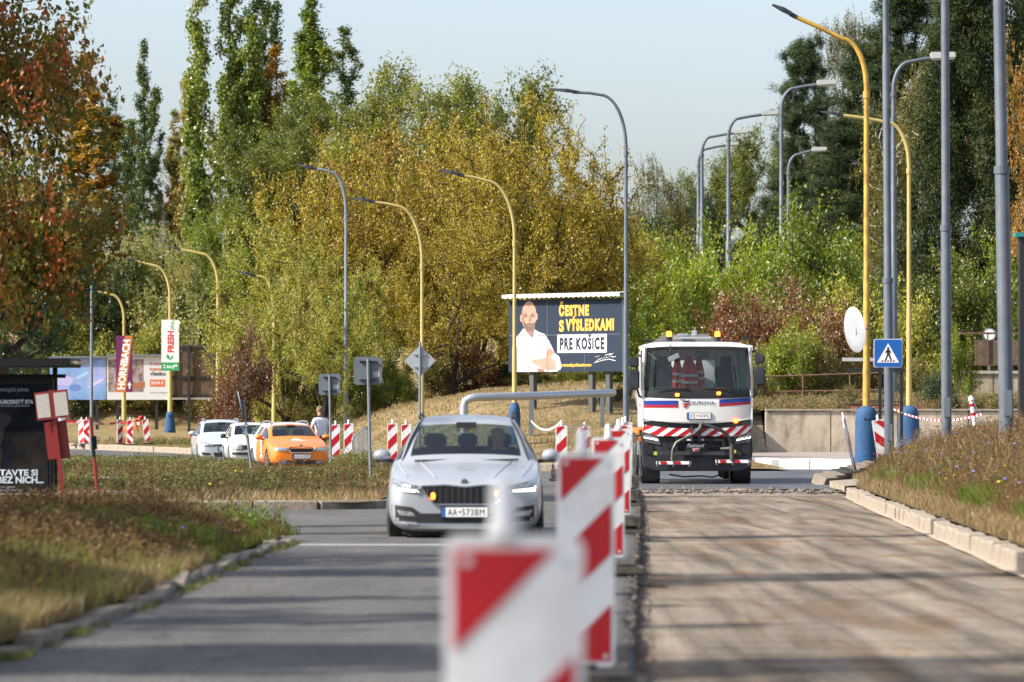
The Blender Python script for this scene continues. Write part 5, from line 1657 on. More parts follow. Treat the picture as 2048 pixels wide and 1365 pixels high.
def street_lamp(label, px, D, ptop, ax_, pyt, side, paint, headkind='led', foot=None, rlo=0.095, rhi=0.062, g=None, steps=(0.27, 0.5, 0.78), group='street lamps', bend=1.15, headlen=0.75, bwf=0.5):
    """px pole column, ptop row of the arm level, ax_ column of the arm tip, pyt row of the tip"""
    x = wx(px, D)
    if g is None: g = float(zfar(x, D)) if D > 130 else road_z(D)
    r = empty('street_lamp', (x, D, g), 0, label, 'street lamp', group)
    H = wz(ptop, D)-g
    arm = abs(wx(ax_, D)-x)-headlen; rise = wz(pyt, D)-g-H
    hb = H-bend
    z_ = [0, hb*steps[0], hb*steps[0]+0.06, hb*steps[1], hb*steps[1]+0.05, hb]
    r_ = [rlo*1.15, rlo*1.10, rlo, rlo*0.95, (rlo+rhi)/2*0.95, rhi]
    P = MB().tube([(0, 0, z) for z in z_], r_, 14).build('pole', paint, r, smooth=True)
    b = []
    bw = min(bend*bwf, arm*0.55)
    for k in range(11):
        t = k/10*math.pi/2
        b.append((side*bw*(1-math.cos(t)), 0, hb+bend*math.sin(t)*(1+0.0)))
    tip = (side*arm, 0, H+rise*0.9)
    b.append(((b[-1][0]+tip[0])/2, 0, (b[-1][2]+tip[2])/2+0.02)); b.append(tip)
    MB().tube(b, [rhi]*6+[rhi*0.85]*(len(b)-6), 12).build('arm', paint, r, smooth=True)
    MB().lathe([(rhi*1.35, -0.12), (rhi*1.35, 0.06)], 12, (0, 0, hb-0.15)).build('collar', paint, r)
    sl = rise*0.1/max(0.1, headlen)+ (0.12 if headkind == 'led' else 0.04)
    a = math.atan(rise/max(0.3, arm-bw)) if headkind == 'led' else 0.05
    M = Matrix.Rotation(-side*a, 3, 'Y')
    def Tm(mb): mb.v = [tuple(M @ Vector(v)+Vector(tip)) for v in mb.v]; return mb
    if headkind == 'led':
        h = Tm(MB().box(*(sorted((0, side*0.22))), -0.06, 0.06, -0.055, 0.055)).build('lamp_neck', M_head, r, bevel=0.015)
        w = MB(); w.add([(side*0.18, -0.10, -0.03), (side*0.42, -0.15, -0.035), (side*headlen, -0.09, -0.02), (side*headlen, 0.09, -0.02), (side*0.42, 0.15, -0.035), (side*0.18, 0.10, -0.03),
                          (side*0.18, -0.08, 0.06), (side*0.42, -0.10, 0.07), (side*headlen, -0.07, 0.015), (side*headlen, 0.07, 0.015), (side*0.42, 0.10, 0.07), (side*0.18, 0.08, 0.06)],
                 [(0,1,2,3,4,5), (11,10,9,8,7,6), (0,6,7,1), (1,7,8,2), (2,8,9,3), (3,9,10,4), (4,10,11,5), (5,11,6,0)])
        Tm(w).build('lamp_head', M_head, r)
    else:
        w = MB().box(*(sorted((-side*0.05, side*headlen))), -0.17, 0.17, -0.06, 0.24)
        w.v = [(vx, vy*(0.75 if vz > 0.1 else 1), vz*(0.8 if abs(vx) > 0.3 else 1)) for vx, vy, vz in w.v]
        Tm(w).build('lamp_head', M_headw, r, bevel=0.04)
        Tm(MB().box(*(sorted((side*0.08, side*(headlen-0.05)))), -0.12, 0.12, -0.09, -0.015)).build('lamp_glass', mat('lamp diffuser', (0.55, 0.56, 0.55), 0.3), r, bevel=0.02)
        Tm(MB().box(*(sorted((-side*0.25, side*0.05))), -0.05, 0.05, -0.02, 0.08)).build('lamp_neck', M_gal, r)
    if foot:
        ft, fb_, fh = foot
        f = MB().lathe([(fb_, -0.1), (fb_*0.98, 0.05), (fb_*0.90, fh*0.35), (ft*1.08, fh*0.75), (ft, fh*0.88), (ft*0.8, fh*0.96), (ft*0.35, fh)], 20, (0, 0, 0))
        f.build('concrete_foot', M_blueft, r, smooth=True)
        for k in (0.12, 0.8):
            MB().box(-0.09, 0.09, -fb_*(1.0-0.28*k)-0.03, -fb_*(1-0.28*k)+0.06, fh*k-0.03, fh*k+0.03).build('foot_bolt', M_head, r, bevel=0.01)
    return r
yg = 'yellow street lamps'; gg_ = 'grey street lamps'
street_lamp('bright ochre street lamp on a blue foot, tallest of the yellow ones', 1733, 98, 78, 1538, 31, -1, M_yel2, foot=(0.27, 0.33, 1.70), g=road_z(98)+0.12, rlo=0.086, rhi=0.068, group=yg, bend=1.25, headlen=0.72)
street_lamp('pale yellow street lamp on a blue foot behind the pedestrian sign', 1818, 132, 245, 1640, 230, -1, M_yel3, foot=(0.32, 0.42, 1.75), g=-0.55, rlo=0.092, rhi=0.07, group=yg, bend=1.5, headlen=0.8)
street_lamp('yellow street lamp with blue foot in front of the politician billboard', 1029, 121, 362, 877, 351, -1, M_yel3, foot=(0.17, 0.20, 1.75), g=-0.42, rlo=0.076, rhi=0.052, group=yg, bend=1.8, headlen=0.8)
street_lamp('yellow street lamp behind the back of the diamond sign', 844, 131, 412, 700, 404, -1, M_yel3, rlo=0.074, rhi=0.052, group=yg, bend=1.9, headlen=0.85)
street_lamp('yellow lamp post half overgrown by branches above the white hatchback', 548, 156, 556, 470, 552, -1, M_yel3, rlo=0.09, rhi=0.06, group=yg, bend=1.9, headlen=0.85)
street_lamp('yellow street lamp behind the white estate car', 436, 225, 508, 333, 499, -1, M_yel3, rlo=0.13, rhi=0.09, group=yg, bend=1.9, headlen=0.85)
street_lamp('yellow street lamp on a blue foot carrying the white and green supermarket sign', 340, 232, 532, 242, 522, -1, M_yel3, foot=(0.24, 0.36, 1.35), rlo=0.13, rhi=0.09, group=yg, bend=1.9, headlen=0.85)
street_lamp('yellow street lamp carrying the purple and orange sign', 248, 246, 590, 170, 583, -1, M_yel3, rlo=0.13, rhi=0.09, group=yg, bend=1.6, headlen=0.85)
street_lamp('tall dark grey street lamp right of the billboard, arm reaching left', 1252, 122, 190, 1098, 185, -1, M_gal, rlo=0.085, rhi=0.055, g=-0.62, group=gg_, bend=1.7, headlen=0.95, bwf=0.6)
street_lamp('grey street lamp behind the two grey sign backs, arm reaching left', 692, 150, 344, 592, 338, -1, M_gal2, rlo=0.09, rhi=0.06, g=-0.6, group=gg_, bend=1.6, headlen=0.8)
# lamps of the upper road, arms to the right with pale heads
ug = 'lamps of the upper road'
for i, (px, D, pt_, ax_, lab) in enumerate([
    (1787, 150, 124, 1912, 'tallest upper road lamp, just right of the pedestrian sign pole'),
    (1563, 190, 177, 1674, 'upper road lamp with pale head in front of the first pine tree'),
    (1457, 225, 237, 1557, 'upper road lamp standing out against the sky left of the first pine'),
    (1404, 262, 274, 1497, 'right one of the pair of upper road lamps against the sky'),
    (1397, 285, 298, 1478, 'left and lower one of the pair of upper road lamps against the sky'),
    (1577, 250, 309, 1654, 'upper road lamp with pale head just right of the one before the first pine'),
    (1668, 270, 331, 1728, 'upper road lamp whose head is next to the bright ochre lamp post'),
    (1645, 300, 365, 1710, 'lowest and smallest upper road lamp, pole half hidden by the bright green shrub')]):
    street_lamp(lab, px, D, pt_, ax_, pt_-8, 1, M_gal, headkind='box', g=float(zfar(wx(px, D), D))-0.3, rlo=0.11+0.0003*D, rhi=0.055+0.0002*D, group=ug, bend=1.1, headlen=0.95, bwf=0.6)
# tall poles whose tops are out of the picture
def tall_pole(label, px0, px1, pyb, D, r0, r1, g, H=16):
    x0 = wx(px0, D); zb = g
    r = empty('tall_steel_pole', (x0, D, zb), 0, label, 'pole', 'tall grey poles')
    xt = wx(px1, D)-x0; zt = wz(0, D)-zb
    k = H/zt
    hs = [0, 0.28, 0.285, 0.62, 0.625, 1.0]
    MB().tube([(xt*k*t, 0, H*t) for t in hs], [r0, r0*0.97, r0*0.82, r0*0.78, r1, r1*0.8], 16).build('pole', M_gal, r, smooth=True)
    MB().lathe([(r0*1.12, 0), (r0*1.12, 0.12)], 16, (xt*k*0.28, 0, H*0.28)).build('collar', M_gal, r)
    MB().tube([(xt*k, 0, H-0.02), (xt*k-0.2, 0, H+0.35), (xt*k-0.9, 0, H+0.5), (xt*k-2.0, 0, H+0.52)], r1*0.7, 8).build('arm', M_gal, r, smooth=True)
    MB().box(xt*k-2.7, xt*k-1.95, -0.14, 0.14, H+0.47, H+0.6).build('lamp_head', M_head, r, bevel=0.03)
    MB().box(-0.06, 0.06, -r0-0.01, -r0+0.02, 0.7, 1.1).build('access_door', M_steeld, r)
    return r
tall_pole('grey steel pole carrying the blue pedestrian crossing sign', 1779, 1771, 930, 92, 0.115, 0.075, road_z(92)+0.25)
tall_pole('tall blue grey pole second from the right edge, standing in the weeds', 1893, 1890, 890, 78, 0.105, 0.08, 0.35)
tall_pole('thick grey pole nearest to the right edge, leaning slightly, standing in the weeds', 2014, 1998, 900, 60, 0.115, 0.095, 0.45)

# ------------------------------------------------------------------ signs
M_signblue = mat('sign blue', (0.01, 0.11, 0.42), 0.45, var=0.05, scale=2)
def rrect(x0, x1, z0, z1, R, n=4):
    P = []
    for cx_, cz, a0 in ((x1-R, z1-R, 0), (x0+R, z1-R, 90), (x0+R, z0+R, 180), (x1-R, z0+R, 270)):
        for k in range(n+1):
            a = math.radians(a0+90*k/n); P.append((cx_+R*math.cos(a), cz+R*math.sin(a)))
    return P
D = 91.8
s = 0.68
ps = empty('pedestrian_sign', (wx(1775, D), D-0.14, wz(707, D)), 0, 'blue square pedestrian crossing sign with white triangle on a grey pole', 'road sign')
MB().prism(rrect(-s/2, s/2, -s/2, s/2, 0.05), 0, 0.02).build('rim', M_whitesm, ps)
MB().prism(rrect(-s/2+0.012, s/2-0.012, -s/2+0.012, s/2-0.012, 0.045), -0.004, 0).build('face', M_signblue, ps)
MB().prism([(-0.265, -0.225), (0.265, -0.225), (0.0, 0.235)], -0.007, -0.004).build('triangle', M_whitesm, ps)
f = MB()
f.lathe([(0.028, -0.0), (0.028, 0.003)], 10, (0.0, -0.010, 0.12), 'Y')
for poly in ([(-0.03, 0.09), (0.03, 0.09), (0.04, -0.03), (-0.03, -0.03)], [(-0.03, 0.085), (-0.015, 0.06), (-0.06, 0.0), (-0.075, 0.012)], [(0.03, 0.085), (0.015, 0.06), (0.06, 0.0), (0.075, 0.015)],
             [(-0.03, -0.03), (0.008, -0.03), (-0.045, -0.17), (-0.075, -0.165)], [(0.0, -0.03), (0.04, -0.03), (0.085, -0.16), (0.055, -0.17)]):
    f.prism(poly, -0.010, -0.007)
f.build('walking_figure', M_blackp, ps)
for k in range(5):
    x = -0.14+k*0.068
    MB().prism([(x-0.02, -0.205), (x+0.014, -0.205), (x+0.02+0.0, -0.165), (x-0.008, -0.165)], -0.0095, -0.007).build('stripe', M_blackp, ps)
MB().box(-0.06, 0.06, 0.02, 0.10, -0.2, -0.16).build('clamp', M_steel, ps); MB().box(-0.06, 0.06, 0.02, 0.10, 0.16, 0.2).build('clamp', M_steel, ps)

def sign_back(label, px, py, w, h, D, base_py, shape='square', mt=None, base_px=None, rpole=0.032, stickers=True, up=0.0):
    x = wx(px, D); zc = wz(py, D)
    bxp = wx(base_px if base_px else px, D)
    zb = wz(base_py, D)-0.15
    r = empty('road_sign', (bxp, D, zb), 0, label, 'road sign', 'backs of road signs')
    dx_ = x-bxp; H = zc-zb
    mt = mt or M_steeld
    MB().tube([(0, 0, 0), (dx_, 0, H+h*(0.42 if shape == 'square' else 0.6))], rpole, 10).build('pole', M_gal2, r, smooth=True)
    if shape == 'square':
        pl = MB().prism(rrect(dx_-w/2, dx_+w/2, H-h/2, H+h/2, 0.05), 0.04, 0.052).build('plate', mt, r)
        for q in (-0.33, 0.33):
            MB().box(dx_-w*0.3, dx_+w*0.3, 0.0, 0.04, H+q*h-0.015, H+q*h+0.015).build('bracket', M_blackp, r)
    else:
        pl = MB().prism([(dx_-w/2, H), (dx_, H-w/2), (dx_+w/2, H), (dx_, H+w/2)], 0.04, 0.052).build('plate', mt, r)
        for q in (-0.2, 0.2):
            MB().box(dx_-w*0.2, dx_+w*0.2, 0.0, 0.04, H+q*w-0.012, H+q*w+0.012).build('bracket', M_steel, r)
    if stickers:
        MB().box(dx_+w*0.17, dx_+w*0.42, 0.036, 0.039, H-h*0.22, H-h*0.02).build('sticker', mat('pale sticker', (0.35, 0.36, 0.36), 0.7), pl)
    return r
sign_back('larger grey sign back on a tall thin pole, left of the silver white car', 736, 742, 0.57, 0.57, 78, 985, base_px=742)
sign_back('smaller grey sign back on a thin pole above the orange car bonnet', 659, 769, 0.60, 0.58, 106, 930, base_px=662)
sign_back('pale diamond sign back in front of the yellow lamp post', 840, 722, 0.80, 0.80, 98, 940, 'diamond', mat('light grey sign back', (0.33, 0.37, 0.40), 0.5, var=0.06), base_px=839, stickers=False)
# leaning sign seen edge-on
D = 84
le = empty('leaning_sign', (wx(506, D), D, road_z(D)+0.12), 0, 'sign seen edge-on on a bent leaning pole in front of the parked cars', 'road sign')
MB().tube([(0, 0, 0), (-0.10, 0, 0.75), (-0.16, 0, 1.25), (-0.225, 0, 1.75)], 0.03, 10).build('pole', M_gal2, le, smooth=True)
m = MB().lathe([(0.02, -0.015), (0.33, -0.012), (0.33, 0.012), (0.02, 0.015)], 24, (0, 0, 0), 'X')
m.v = [tuple(Matrix.Rotation(math.radians(-12), 3, 'Y') @ (Matrix.Rotation(math.radians(4), 3, 'Z') @ Vector(v))+Vector((-0.265, -0.05, 1.62))) for v in m.v]
m.build('plate', M_gal2, le)
for q in (1.2, 1.0): MB().obox((-0.15, 0, q), (0.09, 0.1, 0.06)).build('clamp', M_steel, le)
MB().box(-0.25, 0.55, -0.2, 0.2, -0.02, 0.03).build('foot_plate', M_blackp, le)
# big white disc (mirror seen from behind) by the ochre lamp
D = 97
dm = empty('traffic_mirror', (wx(1709, D), D-0.1, wz(660, D)), 0, 'large white round traffic mirror seen from behind on the ochre lamp post', 'traffic mirror')
m = MB().lathe([(0.03, 0.02), (0.35, 0.025), (0.56, 0.015), (0.585, 0.0), (0.56, -0.02), (0.3, -0.05), (0.03, -0.06)], 32, (0, 0, 0), 'Y')
R_ = Matrix.Rotation(math.radians(-8), 3, 'Y') @ Matrix.Rotation(math.radians(112), 3, 'Z')
m.v = [tuple(R_ @ Vector(v)) for v in m.v]
m.build('disc', mat('white mirror shell', (0.34, 0.35, 0.38), 0.5, var=0.04), dm, smooth=True)
MB().obox((0.06, -0.09, -0.02), (0.10, 0.10, 0.18)).build('bracket', M_steel, dm)
MB().tube([(0.08, -0.10, 0.0), (0.38, -0.02, 0.02)], 0.02, 8).build('bracket_arm', M_steel, dm)
# dark steel frame behind the pedestrian sign, with a pale board
D = 112
fr_ = empty('display_frame', (wx(1781, D), D, road_z(D)), 0, 'dark two-legged steel frame with a pale top board behind the pedestrian sign', 'sign frame')
x1_, x2_ = wx(1760, D)-wx(1781, D), wx(1803, D)-wx(1781, D)
for x in (x1_, x2_): MB().box(x-0.045, x+0.045, -0.04, 0.04, 0, wz(742, D)-road_z(D)).build('leg', M_blackp, fr_)
zt = wz(738, D)-road_z(D)
MB().box(wx(1697, D)-wx(1781, D), x2_+0.1, -0.06, 0.06, zt-0.10, zt+0.02).build('cross_beam', M_blackp, fr_)
MB().box(wx(1684, D)-wx(1781, D), x2_-0.2, -0.10, -0.06, wz(723, D)-road_z(D), wz(716, D)-road_z(D)).build('pale_board', mat('weathered pale board', (0.45, 0.46, 0.45), 0.8, dirt=(0.2, 0.2, 0.18)), fr_)
# concrete cable holder / dark stand behind the weeds near the blue foot
D = 99
bs = empty('cable_reel_stand', (wx(1755, D), D-0.8, road_z(D)+0.1), 0, 'low dark metal stand between the blue lamp foot and the grey pole', 'stand')
for x in (-0.12, 0.12): MB().tube([(x*1.4, 0, 0), (x*0.4, 0, 0.8)], 0.025, 6).build('leg', M_blackp, bs)
MB().box(-0.16, 0.16, -0.04, 0.04, 0.78, 0.84).build('top_bar', M_blackp, bs)

# ------------------------------------------------------------------ steel crowd barrier leaning in the weeds
D = 98
cbz = road_z(D)+0.15
cb_ = empty('crowd_barrier', (wx(722, D), D, cbz), 0, 'narrow galvanised crowd barrier leaning in the weeds, with paper streamer', 'crowd barrier')
cb_.rotation_euler = (0, math.radians(-9), math.radians(80))
m = MB(); m.tube([(-0.9, 0, 0.12), (-0.9, 0, 0.95), (-0.82, 0, 1.02), (0.82, 0, 1.02), (0.9, 0, 0.95), (0.9, 0, 0.12)], 0.02, 8); m.tube([(-0.9, 0, 0.2), (0.9, 0, 0.2)], 0.018, 8)
m.build('frame', M_steel, cb_, smooth=True)
for k in range(13):
    x = -0.78+k*0.13
    MB().tube([(x, 0, 0.2), (x, 0, 1.02)], 0.009, 6).build('bar', M_steel, cb_)
for x in (-0.6, 0.6): MB().tube([(x, -0.3, 0), (x, 0, 0.2), (x, 0.3, 0)], 0.016, 6).build('foot', M_steel, cb_)
MB().add([(-0.5, -0.03, 1.0), (-0.3, -0.03, 1.0), (-0.35, -0.06, 0.6), (-0.15, -0.04, 0.4), (-0.3, -0.04, 0.42), (-0.5, -0.06, 0.7)], [(0, 1, 2, 3, 4, 5)]).build('paper_streamer', M_whitesm, cb_)

# ------------------------------------------------------------------ big billboard
D = 128
BW, BH = 5.1, 2.42
ang = -math.radians(42)
bb = empty('billboard', (wx(1131, D), D, 0.6), ang, 'dark blue election billboard with a bald man in a white shirt, by the silver pipe', 'billboard')
zb = 2.33-0.6; 
M_bbblue = mat('poster dark blue', (0.026, 0.037, 0.058), 0.8, var=0.10, scale=1, spec=0.15)
M_bbgreen = mat('dark green frame', (0.012, 0.05, 0.042), 0.6)
M_bbyel = mat('poster yellow', (0.70, 0.42, 0.05), 0.6, var=0.04)
MB().box(-BW/2, BW/2, 0, 0.10, zb, zb+BH).build('panel', M_bbgreen, bb)
po = MB().box(-BW/2+0.01, BW/2-0.06, -0.006, -0.001, zb+0.01, zb+BH-0.01).build('poster', M_bbblue, bb)
MB().box(BW/2+0.002, BW/2+0.06, -0.10, 0.14, zb-0.05, zb+BH).build('side_frame', M_bbgreen, bb)
# wavy canopy
m = MB(); vs = []; fs = []
n = 120
for i in range(n+1):
    x = -BW/2-0.06+(BW+0.12)*i/n; w = 0.018*math.sin(i*2*math.pi/5.0)
    vs += [(x, -0.28, zb+BH+0.06+w), (x, -0.30, zb+BH+0.17+w*0.6), (x, 0.12, zb+BH+0.20+w), (x, 0.12, zb+BH+0.17+w)]
for i in range(n):
    a = 4*i
    for k in range(4): fs.append((a+k, a+(k+1) % 4, a+4+(k+1) % 4, a+4+k))
m.add(vs, fs); m.build('canopy', mat('pale corrugated canopy', (0.62, 0.64, 0.63), 0.6, var=0.05), bb)
for x in (-1.62, 1.0, 1.75): MB().box(x-0.09, x+0.09, 0.11, 0.29, -1.5, zb+BH-0.1).build('post', mat('grey green post', (0.07, 0.075, 0.065), 0.8), bb)
def U(cx_): return (cx_-145)/915.0*(BW-0.07)-BW/2+0.01
def Vv(cy_): return zb+(735-cy_)/553.0*BH
yt = -0.012
text('lettering', 'ČESTNE', U(556), U(796), Vv(312), Vv(199), yt, M_bbyel, po, bold=0.058, gap=1.2)
text('lettering', 'S', U(557), U(597), Vv(430), Vv(340), yt, M_bbyel, po, bold=0.05)
text('lettering', 'VÝSLEDKAMI', U(610), U(995), Vv(426), Vv(312), yt, M_bbyel, po, bold=0.058, gap=1.2)
wbx = MB().box(U(543), U(938), yt, yt+0.005, Vv(590), Vv(450)).build('white_box', M_whitesm, po)
text('lettering', 'PRE KOŠICE', U(563), U(918), Vv(570), Vv(450), yt-0.004, M_bbblue, po, bold=0.058, gap=1.2)
text('lettering', 'prevsetkychkosicanov', U(572), U(818), Vv(704), Vv(668), yt, M_bbyel, po, bold=0.03)
sg = MB()
def st_(pts, r=0.012): sg.tube([(U(a), yt-0.004, Vv(b)) for a, b in pts], r, 4)
st_([(850, 625), (880, 615), (865, 660), (848, 655), (890, 640), (900, 628), (905, 645), (915, 625), (922, 640), (935, 625), (945, 632)])
st_([(925, 612), (960, 604), (1000, 598), (960, 612), (955, 632), (975, 618), (990, 628), (1012, 622)])
st_([(838, 670), (900, 652), (960, 642), (1008, 655)])
sg.build('signature', M_whitesm, po)
# printed man: flat shapes
M_pskin = mat('printed skin', (0.42, 0.23, 0.165), 0.6, var=0.12, scale=3)
M_pskin2 = mat('printed skin shade', (0.24, 0.125, 0.09), 0.6, var=0.1, scale=3)
M_pshirt = mat('printed shirt', (0.50, 0.48, 0.54), 0.6, var=0.10, scale=2.2)
M_pshirt2 = mat('printed shirt folds', (0.30, 0.29, 0.35), 0.6, var=0.08, scale=3)
M_pbeard = mat('printed stubble', (0.13, 0.085, 0.07), 0.6, var=0.2, scale=10)
def pr(name, pts, m, lay):
    return MB().prism([(U(a), Vv(b)) for a, b in pts], yt+0.004-lay*0.0015, yt+0.0055-lay*0.0015).build(name, m, po)
pr('shirt', [(192, 733), (185, 640), (188, 520), (205, 465), (232, 440), (262, 405), (280, 400), (345, 470), (362, 410), (385, 425), (440, 445), (470, 490), (500, 545), (520, 590), (560, 620), (575, 680), (570, 715), (540, 733)], M_pshirt, 0)
def ell(cx_, cy_, rx_, ry_, n=24): return [(cx_+rx_*math.cos(2*math.pi*k/n), cy_-ry_*math.sin(2*math.pi*k/n)) for k in range(n)][::-1]
pr('neck', [(285, 390), (280, 420), (345, 480), (362, 440), (360, 370), (300, 370)], M_pskin2, 1)
pr('head', ell(312, 305, 61, 115), M_pskin, 2)
pr('ear', ell(249, 320, 11, 30, 12), M_pskin, 2)
pr('ear', ell(375, 310, 8, 28, 12), M_pskin, 2)
pr('beard', [(262, 345), (275, 395), (300, 418), (335, 420), (358, 398), (370, 345), (345, 362), (318, 356), (290, 366)], M_pbeard, 3)
pr('mouth', [(300, 380), (322, 374), (345, 377), (330, 388), (308, 388)], M_pskin2, 4)
pr('nose', [(316, 300), (326, 300), (334, 345), (322, 352), (308, 345)], M_pskin2, 4)
for a in (284, 342):
    pr('eye_shadow', ell(a, 303, 19, 12, 12), M_pskin2, 3.5); pr('eye', ell(a, 303, 12, 6, 10), M_pbeard, 5); pr('brow', [(a-19, 291), (a-5, 281), (a+19, 287), (a, 289)], M_pbeard, 5)
pr('cheek_shade', [(252, 300), (262, 345), (285, 400), (278, 350), (268, 300), (262, 250)], M_pskin2, 3)
pr('collar', [(262, 400), (248, 430), (318, 490), (345, 478), (285, 425)], M_whitesm, 3)
pr('collar', [(362, 410), (385, 430), (362, 495), (347, 470)], M_whitesm, 3)
pr('forearm', [(330, 655), (345, 642), (440, 628), (500, 620), (530, 660), (527, 715), (470, 725), (400, 700)], M_pskin, 3)
pr('hand', [(440, 640), (452, 590), (470, 555), (482, 552), (500, 565), (520, 590), (512, 612), (480, 628)], M_pskin, 4)
for k in range(3): pr('finger_gap', [(470+k*13, 560+k*5), (474+k*13, 560+k*5), (464+k*13, 612), (460+k*13, 610)], M_pskin2, 5)
pr('forearm', [(385, 733), (380, 705), (430, 712), (440, 733)], M_pskin2, 4)
pr('sleeve', [(490, 620), (530, 660), (545, 728), (575, 690), (560, 620), (525, 592)], M_pshirt, 5)
for pts in ([(216, 470), (235, 560), (228, 650), (222, 560)], [(350, 480), (358, 560), (350, 640), (345, 560)], [(420, 470), (440, 560), (430, 620), (425, 550)], [(225, 660), (300, 690), (370, 690), (300, 705)]):
    pr('fold', pts, M_pshirt2, 2)
# seams of the poster sheets
sm_ = MB()
for x in (462, 765): sm_.box(U(x)-0.006, U(x)+0.006, yt-0.009, yt-0.0085, Vv(733), Vv(185))
sm_.box(U(150), U(1050), yt-0.0098, yt-0.0092, Vv(455), Vv(452))
sm_.build('sheet_seam', mat('poster seam', (0.16, 0.18, 0.22), 0.6), po)
# ------------------------------------------------------------------ silver district heating pipe
M_silver = mat('silver pipe cladding', (0.42, 0.45, 0.50), 0.35, metal=0.6, var=0.08, scale=2)
sp = empty('heating_pipe', (0, 0, 0), 0, 'silver clad heating pipe bending up and running along the dry slope under the billboard', 'pipe')
D = 118
pts = [(wx(928, D), D, 0.0), (wx(928, D), D, wz(812, D)), (wx(931, D), D, wz(802, D)), (wx(940, D), D, wz(797, D)), (wx(952, D), D, wz(795, D)), (wx(1100, D+2), D+2, wz(791, D+2)), (wx(1226, D+6), D+6, wz(786, D+6))]
MB().tube([pts[0]]+pts[1:], 0.125, 16).build('pipe_shell', M_silver, sp, smooth=True)
for t in (0.1, 0.3, 0.5, 0.7, 0.9):
    a = Vector(pts[-3]); b = Vector(pts[-1]); c_ = a.lerp(b, t)
    MB().tube([c_-Vector((0.03, 0, 0)), c_+Vector((0.03, 0, 0))], 0.132, 16).build('joint_band', M_steel, sp)
MB().box(wx(1063, 123)-0.08, wx(1063, 123)+0.08, 122.9, 123.1, -0.5, wz(792, 123)).build('support_post', M_steeld, sp)
MB().box(wx(1205, 124)-0.06, wx(1205, 124)+0.06, 124.2, 124.4, -0.3, wz(790, 124)).build('support_post', M_steeld, sp)

# ------------------------------------------------------------------ far billboards and pole signs
def far_board(label, px0, px1, py0, py1, D, group='billboards on the far left'):
    x0, x1 = wx(px0, D), wx(px1, D); z0, z1 = wz(py1, D), wz(py0, D)
    g = float(zfar((x0+x1)/2, D))
    r = empty('billboard', ((x0+x1)/2, D, g), 0, label, 'billboard', group)
    return r, x0-(x0+x1)/2, x1-(x0+x1)/2, z0-g, z1-g
r, a, b, c_, d = far_board('light blue and lilac billboard at the far left behind the tape', 100, 212, 716, 800, 252)
pn = MB().box(a, b, 0, 0.12, c_, d).build('panel', mat('poster light blue', (0.18, 0.33, 0.62), 0.6, var=0.35, scale=0.8, dirt=(0.42, 0.36, 0.62), dscale=0.7, damt=0.9), r)
for k, (x, z, q) in enumerate(((-0.9, 0.75, 0.62), (0.3, 1.1, 0.5), (1.2, 0.6, 0.55), (-0.2, 0.3, 0.4))):
    MB().prism([(x+q*math.cos(t*0.5), c_+0.5+z+q*0.55*math.sin(t*0.5+k)) for t in range(12)], -0.006-k*0.001, -0.001-k*0.001).build('printed_shape', mat('poster lilac %d' % k, ((0.45, 0.42, 0.70), (0.30, 0.50, 0.75), (0.55, 0.50, 0.72), (0.12, 0.22, 0.5))[k], 0.6), pn)
for x in (a+0.6, b-0.6): MB().box(x-0.1, x+0.1, 0.13, 0.3, -0.3, d).build('post', M_blackp, r)
MB().box(a-0.05, b+0.05, -0.25, 0.15, d, d+0.09).build('canopy', M_gal2, r)
r, a, b, c_, d = far_board('white billboard with brown picture and orange text behind the purple sign', 214, 340, 712, 800, 252)
pn = MB().box(a, b, 0, 0.12, c_, d).build('panel', mat('poster white', (0.62, 0.62, 0.64), 0.6, var=0.04), r)
W_ = b-a; H_ = d-c_
def fr2(x, z): return (a+x*W_, c_+z*H_)
MB().prism([fr2(0.02, 0.18), fr2(0.58, 0.18), fr2(0.58, 0.92), fr2(0.02, 0.92)], -0.005, -0.001).build('picture', mat('picture brown', (0.20, 0.12, 0.10), 0.6, var=0.6, scale=2.2, dirt=(0.5, 0.45, 0.5), dscale=1.1, damt=0.8), pn)
MB().prism([fr2(0.16, 0.22), fr2(0.60, 0.28), fr2(0.60, 0.42), fr2(0.30, 0.34)], -0.008, -0.005).build('picture_table', mat('picture wood', (0.35, 0.13, 0.06), 0.6), pn)
text('lettering', 'S novým', *[fr2(0.68, 0)[0], fr2(0.97, 0)[0]], fr2(0, 0.76)[1], fr2(0, 0.86)[1], -0.01, mat('poster orange', (0.60, 0.14, 0.06), 0.6), pn, bold=0.02)
text('lettering', 'internetom', *[fr2(0.68, 0)[0], fr2(0.99, 0)[0]], fr2(0, 0.66)[1], fr2(0, 0.74)[1], -0.01, mat('poster orange', (0.60, 0.14, 0.06), 0.6), pn, bold=0.02)
text('lettering', 'všetko', *[fr2(0.68, 0)[0], fr2(0.93, 0)[0]], fr2(0, 0.55)[1], fr2(0, 0.64)[1], -0.01, M_blackp, pn, bold=0.02)
MB().prism([fr2(0.68, 0.30), fr2(0.92, 0.30), fr2(0.92, 0.46), fr2(0.68, 0.46)], -0.008, -0.001).build('orange_box', mat('poster orange', (0.60, 0.14, 0.06), 0.6), pn)
text('lettering', '20,90 €', *[fr2(0.70, 0)[0], fr2(0.90, 0)[0]], fr2(0, 0.34)[1], fr2(0, 0.42)[1], -0.012, M_whitesm, pn, bold=0.02)
text('lettering', 'www.orange.sk', *[fr2(0.68, 0)[0], fr2(0.98, 0)[0]], fr2(0, 0.14)[1], fr2(0, 0.18)[1], -0.01, M_blackp, pn)
for x in (a+0.7, b-0.9): MB().box(x-0.1, x+0.1, 0.13, 0.3, -0.3, d).build('post', M_blackp, r)
MB().box(a-0.05, b+0.05, -0.25, 0.15, d, d+0.09).build('canopy', M_gal2, r)
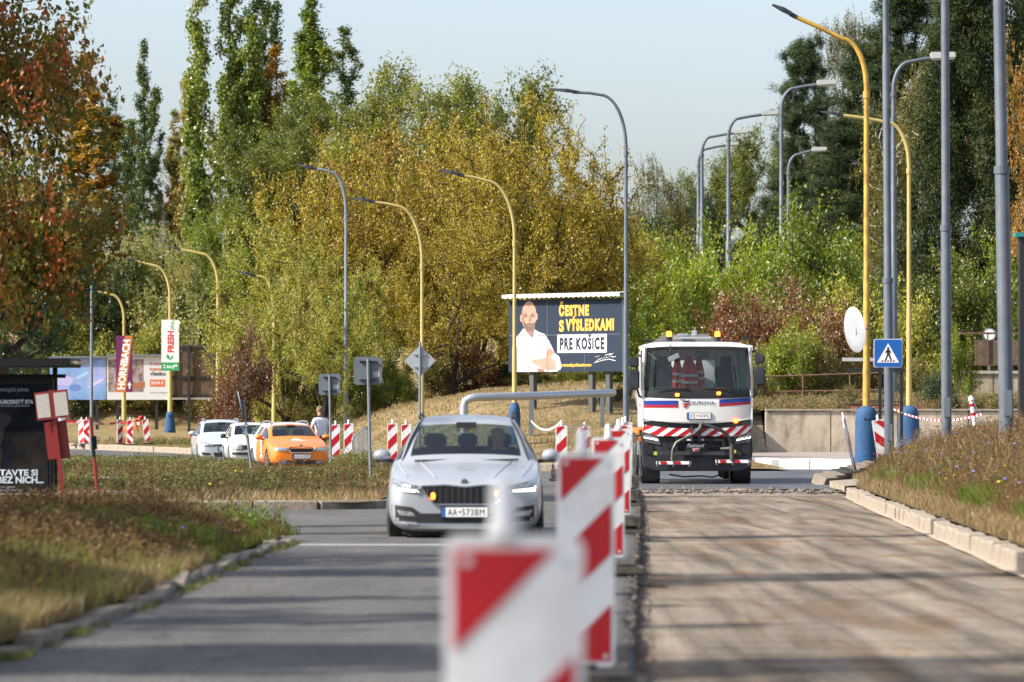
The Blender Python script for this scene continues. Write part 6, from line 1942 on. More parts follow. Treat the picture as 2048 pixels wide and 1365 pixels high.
r, a, b, c_, d = far_board('back of a billboard with dark boards and beams, right of the supermarket sign', 340, 432, 690, 795, 240)
wd = mat('weathered board', (0.10, 0.065, 0.04), 0.9, var=0.3, scale=2)
nb_ = 8
for k in range(nb_):
    x0 = a+(b-a)*k/nb_; x1 = a+(b-a)*(k+1)/nb_
    MB().box(x0+0.012, x1-0.012, 0.05+0.006*(k % 3), 0.08+0.006*(k % 3), c_, d).build('board', wd, r)
for q in (0.03, 0.38, 0.95):
    z = c_+(d-c_)*q; MB().box(a, b, -0.04, 0.045, z-0.07, z+0.07).build('beam', M_blackp, r)
for q in (0.02, 0.42, 0.98):
    x = a+(b-a)*q; MB().box(x-0.08, x+0.08, -0.16, -0.045, -0.3 if q == 0.42 else c_, d).build('post', M_blackp, r)
MB().box(a-0.3, b, 0.09, 0.12, c_-0.14, c_-0.02).build('lower_strip', M_whitesm, r)
# supermarket sign on the lamp
D = 231.6
x = wx(340.5, D)
r = empty('pole_sign', (x, D, wz(742, D)), 0, 'white and green FRESH supermarket sign hung upright on a yellow lamp post', 'sign')
W_ = wx(358, D)-wx(323, D); H_ = wz(640, D)-wz(742, D)
pn = MB().box(-W_/2, W_/2, -0.04, 0.04, 0, H_).build('panel', M_white, r)
M_gr = mat('sign green', (0.02, 0.30, 0.11), 0.5, var=0.03)
MB().box(-W_/2, W_/2, -0.045, -0.04, 0, H_*0.165).build('green_field', M_gr, pn)
text('lettering', '2 km', -W_*0.40, W_*0.12, H_*0.05, H_*0.12, -0.05, M_whitesm, pn, bold=0.03)
MB().prism([(W_*0.16, H_*0.04), (W_*0.22, H_*0.04), (W_*0.22, H_*0.09), (W_*0.31, H_*0.09), (W_*0.31, H_*0.065), (W_*0.43, H_*0.10), (W_*0.31, H_*0.135), (W_*0.31, H_*0.11), (W_*0.16, H_*0.11)], -0.05, -0.045).build('arrow', M_whitesm, pn)
def vtext(s, x0, x1, z0, z1, y, m, parent, bold=0.0):
    t = text('lettering', s, z0, z1, -x1, -x0, y, m, parent, bold=bold)   # laid flat, then turned a quarter
    me = t.data
    for v in me.vertices:
        a_, c2 = v.co.x, v.co.z
        v.co.x = -c2; v.co.z = a_
    return t
vtext('FRESH', -W_*0.16, W_*0.22, H_*0.36, H_*0.78, -0.045, M_redprint, pn, bold=0.04)
vtext('plus', -W_*0.05, W_*0.30, H_*0.81, H_*0.96, -0.045, M_gr, pn, bold=0.01)
for q in (-1, 1):
    MB().prism([(0, H_*0.20), (q*W_*0.22, H_*0.26), (q*W_*0.20, H_*0.33), (q*W_*0.04, H_*0.29)] if q < 0 else [(0, H_*0.20), (q*W_*0.04, H_*0.27), (q*W_*0.16, H_*0.31), (q*W_*0.16, H_*0.25)], -0.045, -0.041).build('leaf_emblem', M_gr, pn)
D = 245.6
r = empty('pole_sign', (wx(248.5, D), D, wz(785, D)), 0, 'purple and orange HORNBACH sign with white arrow on a yellow lamp post', 'sign')
W_ = wx(265, D)-wx(232, D); H_ = wz(672, D)-wz(785, D)
M_pur = mat('sign purple', (0.13, 0.012, 0.085), 0.5, var=0.05); M_o2 = mat('sign orange', (0.50, 0.17, 0.035), 0.5, var=0.05)
pn = MB().box(-W_/2, W_/2, -0.04, 0.04, 0, H_).build('panel', M_pur, r)
MB().prism([(-W_/2, 0), (W_*0.10, 0), (W_*0.5, H_), (W_*0.05, H_), (-W_/2, H_*0.1)], -0.045, -0.041).build('orange_field', M_o2, pn)
t = vtext('HORNBACH', -W_*0.24, W_*0.22, H_*0.05, H_*0.93, -0.05, M_whitesm, pn, bold=0.045)
for v in t.data.vertices: v.co.x += (v.co.z/H_-0.5)*W_*0.42
MB().prism([(W_*0.28, H_*0.06), (W_*0.36, H_*0.06), (W_*0.36, H_*0.12), (W_*0.44, H_*0.12), (W_*0.32, H_*0.19), (W_*0.20, H_*0.12), (W_*0.28, H_*0.12)], -0.05, -0.041).build('arrow', M_whitesm, pn)

# ------------------------------------------------------------------ bus shelter at the left edge
D = 60.6
sx0 = wx(-150, D)
SH = empty('bus_shelter', (sx0, D, road_z(D)+0.2), 0, 'dark bus shelter with a poster case about dogs at the left edge', 'bus shelter')
def sxz(px, py): return (wx(px, D)-sx0, wz(py, D)-(road_z(D)+0.2))
M_shd = mat('shelter dark frame', (0.009, 0.0095, 0.011), 0.6, spec=0.2, var=0.1)
x1 = sxz(107, 0)[0]; z_b = sxz(0, 1020)[1]; z_t = sxz(0, 756)[1]
xl = sxz(-60, 0)[0]
case = MB().box(xl, x1, -0.08, 0.10, z_b, z_t).build('poster_case', M_shd, SH, bevel=0.02)
MB().box(xl-0.1, sxz(131, 0)[0], -0.02, 0.06, sxz(0, 757)[1]+0.005, sxz(0, 749)[1]).build('top_rail', M_shd, SH)
M_poster = mat('dark dog poster', (0.006, 0.008, 0.012), 0.9, spec=0.08, var=0.5, scale=1.6, dirt=(0.035, 0.028, 0.018), dscale=1.0, damt=0.8)
pst = MB().box(sxz(-50, 0)[0], sxz(97, 0)[0], -0.088, -0.082, sxz(0, 1008)[1], sxz(0, 768)[1]).build('poster', M_poster, case)
M_pt = mat('poster pale print', (0.42, 0.48, 0.54), 0.5)
M_pt2 = mat('poster dim print', (0.22, 0.25, 0.28), 0.5)
def ptx(s, px0, px1, py1, py0, m, bold=0.0):
    a_ = sxz(px0, py1); b_ = sxz(px1, py0); text('lettering', s, a_[0], b_[0], a_[1], b_[1], -0.094, m, pst, bold=bold)
ptx('kynologická jednota', -3, 59, 786, 775, M_pt2)
ptx('HRUBOSRSTÝ STA', -9, 68, 808, 798, M_pt, 0.03)
ptx('národné plemeno', 0, 60, 816, 808, M_pt2)
ptx('PREDSTAVTE SI', -53, 77, 952, 939, M_pt, 0.04)
ptx('SVET BEZ NICH...', -49, 89, 967, 953, M_pt, 0.04)
ptx('pomoc týchto psov', -40, 32, 978, 971, M_pt2); ptx('ľuďom je neoceniteľná', -46, 47, 984, 977, M_pt2); ptx('je to naša zodpovednosť.', -40, 61, 990, 983, M_pt2)
dg = MB()
for (a_, b_, rx_, rz__) in ((5, 842, 0.13, 0.12), (-4, 862, 0.11, 0.26), (-14, 900, 0.14, 0.34), (16, 838, 0.07, 0.06)):
    p_ = sxz(a_, b_); dg.prism([(p_[0]+rx_*math.cos(t*0.524), p_[1]+rz__*math.sin(t*0.524)) for t in range(12)], -0.092-a_*1e-5, -0.089)
dg.prism([(sxz(-2, 0)[0], sxz(0, 950)[1]), (sxz(3, 0)[0], sxz(0, 950)[1]), (sxz(8, 0)[0], sxz(0, 900)[1]), (sxz(-6, 0)[0], sxz(0, 900)[1])], -0.0925, -0.089)
dg.build('printed_dog', mat('printed black dog', (0.004, 0.004, 0.005), 0.4), pst)
MB().box(sxz(-160, 0)[0], sxz(145, 0)[0], -0.5, 1.2, sxz(0, 735)[1], sxz(0, 718)[1]).build('roof', M_shd, SH, bevel=0.01)
MB().box(sxz(145, 0)[0]+0.003, sxz(160, 0)[0], -0.4, 1.1, sxz(0, 729)[1], sxz(0, 723)[1]).build('roof_edge', mat('amber plexiglass', (0.35, 0.30, 0.22), 0.3), SH)
for px in (30, 78, -60): MB().box(sxz(px, 0)[0]-0.03, sxz(px, 0)[0]+0.03, 0.0, 0.08, sxz(0, 750)[1], sxz(0, 735)[1]).build('roof_strut', M_gal2, SH)
for px in (83,): MB().box(sxz(px, 0)[0]-0.07, sxz(px, 0)[0]+0.0, 0, 0.08, -0.1, z_b).build('leg', M_steel, SH)
for px in (-100, 95): MB().tube([(sxz(px, 0)[0], 1.0, 0), (sxz(px, 0)[0], 1.0, sxz(0, 735)[1])], 0.04, 8).build('rear_post', M_shd, SH)
MB().box(sxz(-100, 0)[0], sxz(-70, 0)[0], 1.0, 1.02, 0.4, 2.0).build('rear_glass', G_side, SH)
# red timetable stand
D = 58.9
M_rst = mat('dark red stop stand', (0.20, 0.014, 0.012), 0.5, var=0.1)
b0 = (wx(130, D), D, road_z(D)-0.02)
ts_ = empty('timetable_stand', b0, 0, 'leaning dark red bus stop stand with two pale blank timetables', 'bus stop sign')
ts_.rotation_euler = (0, math.radians(-6.6), 0)
H_ = wz(782, D)-b0[2]
MB().box(-0.032, 0.032, -0.03, 0.03, 0, H_+0.02).build('post', M_rst, ts_)
zc = wz(809, D)-b0[2]
for q in (-1, 1):
    x0, x1 = sorted((q*0.002, q*0.255)); 
    f_ = MB().box(x0, x1, -0.07, -0.033, zc-0.215, zc+0.215).build('timetable_frame', M_rst, ts_)
    MB().box(x0+(0.035 if q > 0 else 0.02), x1-(0.02 if q > 0 else 0.035), -0.076, -0.0705, zc-0.18, zc+0.18).build('timetable', mat('pale timetable', (0.42, 0.40, 0.36), 0.5, var=0.1, scale=30), f_)
zc = wz(880, D)-b0[2]
MB().box(-0.17, 0.17, 0.035, 0.10, zc-0.29, zc+0.29).build('waste_box', M_rst, ts_, bevel=0.01)
# black and red banded pole
D = 57.5
bp0 = (wx(199, D), D, road_z(D)-0.02)
bp_ = empty('banded_pole', bp0, 0, 'thin leaning pole with black and red bands, right of the red timetable stand', 'marker pole')
bp_.rotation_euler = (0, math.radians(-5.4), 0)
H_ = wz(833, D)-bp0[2]
seg = [0, 0.22, 0.30, 0.58, 0.75, 0.80, 1.0]
for i in range(6):
    MB().lathe([(0.026, H_*seg[i]), (0.026, H_*seg[i+1]-0.002)], 10).build('band', [M_shd, M_rst, M_rst, M_shd, M_shd, M_rst][i], bp_)
MB().box(0.02, 0.06, -0.01, 0.01, H_*0.66, H_*0.80).build('latch', M_shd, bp_)
D = 150
lp = empty('thin_lamp_post', (wx(183, D), D, -0.62), 0, 'very thin pale blue pole rising behind the banded pole', 'pole')
MB().tube([(0, 0, 0), (0, 0, wz(560, D)+0.62)], [0.07, 0.045], 8).build('pole', M_gal2, lp)

# ------------------------------------------------------------------ walls, stairs, railings on the right
M_wall = mat('old rendered concrete', (0.48, 0.41, 0.32), 0.95, var=0.18, scale=2.2, bump=0.6, bscale=9, dirt=(0.15, 0.12, 0.09), dscale=1.1, damt=0.75)
# vertical streaks
nt = M_wall.node_tree; N = nt.nodes; L = nt.links
tcw = N.new('ShaderNodeTexCoord'); mpw = N.new('ShaderNodeMapping'); mpw.inputs['Scale'].default_value = (1.3, 1.3, 0.45)
nzw = N.new('ShaderNodeTexNoise'); nzw.inputs['Scale'].default_value = 2.5; nzw.inputs['Detail'].default_value = 6
L.new(tcw.outputs['Object'], mpw.inputs[0]); L.new(mpw.outputs[0], nzw.inputs[0])
rw_ = ramp(N, [(0.3, (0.62, 0.6, 0.58)), (0.5, (1, 1, 1)), (0.7, (1.12, 1.1, 1.06))]); L.new(nzw.outputs[0], rw_.inputs[0])
pb = [n for n in N if n.type == 'BSDF_PRINCIPLED'][0]; src = pb.inputs['Base Color'].links[0].from_socket
mw = N.new('ShaderNodeMixRGB'); mw.blend_type = 'MULTIPLY'; mw.inputs[0].default_value = 1
L.new(src, mw.inputs[1]); L.new(rw_.outputs[0], mw.inputs[2]); L.new(mw.outputs[0], pb.inputs['Base Color'])
D = 139.6
wl_ = empty('retaining_wall', (0, 0, 0), 0, 'low weathered concrete retaining wall behind the blue lamp feet', 'wall', kind=None)
xw = wx(1531, D); zt_ = wz(824, D); zb_ = -0.7
k = 0; x = xw
rr_ = random.Random(5)
while x < 21:
    L_ = rr_.uniform(2.0, 2.6)
    MB().box(x+0.008, x+L_-0.008, D+0.01*rr_.random(), D+0.5, zb_, zt_+rr_.uniform(-0.015, 0.015)).build('wall_section', M_wall, wl_, bevel=0.02)
    n_ = rr_.uniform(0.02, 0.05)
    MB().box(x+0.008, x+L_-0.008, D-0.06, D+0.56, zt_+0.018, zt_+0.105).build('coping_slab', mat('coping concrete', (0.30, 0.26, 0.20), 0.95, var=0.25, scale=4, bump=0.6), wl_, bevel=0.02)
    x += L_; k += 1
st = empty('stairs', (0, 0, 0), 0, 'worn concrete steps between the truck and the retaining wall', 'stairs')
nst = 9
for i in range(nst):
    zs0 = -0.5+(zt_+0.5)*i/nst; zs1 = -0.5+(zt_+0.5)*(i+1)/nst
    MB().box(7.6, xw-0.02, D-0.6+i*0.30, D-0.6+i*0.30+0.36, zs0-0.3, zs1).build('step', mat('worn step concrete', (0.36, 0.30, 0.23), 0.95, var=0.25, scale=5, bump=0.6), st, bevel=0.02)
# rusty pipe railing on the terrace
M_rust = mat('rusty pipe', (0.13, 0.07, 0.045), 0.9, var=0.3, scale=6)
D = 150
rl = empty('pipe_railing', (0, 0, 0), 0, 'rusty two-rail pipe railing on the terrace between truck and pedestrian sign', 'railing')
xa, xb = wx(1495, D), wx(1775, D)
for py0, py1 in ((755, 746), (785, 780)):
    MB().tube([(xa, D, wz(py0, D)), (xb, D, wz(py1, D))], 0.035, 8).build('rail', M_rust, rl)
for px in (1497, 1606, 1700, 1770):
    x = wx(px, D); MB().tube([(x, D, 0.9), (x, D, wz(748, D))], 0.035, 8).build('post', M_rust, rl)
# planks and bricks lying on the wall
D = 141
db = empty('plank_pile', (wx(1735, D), D, zt_+0.1), 0, 'old dark planks lying across broken bricks on top of the retaining wall', 'plank pile')
M_oldw = mat('old dark plank', (0.07, 0.05, 0.035), 0.9, var=0.3)
for i, (a_, b_, z, t) in enumerate(((-1.05, 1.1, 0.22, 0.05), (-0.6, 1.5, 0.12, -0.02), (-0.3, 0.9, 0.30, 0.03))):
    MB().obox(((a_+b_)/2, 0.1*i, z), (b_-a_, 0.16, 0.06), Matrix.Rotation(-t, 3, 'Y')).build('plank', M_oldw, db)
M_brick = mat('reddish brick', (0.30, 0.11, 0.08), 0.9, var=0.25)
for i in range(9):
    MB().obox((-0.5+i*0.30+0.05*math.sin(i*7), -0.12+0.05*math.sin(i*3), 0.06), (0.24, 0.12, 0.10), Matrix.Rotation(0.2*math.sin(i*5), 3, 'Z')).build('brick', M_brick, db)
# upper wall with slatted fence
D = 156
w2 = empty('garden_wall', (0, 0, 0), 0, 'higher stained concrete garden wall at the right edge under the brown fence', 'wall')
x = wx(1908, D)
for k in range(4):
    MB().box(x+k*1.6+0.006, x+(k+1)*1.6-0.006, D, D+0.4, 0.6, wz(748, D)).build('wall_section', M_wall, w2, bevel=0.02)
    MB().box(x+k*1.6+0.006, x+(k+1)*1.6-0.006, D-0.08, D+0.48, wz(748, D)+0.003, wz(742, D)).build('coping_slab', mat('pale coping', (0.42, 0.39, 0.34), 0.9, var=0.15, scale=4), w2)
fe = empty('slatted_fence', (0, 0, 0), 0, 'brown weathered slatted fence with rusty rails on the garden wall', 'fence')
M_slat = mat('brown grey slat', (0.14, 0.095, 0.07), 0.9, var=0.3, scale=3)
z0, z1 = wz(729, D), wz(680, D)
xs0 = wx(1950, D)
for k in range(24):
    MB().box(xs0+k*0.11, xs0+k*0.11+0.095, D+0.15+0.004*(k % 2), D+0.17+0.004*(k % 2), z0, z1-0.0+0.02*math.sin(k*2.3)).build('slat', M_slat, fe)
MB().box(xs0-0.6, xs0+2.8, D+0.10, D+0.14, wz(667, D)-0.04, wz(667, D)+0.04).build('rail', M_rust, fe)
MB().box(xs0-0.7, xs0+2.8, D+0.10, D+0.14, z0-0.05, z0).build('rail', M_rust, fe)
for px in (1918, 1935, 1976, 2008, 2040):
    xx = wx(px, D); MB().box(xx-0.025, xx+0.025, D+0.08, D+0.12, wz(741, D), wz(665 if px > 1940 else 700, D)).build('post', M_rust, fe)
# round white thing over the fence
rs = empty('round_sign', (wx(1979, 170), 170, wz(690, 170)), 0, 'round pale road sign seen from behind above the brown fence', 'road sign')
MB().lathe([(0.30, 0), (0.30, 0.02)], 20, (0, 0, 0.45), 'Y').build('plate', M_gal2, rs)
MB().lathe([(0.24, -0.005), (0.24, 0)], 20, (0, -0.002, 0.45), 'Y').build('plate_centre', M_whitesm, rs)
MB().tube([(0, 0.03, -3), (0, 0.03, 0.6)], 0.03, 6).build('pole', M_gal2, rs)

# ------------------------------------------------------------------ buildings glimpsed between the trees
D = 340
hb_ = empty('flat_roof_building', (wx(345, D), D, 8), 0, 'grey concrete flat roofed building glimpsed between the poplars', 'building')
M_gc = mat('grey weathered facade', (0.24, 0.22, 0.21), 0.9, var=0.1)
MB().box(-1.5, 3.2, 0, 8, 0, wz(398, D)-8-0.8).build('wall', M_gc, hb_)
MB().box(-1.8, 3.4, -0.6, 8.4, wz(398, D)-8-0.8, wz(392, D)-8).build('roof', mat('pale roof edge', (0.40, 0.36, 0.33), 0.9), hb_)
for x in (-0.9, 0.8): MB().box(x, x+0.9, -0.06, -0.005, wz(455, D)-8, wz(412, D)-8).build('window', M_lampglass, hb_)
D = 260
h2 = empty('white_house', (wx(2040, D), D, 6), 0, 'white and pale blue house showing through the trees at the right edge', 'building')
MB().box(-1.1, 5, 0, 8, 0, wz(270, D)-6).build('wall', mat('white facade', (0.62, 0.66, 0.70), 0.8, var=0.04), h2)
MB().box(-1.3, 5.2, -0.4, 8.3, wz(270, D)-6, wz(262, D)-6).build('roof', M_gc, h2)
for z in (3, 7, 11):
    MB().box(-0.2, 0.8, -0.05, -0.005, z, z+1.4).build('window', mat('pale blue window', (0.25, 0.42, 0.50), 0.2), h2)
    MB().box(-0.3, 0.9, -0.10, -0.055, z-0.12, z-0.02).build('sill', M_gc, h2)
cab_ = empty('dark_cabinet', (wx(2047, 130), 130, 0.8), 0, 'dark cabinet post with a teal cap at the right picture edge', 'cabinet')
MB().box(-0.12, 0.5, 0, 0.5, 0, wz(474, 130)-0.8).build('body', M_blackp, cab_)
MB().box(-0.28, 0.6, -0.1, 0.6, wz(474, 130)-0.8, wz(466, 130)-0.8).build('cap', mat('teal cap', (0.02, 0.20, 0.18), 0.5), cab_)

# ------------------------------------------------------------------ people outdoors
M_tee = mat('white T-shirt', (0.70, 0.70, 0.76), 0.9, var=0.05)
M_jean = mat('dark trousers', (0.04, 0.045, 0.06), 0.9)
D = 116
JJ = {'pelvis': ((0, 0, 1.0), 0.15), 'waist': ((0.0, 0, 1.16), 0.14), 'chest': ((0.0, 0.0, 1.40), (0.19, 0.13)), 'neckb': ((0, 0, 1.56), 0.075), 'neck': ((0.01, -0.01, 1.64), 0.055), 'head': ((0.02, -0.02, 1.76), 0.092), 'top': ((0.02, -0.01, 1.86), 0.08),
      'sl': ((-0.21, 0, 1.50), 0.075), 'el': ((-0.29, -0.02, 1.22), 0.048), 'wl': ((-0.26, -0.12, 1.0), 0.036), 'hl': ((-0.25, -0.16, 0.92), 0.035),
      'sr': ((0.21, 0, 1.50), 0.075), 'er': ((0.33, 0.03, 1.24), 0.048), 'wr': ((0.42, -0.10, 1.12), 0.036), 'hr': ((0.47, -0.16, 1.10), 0.035),
      'kl': ((-0.10, -0.02, 0.52), 0.075), 'al': ((-0.11, 0.04, 0.10), 0.05), 'tl': ((-0.12, -0.12, 0.04), 0.04), 'kr': ((0.11, 0.03, 0.52), 0.075), 'ar': ((0.12, 0.06, 0.10), 0.05), 'tr': ((0.14, -0.10, 0.04), 0.04),
      'hpl': ((-0.09, 0, 0.92), 0.10), 'hpr': ((0.09, 0, 0.92), 0.10)}
BB = [('pelvis', 'waist'), ('waist', 'chest'), ('chest', 'neckb'), ('neckb', 'neck'), ('neck', 'head'), ('head', 'top'), ('chest', 'sl'), ('sl', 'el'), ('el', 'wl'), ('wl', 'hl'), ('chest', 'sr'), ('sr', 'er'), ('er', 'wr'), ('wr', 'hr'),
      ('pelvis', 'hpl'), ('hpl', 'kl'), ('kl', 'al'), ('al', 'tl'), ('pelvis', 'hpr'), ('hpr', 'kr'), ('kr', 'ar'), ('ar', 'tr')]
def asg(c):
    if c.z > 1.585: return 1
    if abs(c.x) > 0.25 and c.z < 1.36: return 1
    if c.z > 1.0: return 0
    return 2
man = person('person', 'man in a white T-shirt standing with his back half turned behind the orange car', JJ, BB, [M_tee, M_skin, M_jean], asg, (wx(641, D), D, road_z(D)), rz=math.radians(215))
head_parts(man, (0.02, -0.02, 1.79), 0.105)
for q, base in ((1, (0.47, -0.16, 1.10)), (-1, (-0.25, -0.16, 0.92))):
    fg_ = MB()
    for k in range(4): fg_.tube([(base[0]+0.012*(k-1.5), base[1]-0.02, base[2]), (base[0]+0.016*(k-1.5), base[1]-0.07, base[2]-0.02), (base[0]+0.014*(k-1.5), base[1]-0.09, base[2]-0.05)], [0.010, 0.009, 0.007], 5)
    fg_.tube([(base[0]-q*0.03, base[1], base[2]), (base[0]-q*0.05, base[1]-0.05, base[2])], 0.010, 5)
    fg_.build('fingers', M_skin, man, smooth=True)
# bending road worker
D = 167.3
JW = {'pelvis': ((0, 0, 0.92), 0.16), 'waist': ((0.12, 0, 1.08), 0.15), 'chest': ((0.32, 0, 1.22), (0.15, 0.19)), 'neck': ((0.48, 0, 1.27), 0.06), 'head': ((0.60, 0, 1.27), 0.095), 'top': ((0.66, 0, 1.30), 0.09),
      'sl': ((0.36, -0.2, 1.2), 0.07), 'el': ((0.42, -0.24, 0.92), 0.05), 'hl': ((0.50, -0.2, 0.70), 0.04), 'sr': ((0.36, 0.2, 1.2), 0.07), 'er': ((0.44, 0.24, 0.92), 0.05), 'hr': ((0.52, 0.2, 0.70), 0.04),
      'hpl': ((0, -0.1, 0.85), 0.1), 'kl': ((0.06, -0.12, 0.48), 0.075), 'al': ((-0.02, -0.13, 0.09), 0.055), 'tl': ((0.14, -0.13, 0.04), 0.045), 'hpr': ((0, 0.1, 0.85), 0.1), 'kr': ((0.10, 0.14, 0.48), 0.075), 'ar': ((0.05, 0.15, 0.09), 0.055), 'tr': ((0.2, 0.15, 0.04), 0.045)}
BWk = [('pelvis', 'waist'), ('waist', 'chest'), ('chest', 'neck'), ('neck', 'head'), ('head', 'top'), ('chest', 'sl'), ('sl', 'el'), ('el', 'hl'), ('chest', 'sr'), ('sr', 'er'), ('er', 'hr'), ('pelvis', 'hpl'), ('hpl', 'kl'), ('kl', 'al'), ('al', 'tl'), ('pelvis', 'hpr'), ('hpr', 'kr'), ('kr', 'ar'), ('ar', 'tr')]
M_hv = mat('orange work clothes', (0.80, 0.13, 0.02), 0.8)
wk = person('person', 'road worker in orange bending forward between the far beacons', JW, BWk, [M_hv, M_skin, M_jean], lambda c: 1 if (c.x > 0.5 and c.z > 1.1) or c.z < 0.8 and c.x > 0.42 else (2 if c.z < 0.12 else 0), (wx(253, D), D, road_z(D)), rz=0.15)
MB().ball((0.63, 0, 1.34), (0.13, 0.12, 0.11), 10, 6).build('helmet', M_red, wk, smooth=True)
MB().box(-0.13, 0.17, -0.235, -0.225, 0.55, 0.62).build('trouser_band', M_refl, wk)
MB().box(0.25, 0.33, -0.215, -0.2, 1.0, 1.36).build('reflective_band', M_refl, wk)
# person by the tape, mostly behind the red box
D = 170
p3 = person('person', 'person in a pale top standing at the tape just right of the poster case', JJ, BB, [M_tee, M_skin, M_redprint], asg, (wx(124, D), D, road_z(D)), rz=math.radians(20))
head_parts(p3, (0.02, -0.02, 1.79), 0.105)
# ------------------------------------------------------------------ trees
M_bark = mat('grey brown bark', (0.075, 0.055, 0.042), 0.95, var=0.3, scale=6, bump=0.5)
M_barkd = mat('dark bark', (0.035, 0.027, 0.022), 0.95, var=0.3, scale=6)
M_barkp = mat('birch bark', (0.36, 0.34, 0.31), 0.9, var=0.35, scale=5)
LC = dict
def lf(*cols): 
    n = len(cols); return [(i/(n-1), c) for i, c in enumerate(cols)]
L_ochre = leaf_mat('ochre leaves', lf((0.08, 0.06, 0.015), (0.24, 0.18, 0.028), (0.40, 0.29, 0.04), (0.33, 0.31, 0.05), (0.52, 0.38, 0.07)), 0.30, 0.55, 0.28, gloss=0.03)
L_rust = leaf_mat('rusty leaves', lf((0.08, 0.05, 0.018), (0.26, 0.155, 0.04), (0.38, 0.25, 0.055), (0.48, 0.37, 0.07), (0.30, 0.30, 0.05)), 0.30, 0.5, 0.28, gloss=0.03)
L_ygreen = leaf_mat('yellow green leaves', lf((0.09, 0.11, 0.02), (0.20, 0.22, 0.035), (0.34, 0.34, 0.06), (0.42, 0.38, 0.08), (0.30, 0.33, 0.06)), 0.30, 0.55, 0.30, gloss=0.03)
L_green = leaf_mat('green leaves', lf((0.026, 0.038, 0.007), (0.085, 0.108, 0.013), (0.165, 0.19, 0.022), (0.27, 0.27, 0.035)), 0.35, 0.5, 0.4)
L_ashy = leaf_mat('ash leaves turning', lf((0.05, 0.065, 0.012), (0.14, 0.16, 0.024), (0.24, 0.25, 0.036), (0.38, 0.33, 0.06)), 0.3, 0.5, 0.4)
L_pop = leaf_mat('poplar leaves', lf((0.03, 0.055, 0.010), (0.085, 0.13, 0.02), (0.15, 0.21, 0.03), (0.24, 0.28, 0.045), (0.34, 0.31, 0.06)), 0.35, 0.5, 0.35, gloss=0.06, rough=0.35)
L_popdk = leaf_mat('dark poplar leaves', lf((0.018, 0.04, 0.016), (0.05, 0.09, 0.028), (0.10, 0.14, 0.035), (0.26, 0.22, 0.05)), 0.35, 0.4, 0.3, gloss=0.05)
L_popyl = leaf_mat('turning poplar leaves', lf((0.05, 0.07, 0.015), (0.14, 0.15, 0.03), (0.25, 0.24, 0.05), (0.40, 0.27, 0.05), (0.34, 0.16, 0.05)), 0.25, 0.45, 0.35, gloss=0.08)
L_popor = leaf_mat('orange poplar leaves', lf((0.12, 0.09, 0.02), (0.27, 0.20, 0.03), (0.40, 0.26, 0.04), (0.38, 0.19, 0.05), (0.20, 0.18, 0.04)), 0.25, 0.45, 0.35)
L_pine = leaf_mat('pine needles', lf((0.018, 0.034, 0.018), (0.045, 0.072, 0.034), (0.09, 0.12, 0.05), (0.15, 0.14, 0.06)), 0.4, 0.5, 0.1, gloss=0.01)
L_spruce = leaf_mat('spruce needles', lf((0.012, 0.022, 0.010), (0.032, 0.050, 0.020), (0.065, 0.085, 0.030), (0.12, 0.11, 0.038)), 0.5, 0.5, 0.08, gloss=0.01)
L_birch = leaf_mat('birch leaves', lf((0.035, 0.036, 0.010), (0.10, 0.10, 0.020), (0.18, 0.165, 0.032), (0.28, 0.20, 0.045)), 0.35, 0.5, 0.4)
L_willow = leaf_mat('willow leaves', lf((0.12, 0.13, 0.04), (0.26, 0.28, 0.09), (0.40, 0.38, 0.14), (0.50, 0.38, 0.10)), 0.25, 0.5, 0.45)
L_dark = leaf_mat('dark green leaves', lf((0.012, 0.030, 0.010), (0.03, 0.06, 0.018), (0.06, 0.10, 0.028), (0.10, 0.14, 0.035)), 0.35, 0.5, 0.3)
L_yell = leaf_mat('bright yellow green leaves', lf((0.09, 0.13, 0.015), (0.19, 0.25, 0.025), (0.33, 0.37, 0.04), (0.48, 0.44, 0.07)), 0.35, 0.5, 0.45)
L_brg = leaf_mat('bright green leaves', lf((0.04, 0.065, 0.008), (0.12, 0.165, 0.014), (0.22, 0.27, 0.022), (0.34, 0.37, 0.04)), 0.35, 0.5, 0.45)
L_red = leaf_mat('crimson leaves', lf((0.06, 0.06, 0.02), (0.15, 0.08, 0.03), (0.24, 0.07, 0.04), (0.18, 0.17, 0.04), (0.28, 0.12, 0.05)), 0.45, 0.5, 0.35)
L_brred = leaf_mat('red brown leaves', lf((0.05, 0.03, 0.015), (0.13, 0.065, 0.03), (0.23, 0.10, 0.045), (0.14, 0.11, 0.035)), 0.4, 0.5, 0.3)
L_mix = leaf_mat('mixed green brown leaves', lf((0.03, 0.04, 0.012), (0.09, 0.10, 0.022), (0.17, 0.17, 0.04), (0.27, 0.16, 0.05), (0.12, 0.17, 0.03)), 0.4, 0.45, 0.35)
L_maple = leaf_mat('maple leaves turning red', lf((0.03, 0.05, 0.010), (0.08, 0.11, 0.018), (0.16, 0.15, 0.025), (0.29, 0.095, 0.03), (0.34, 0.06, 0.03)), 0.45, 0.35, 0.3, gloss=0.03)
L_orng = leaf_mat('orange leaves', lf((0.10, 0.10, 0.02), (0.24, 0.17, 0.03), (0.42, 0.20, 0.04), (0.35, 0.13, 0.04)), 0.5, 0.5, 0.4)

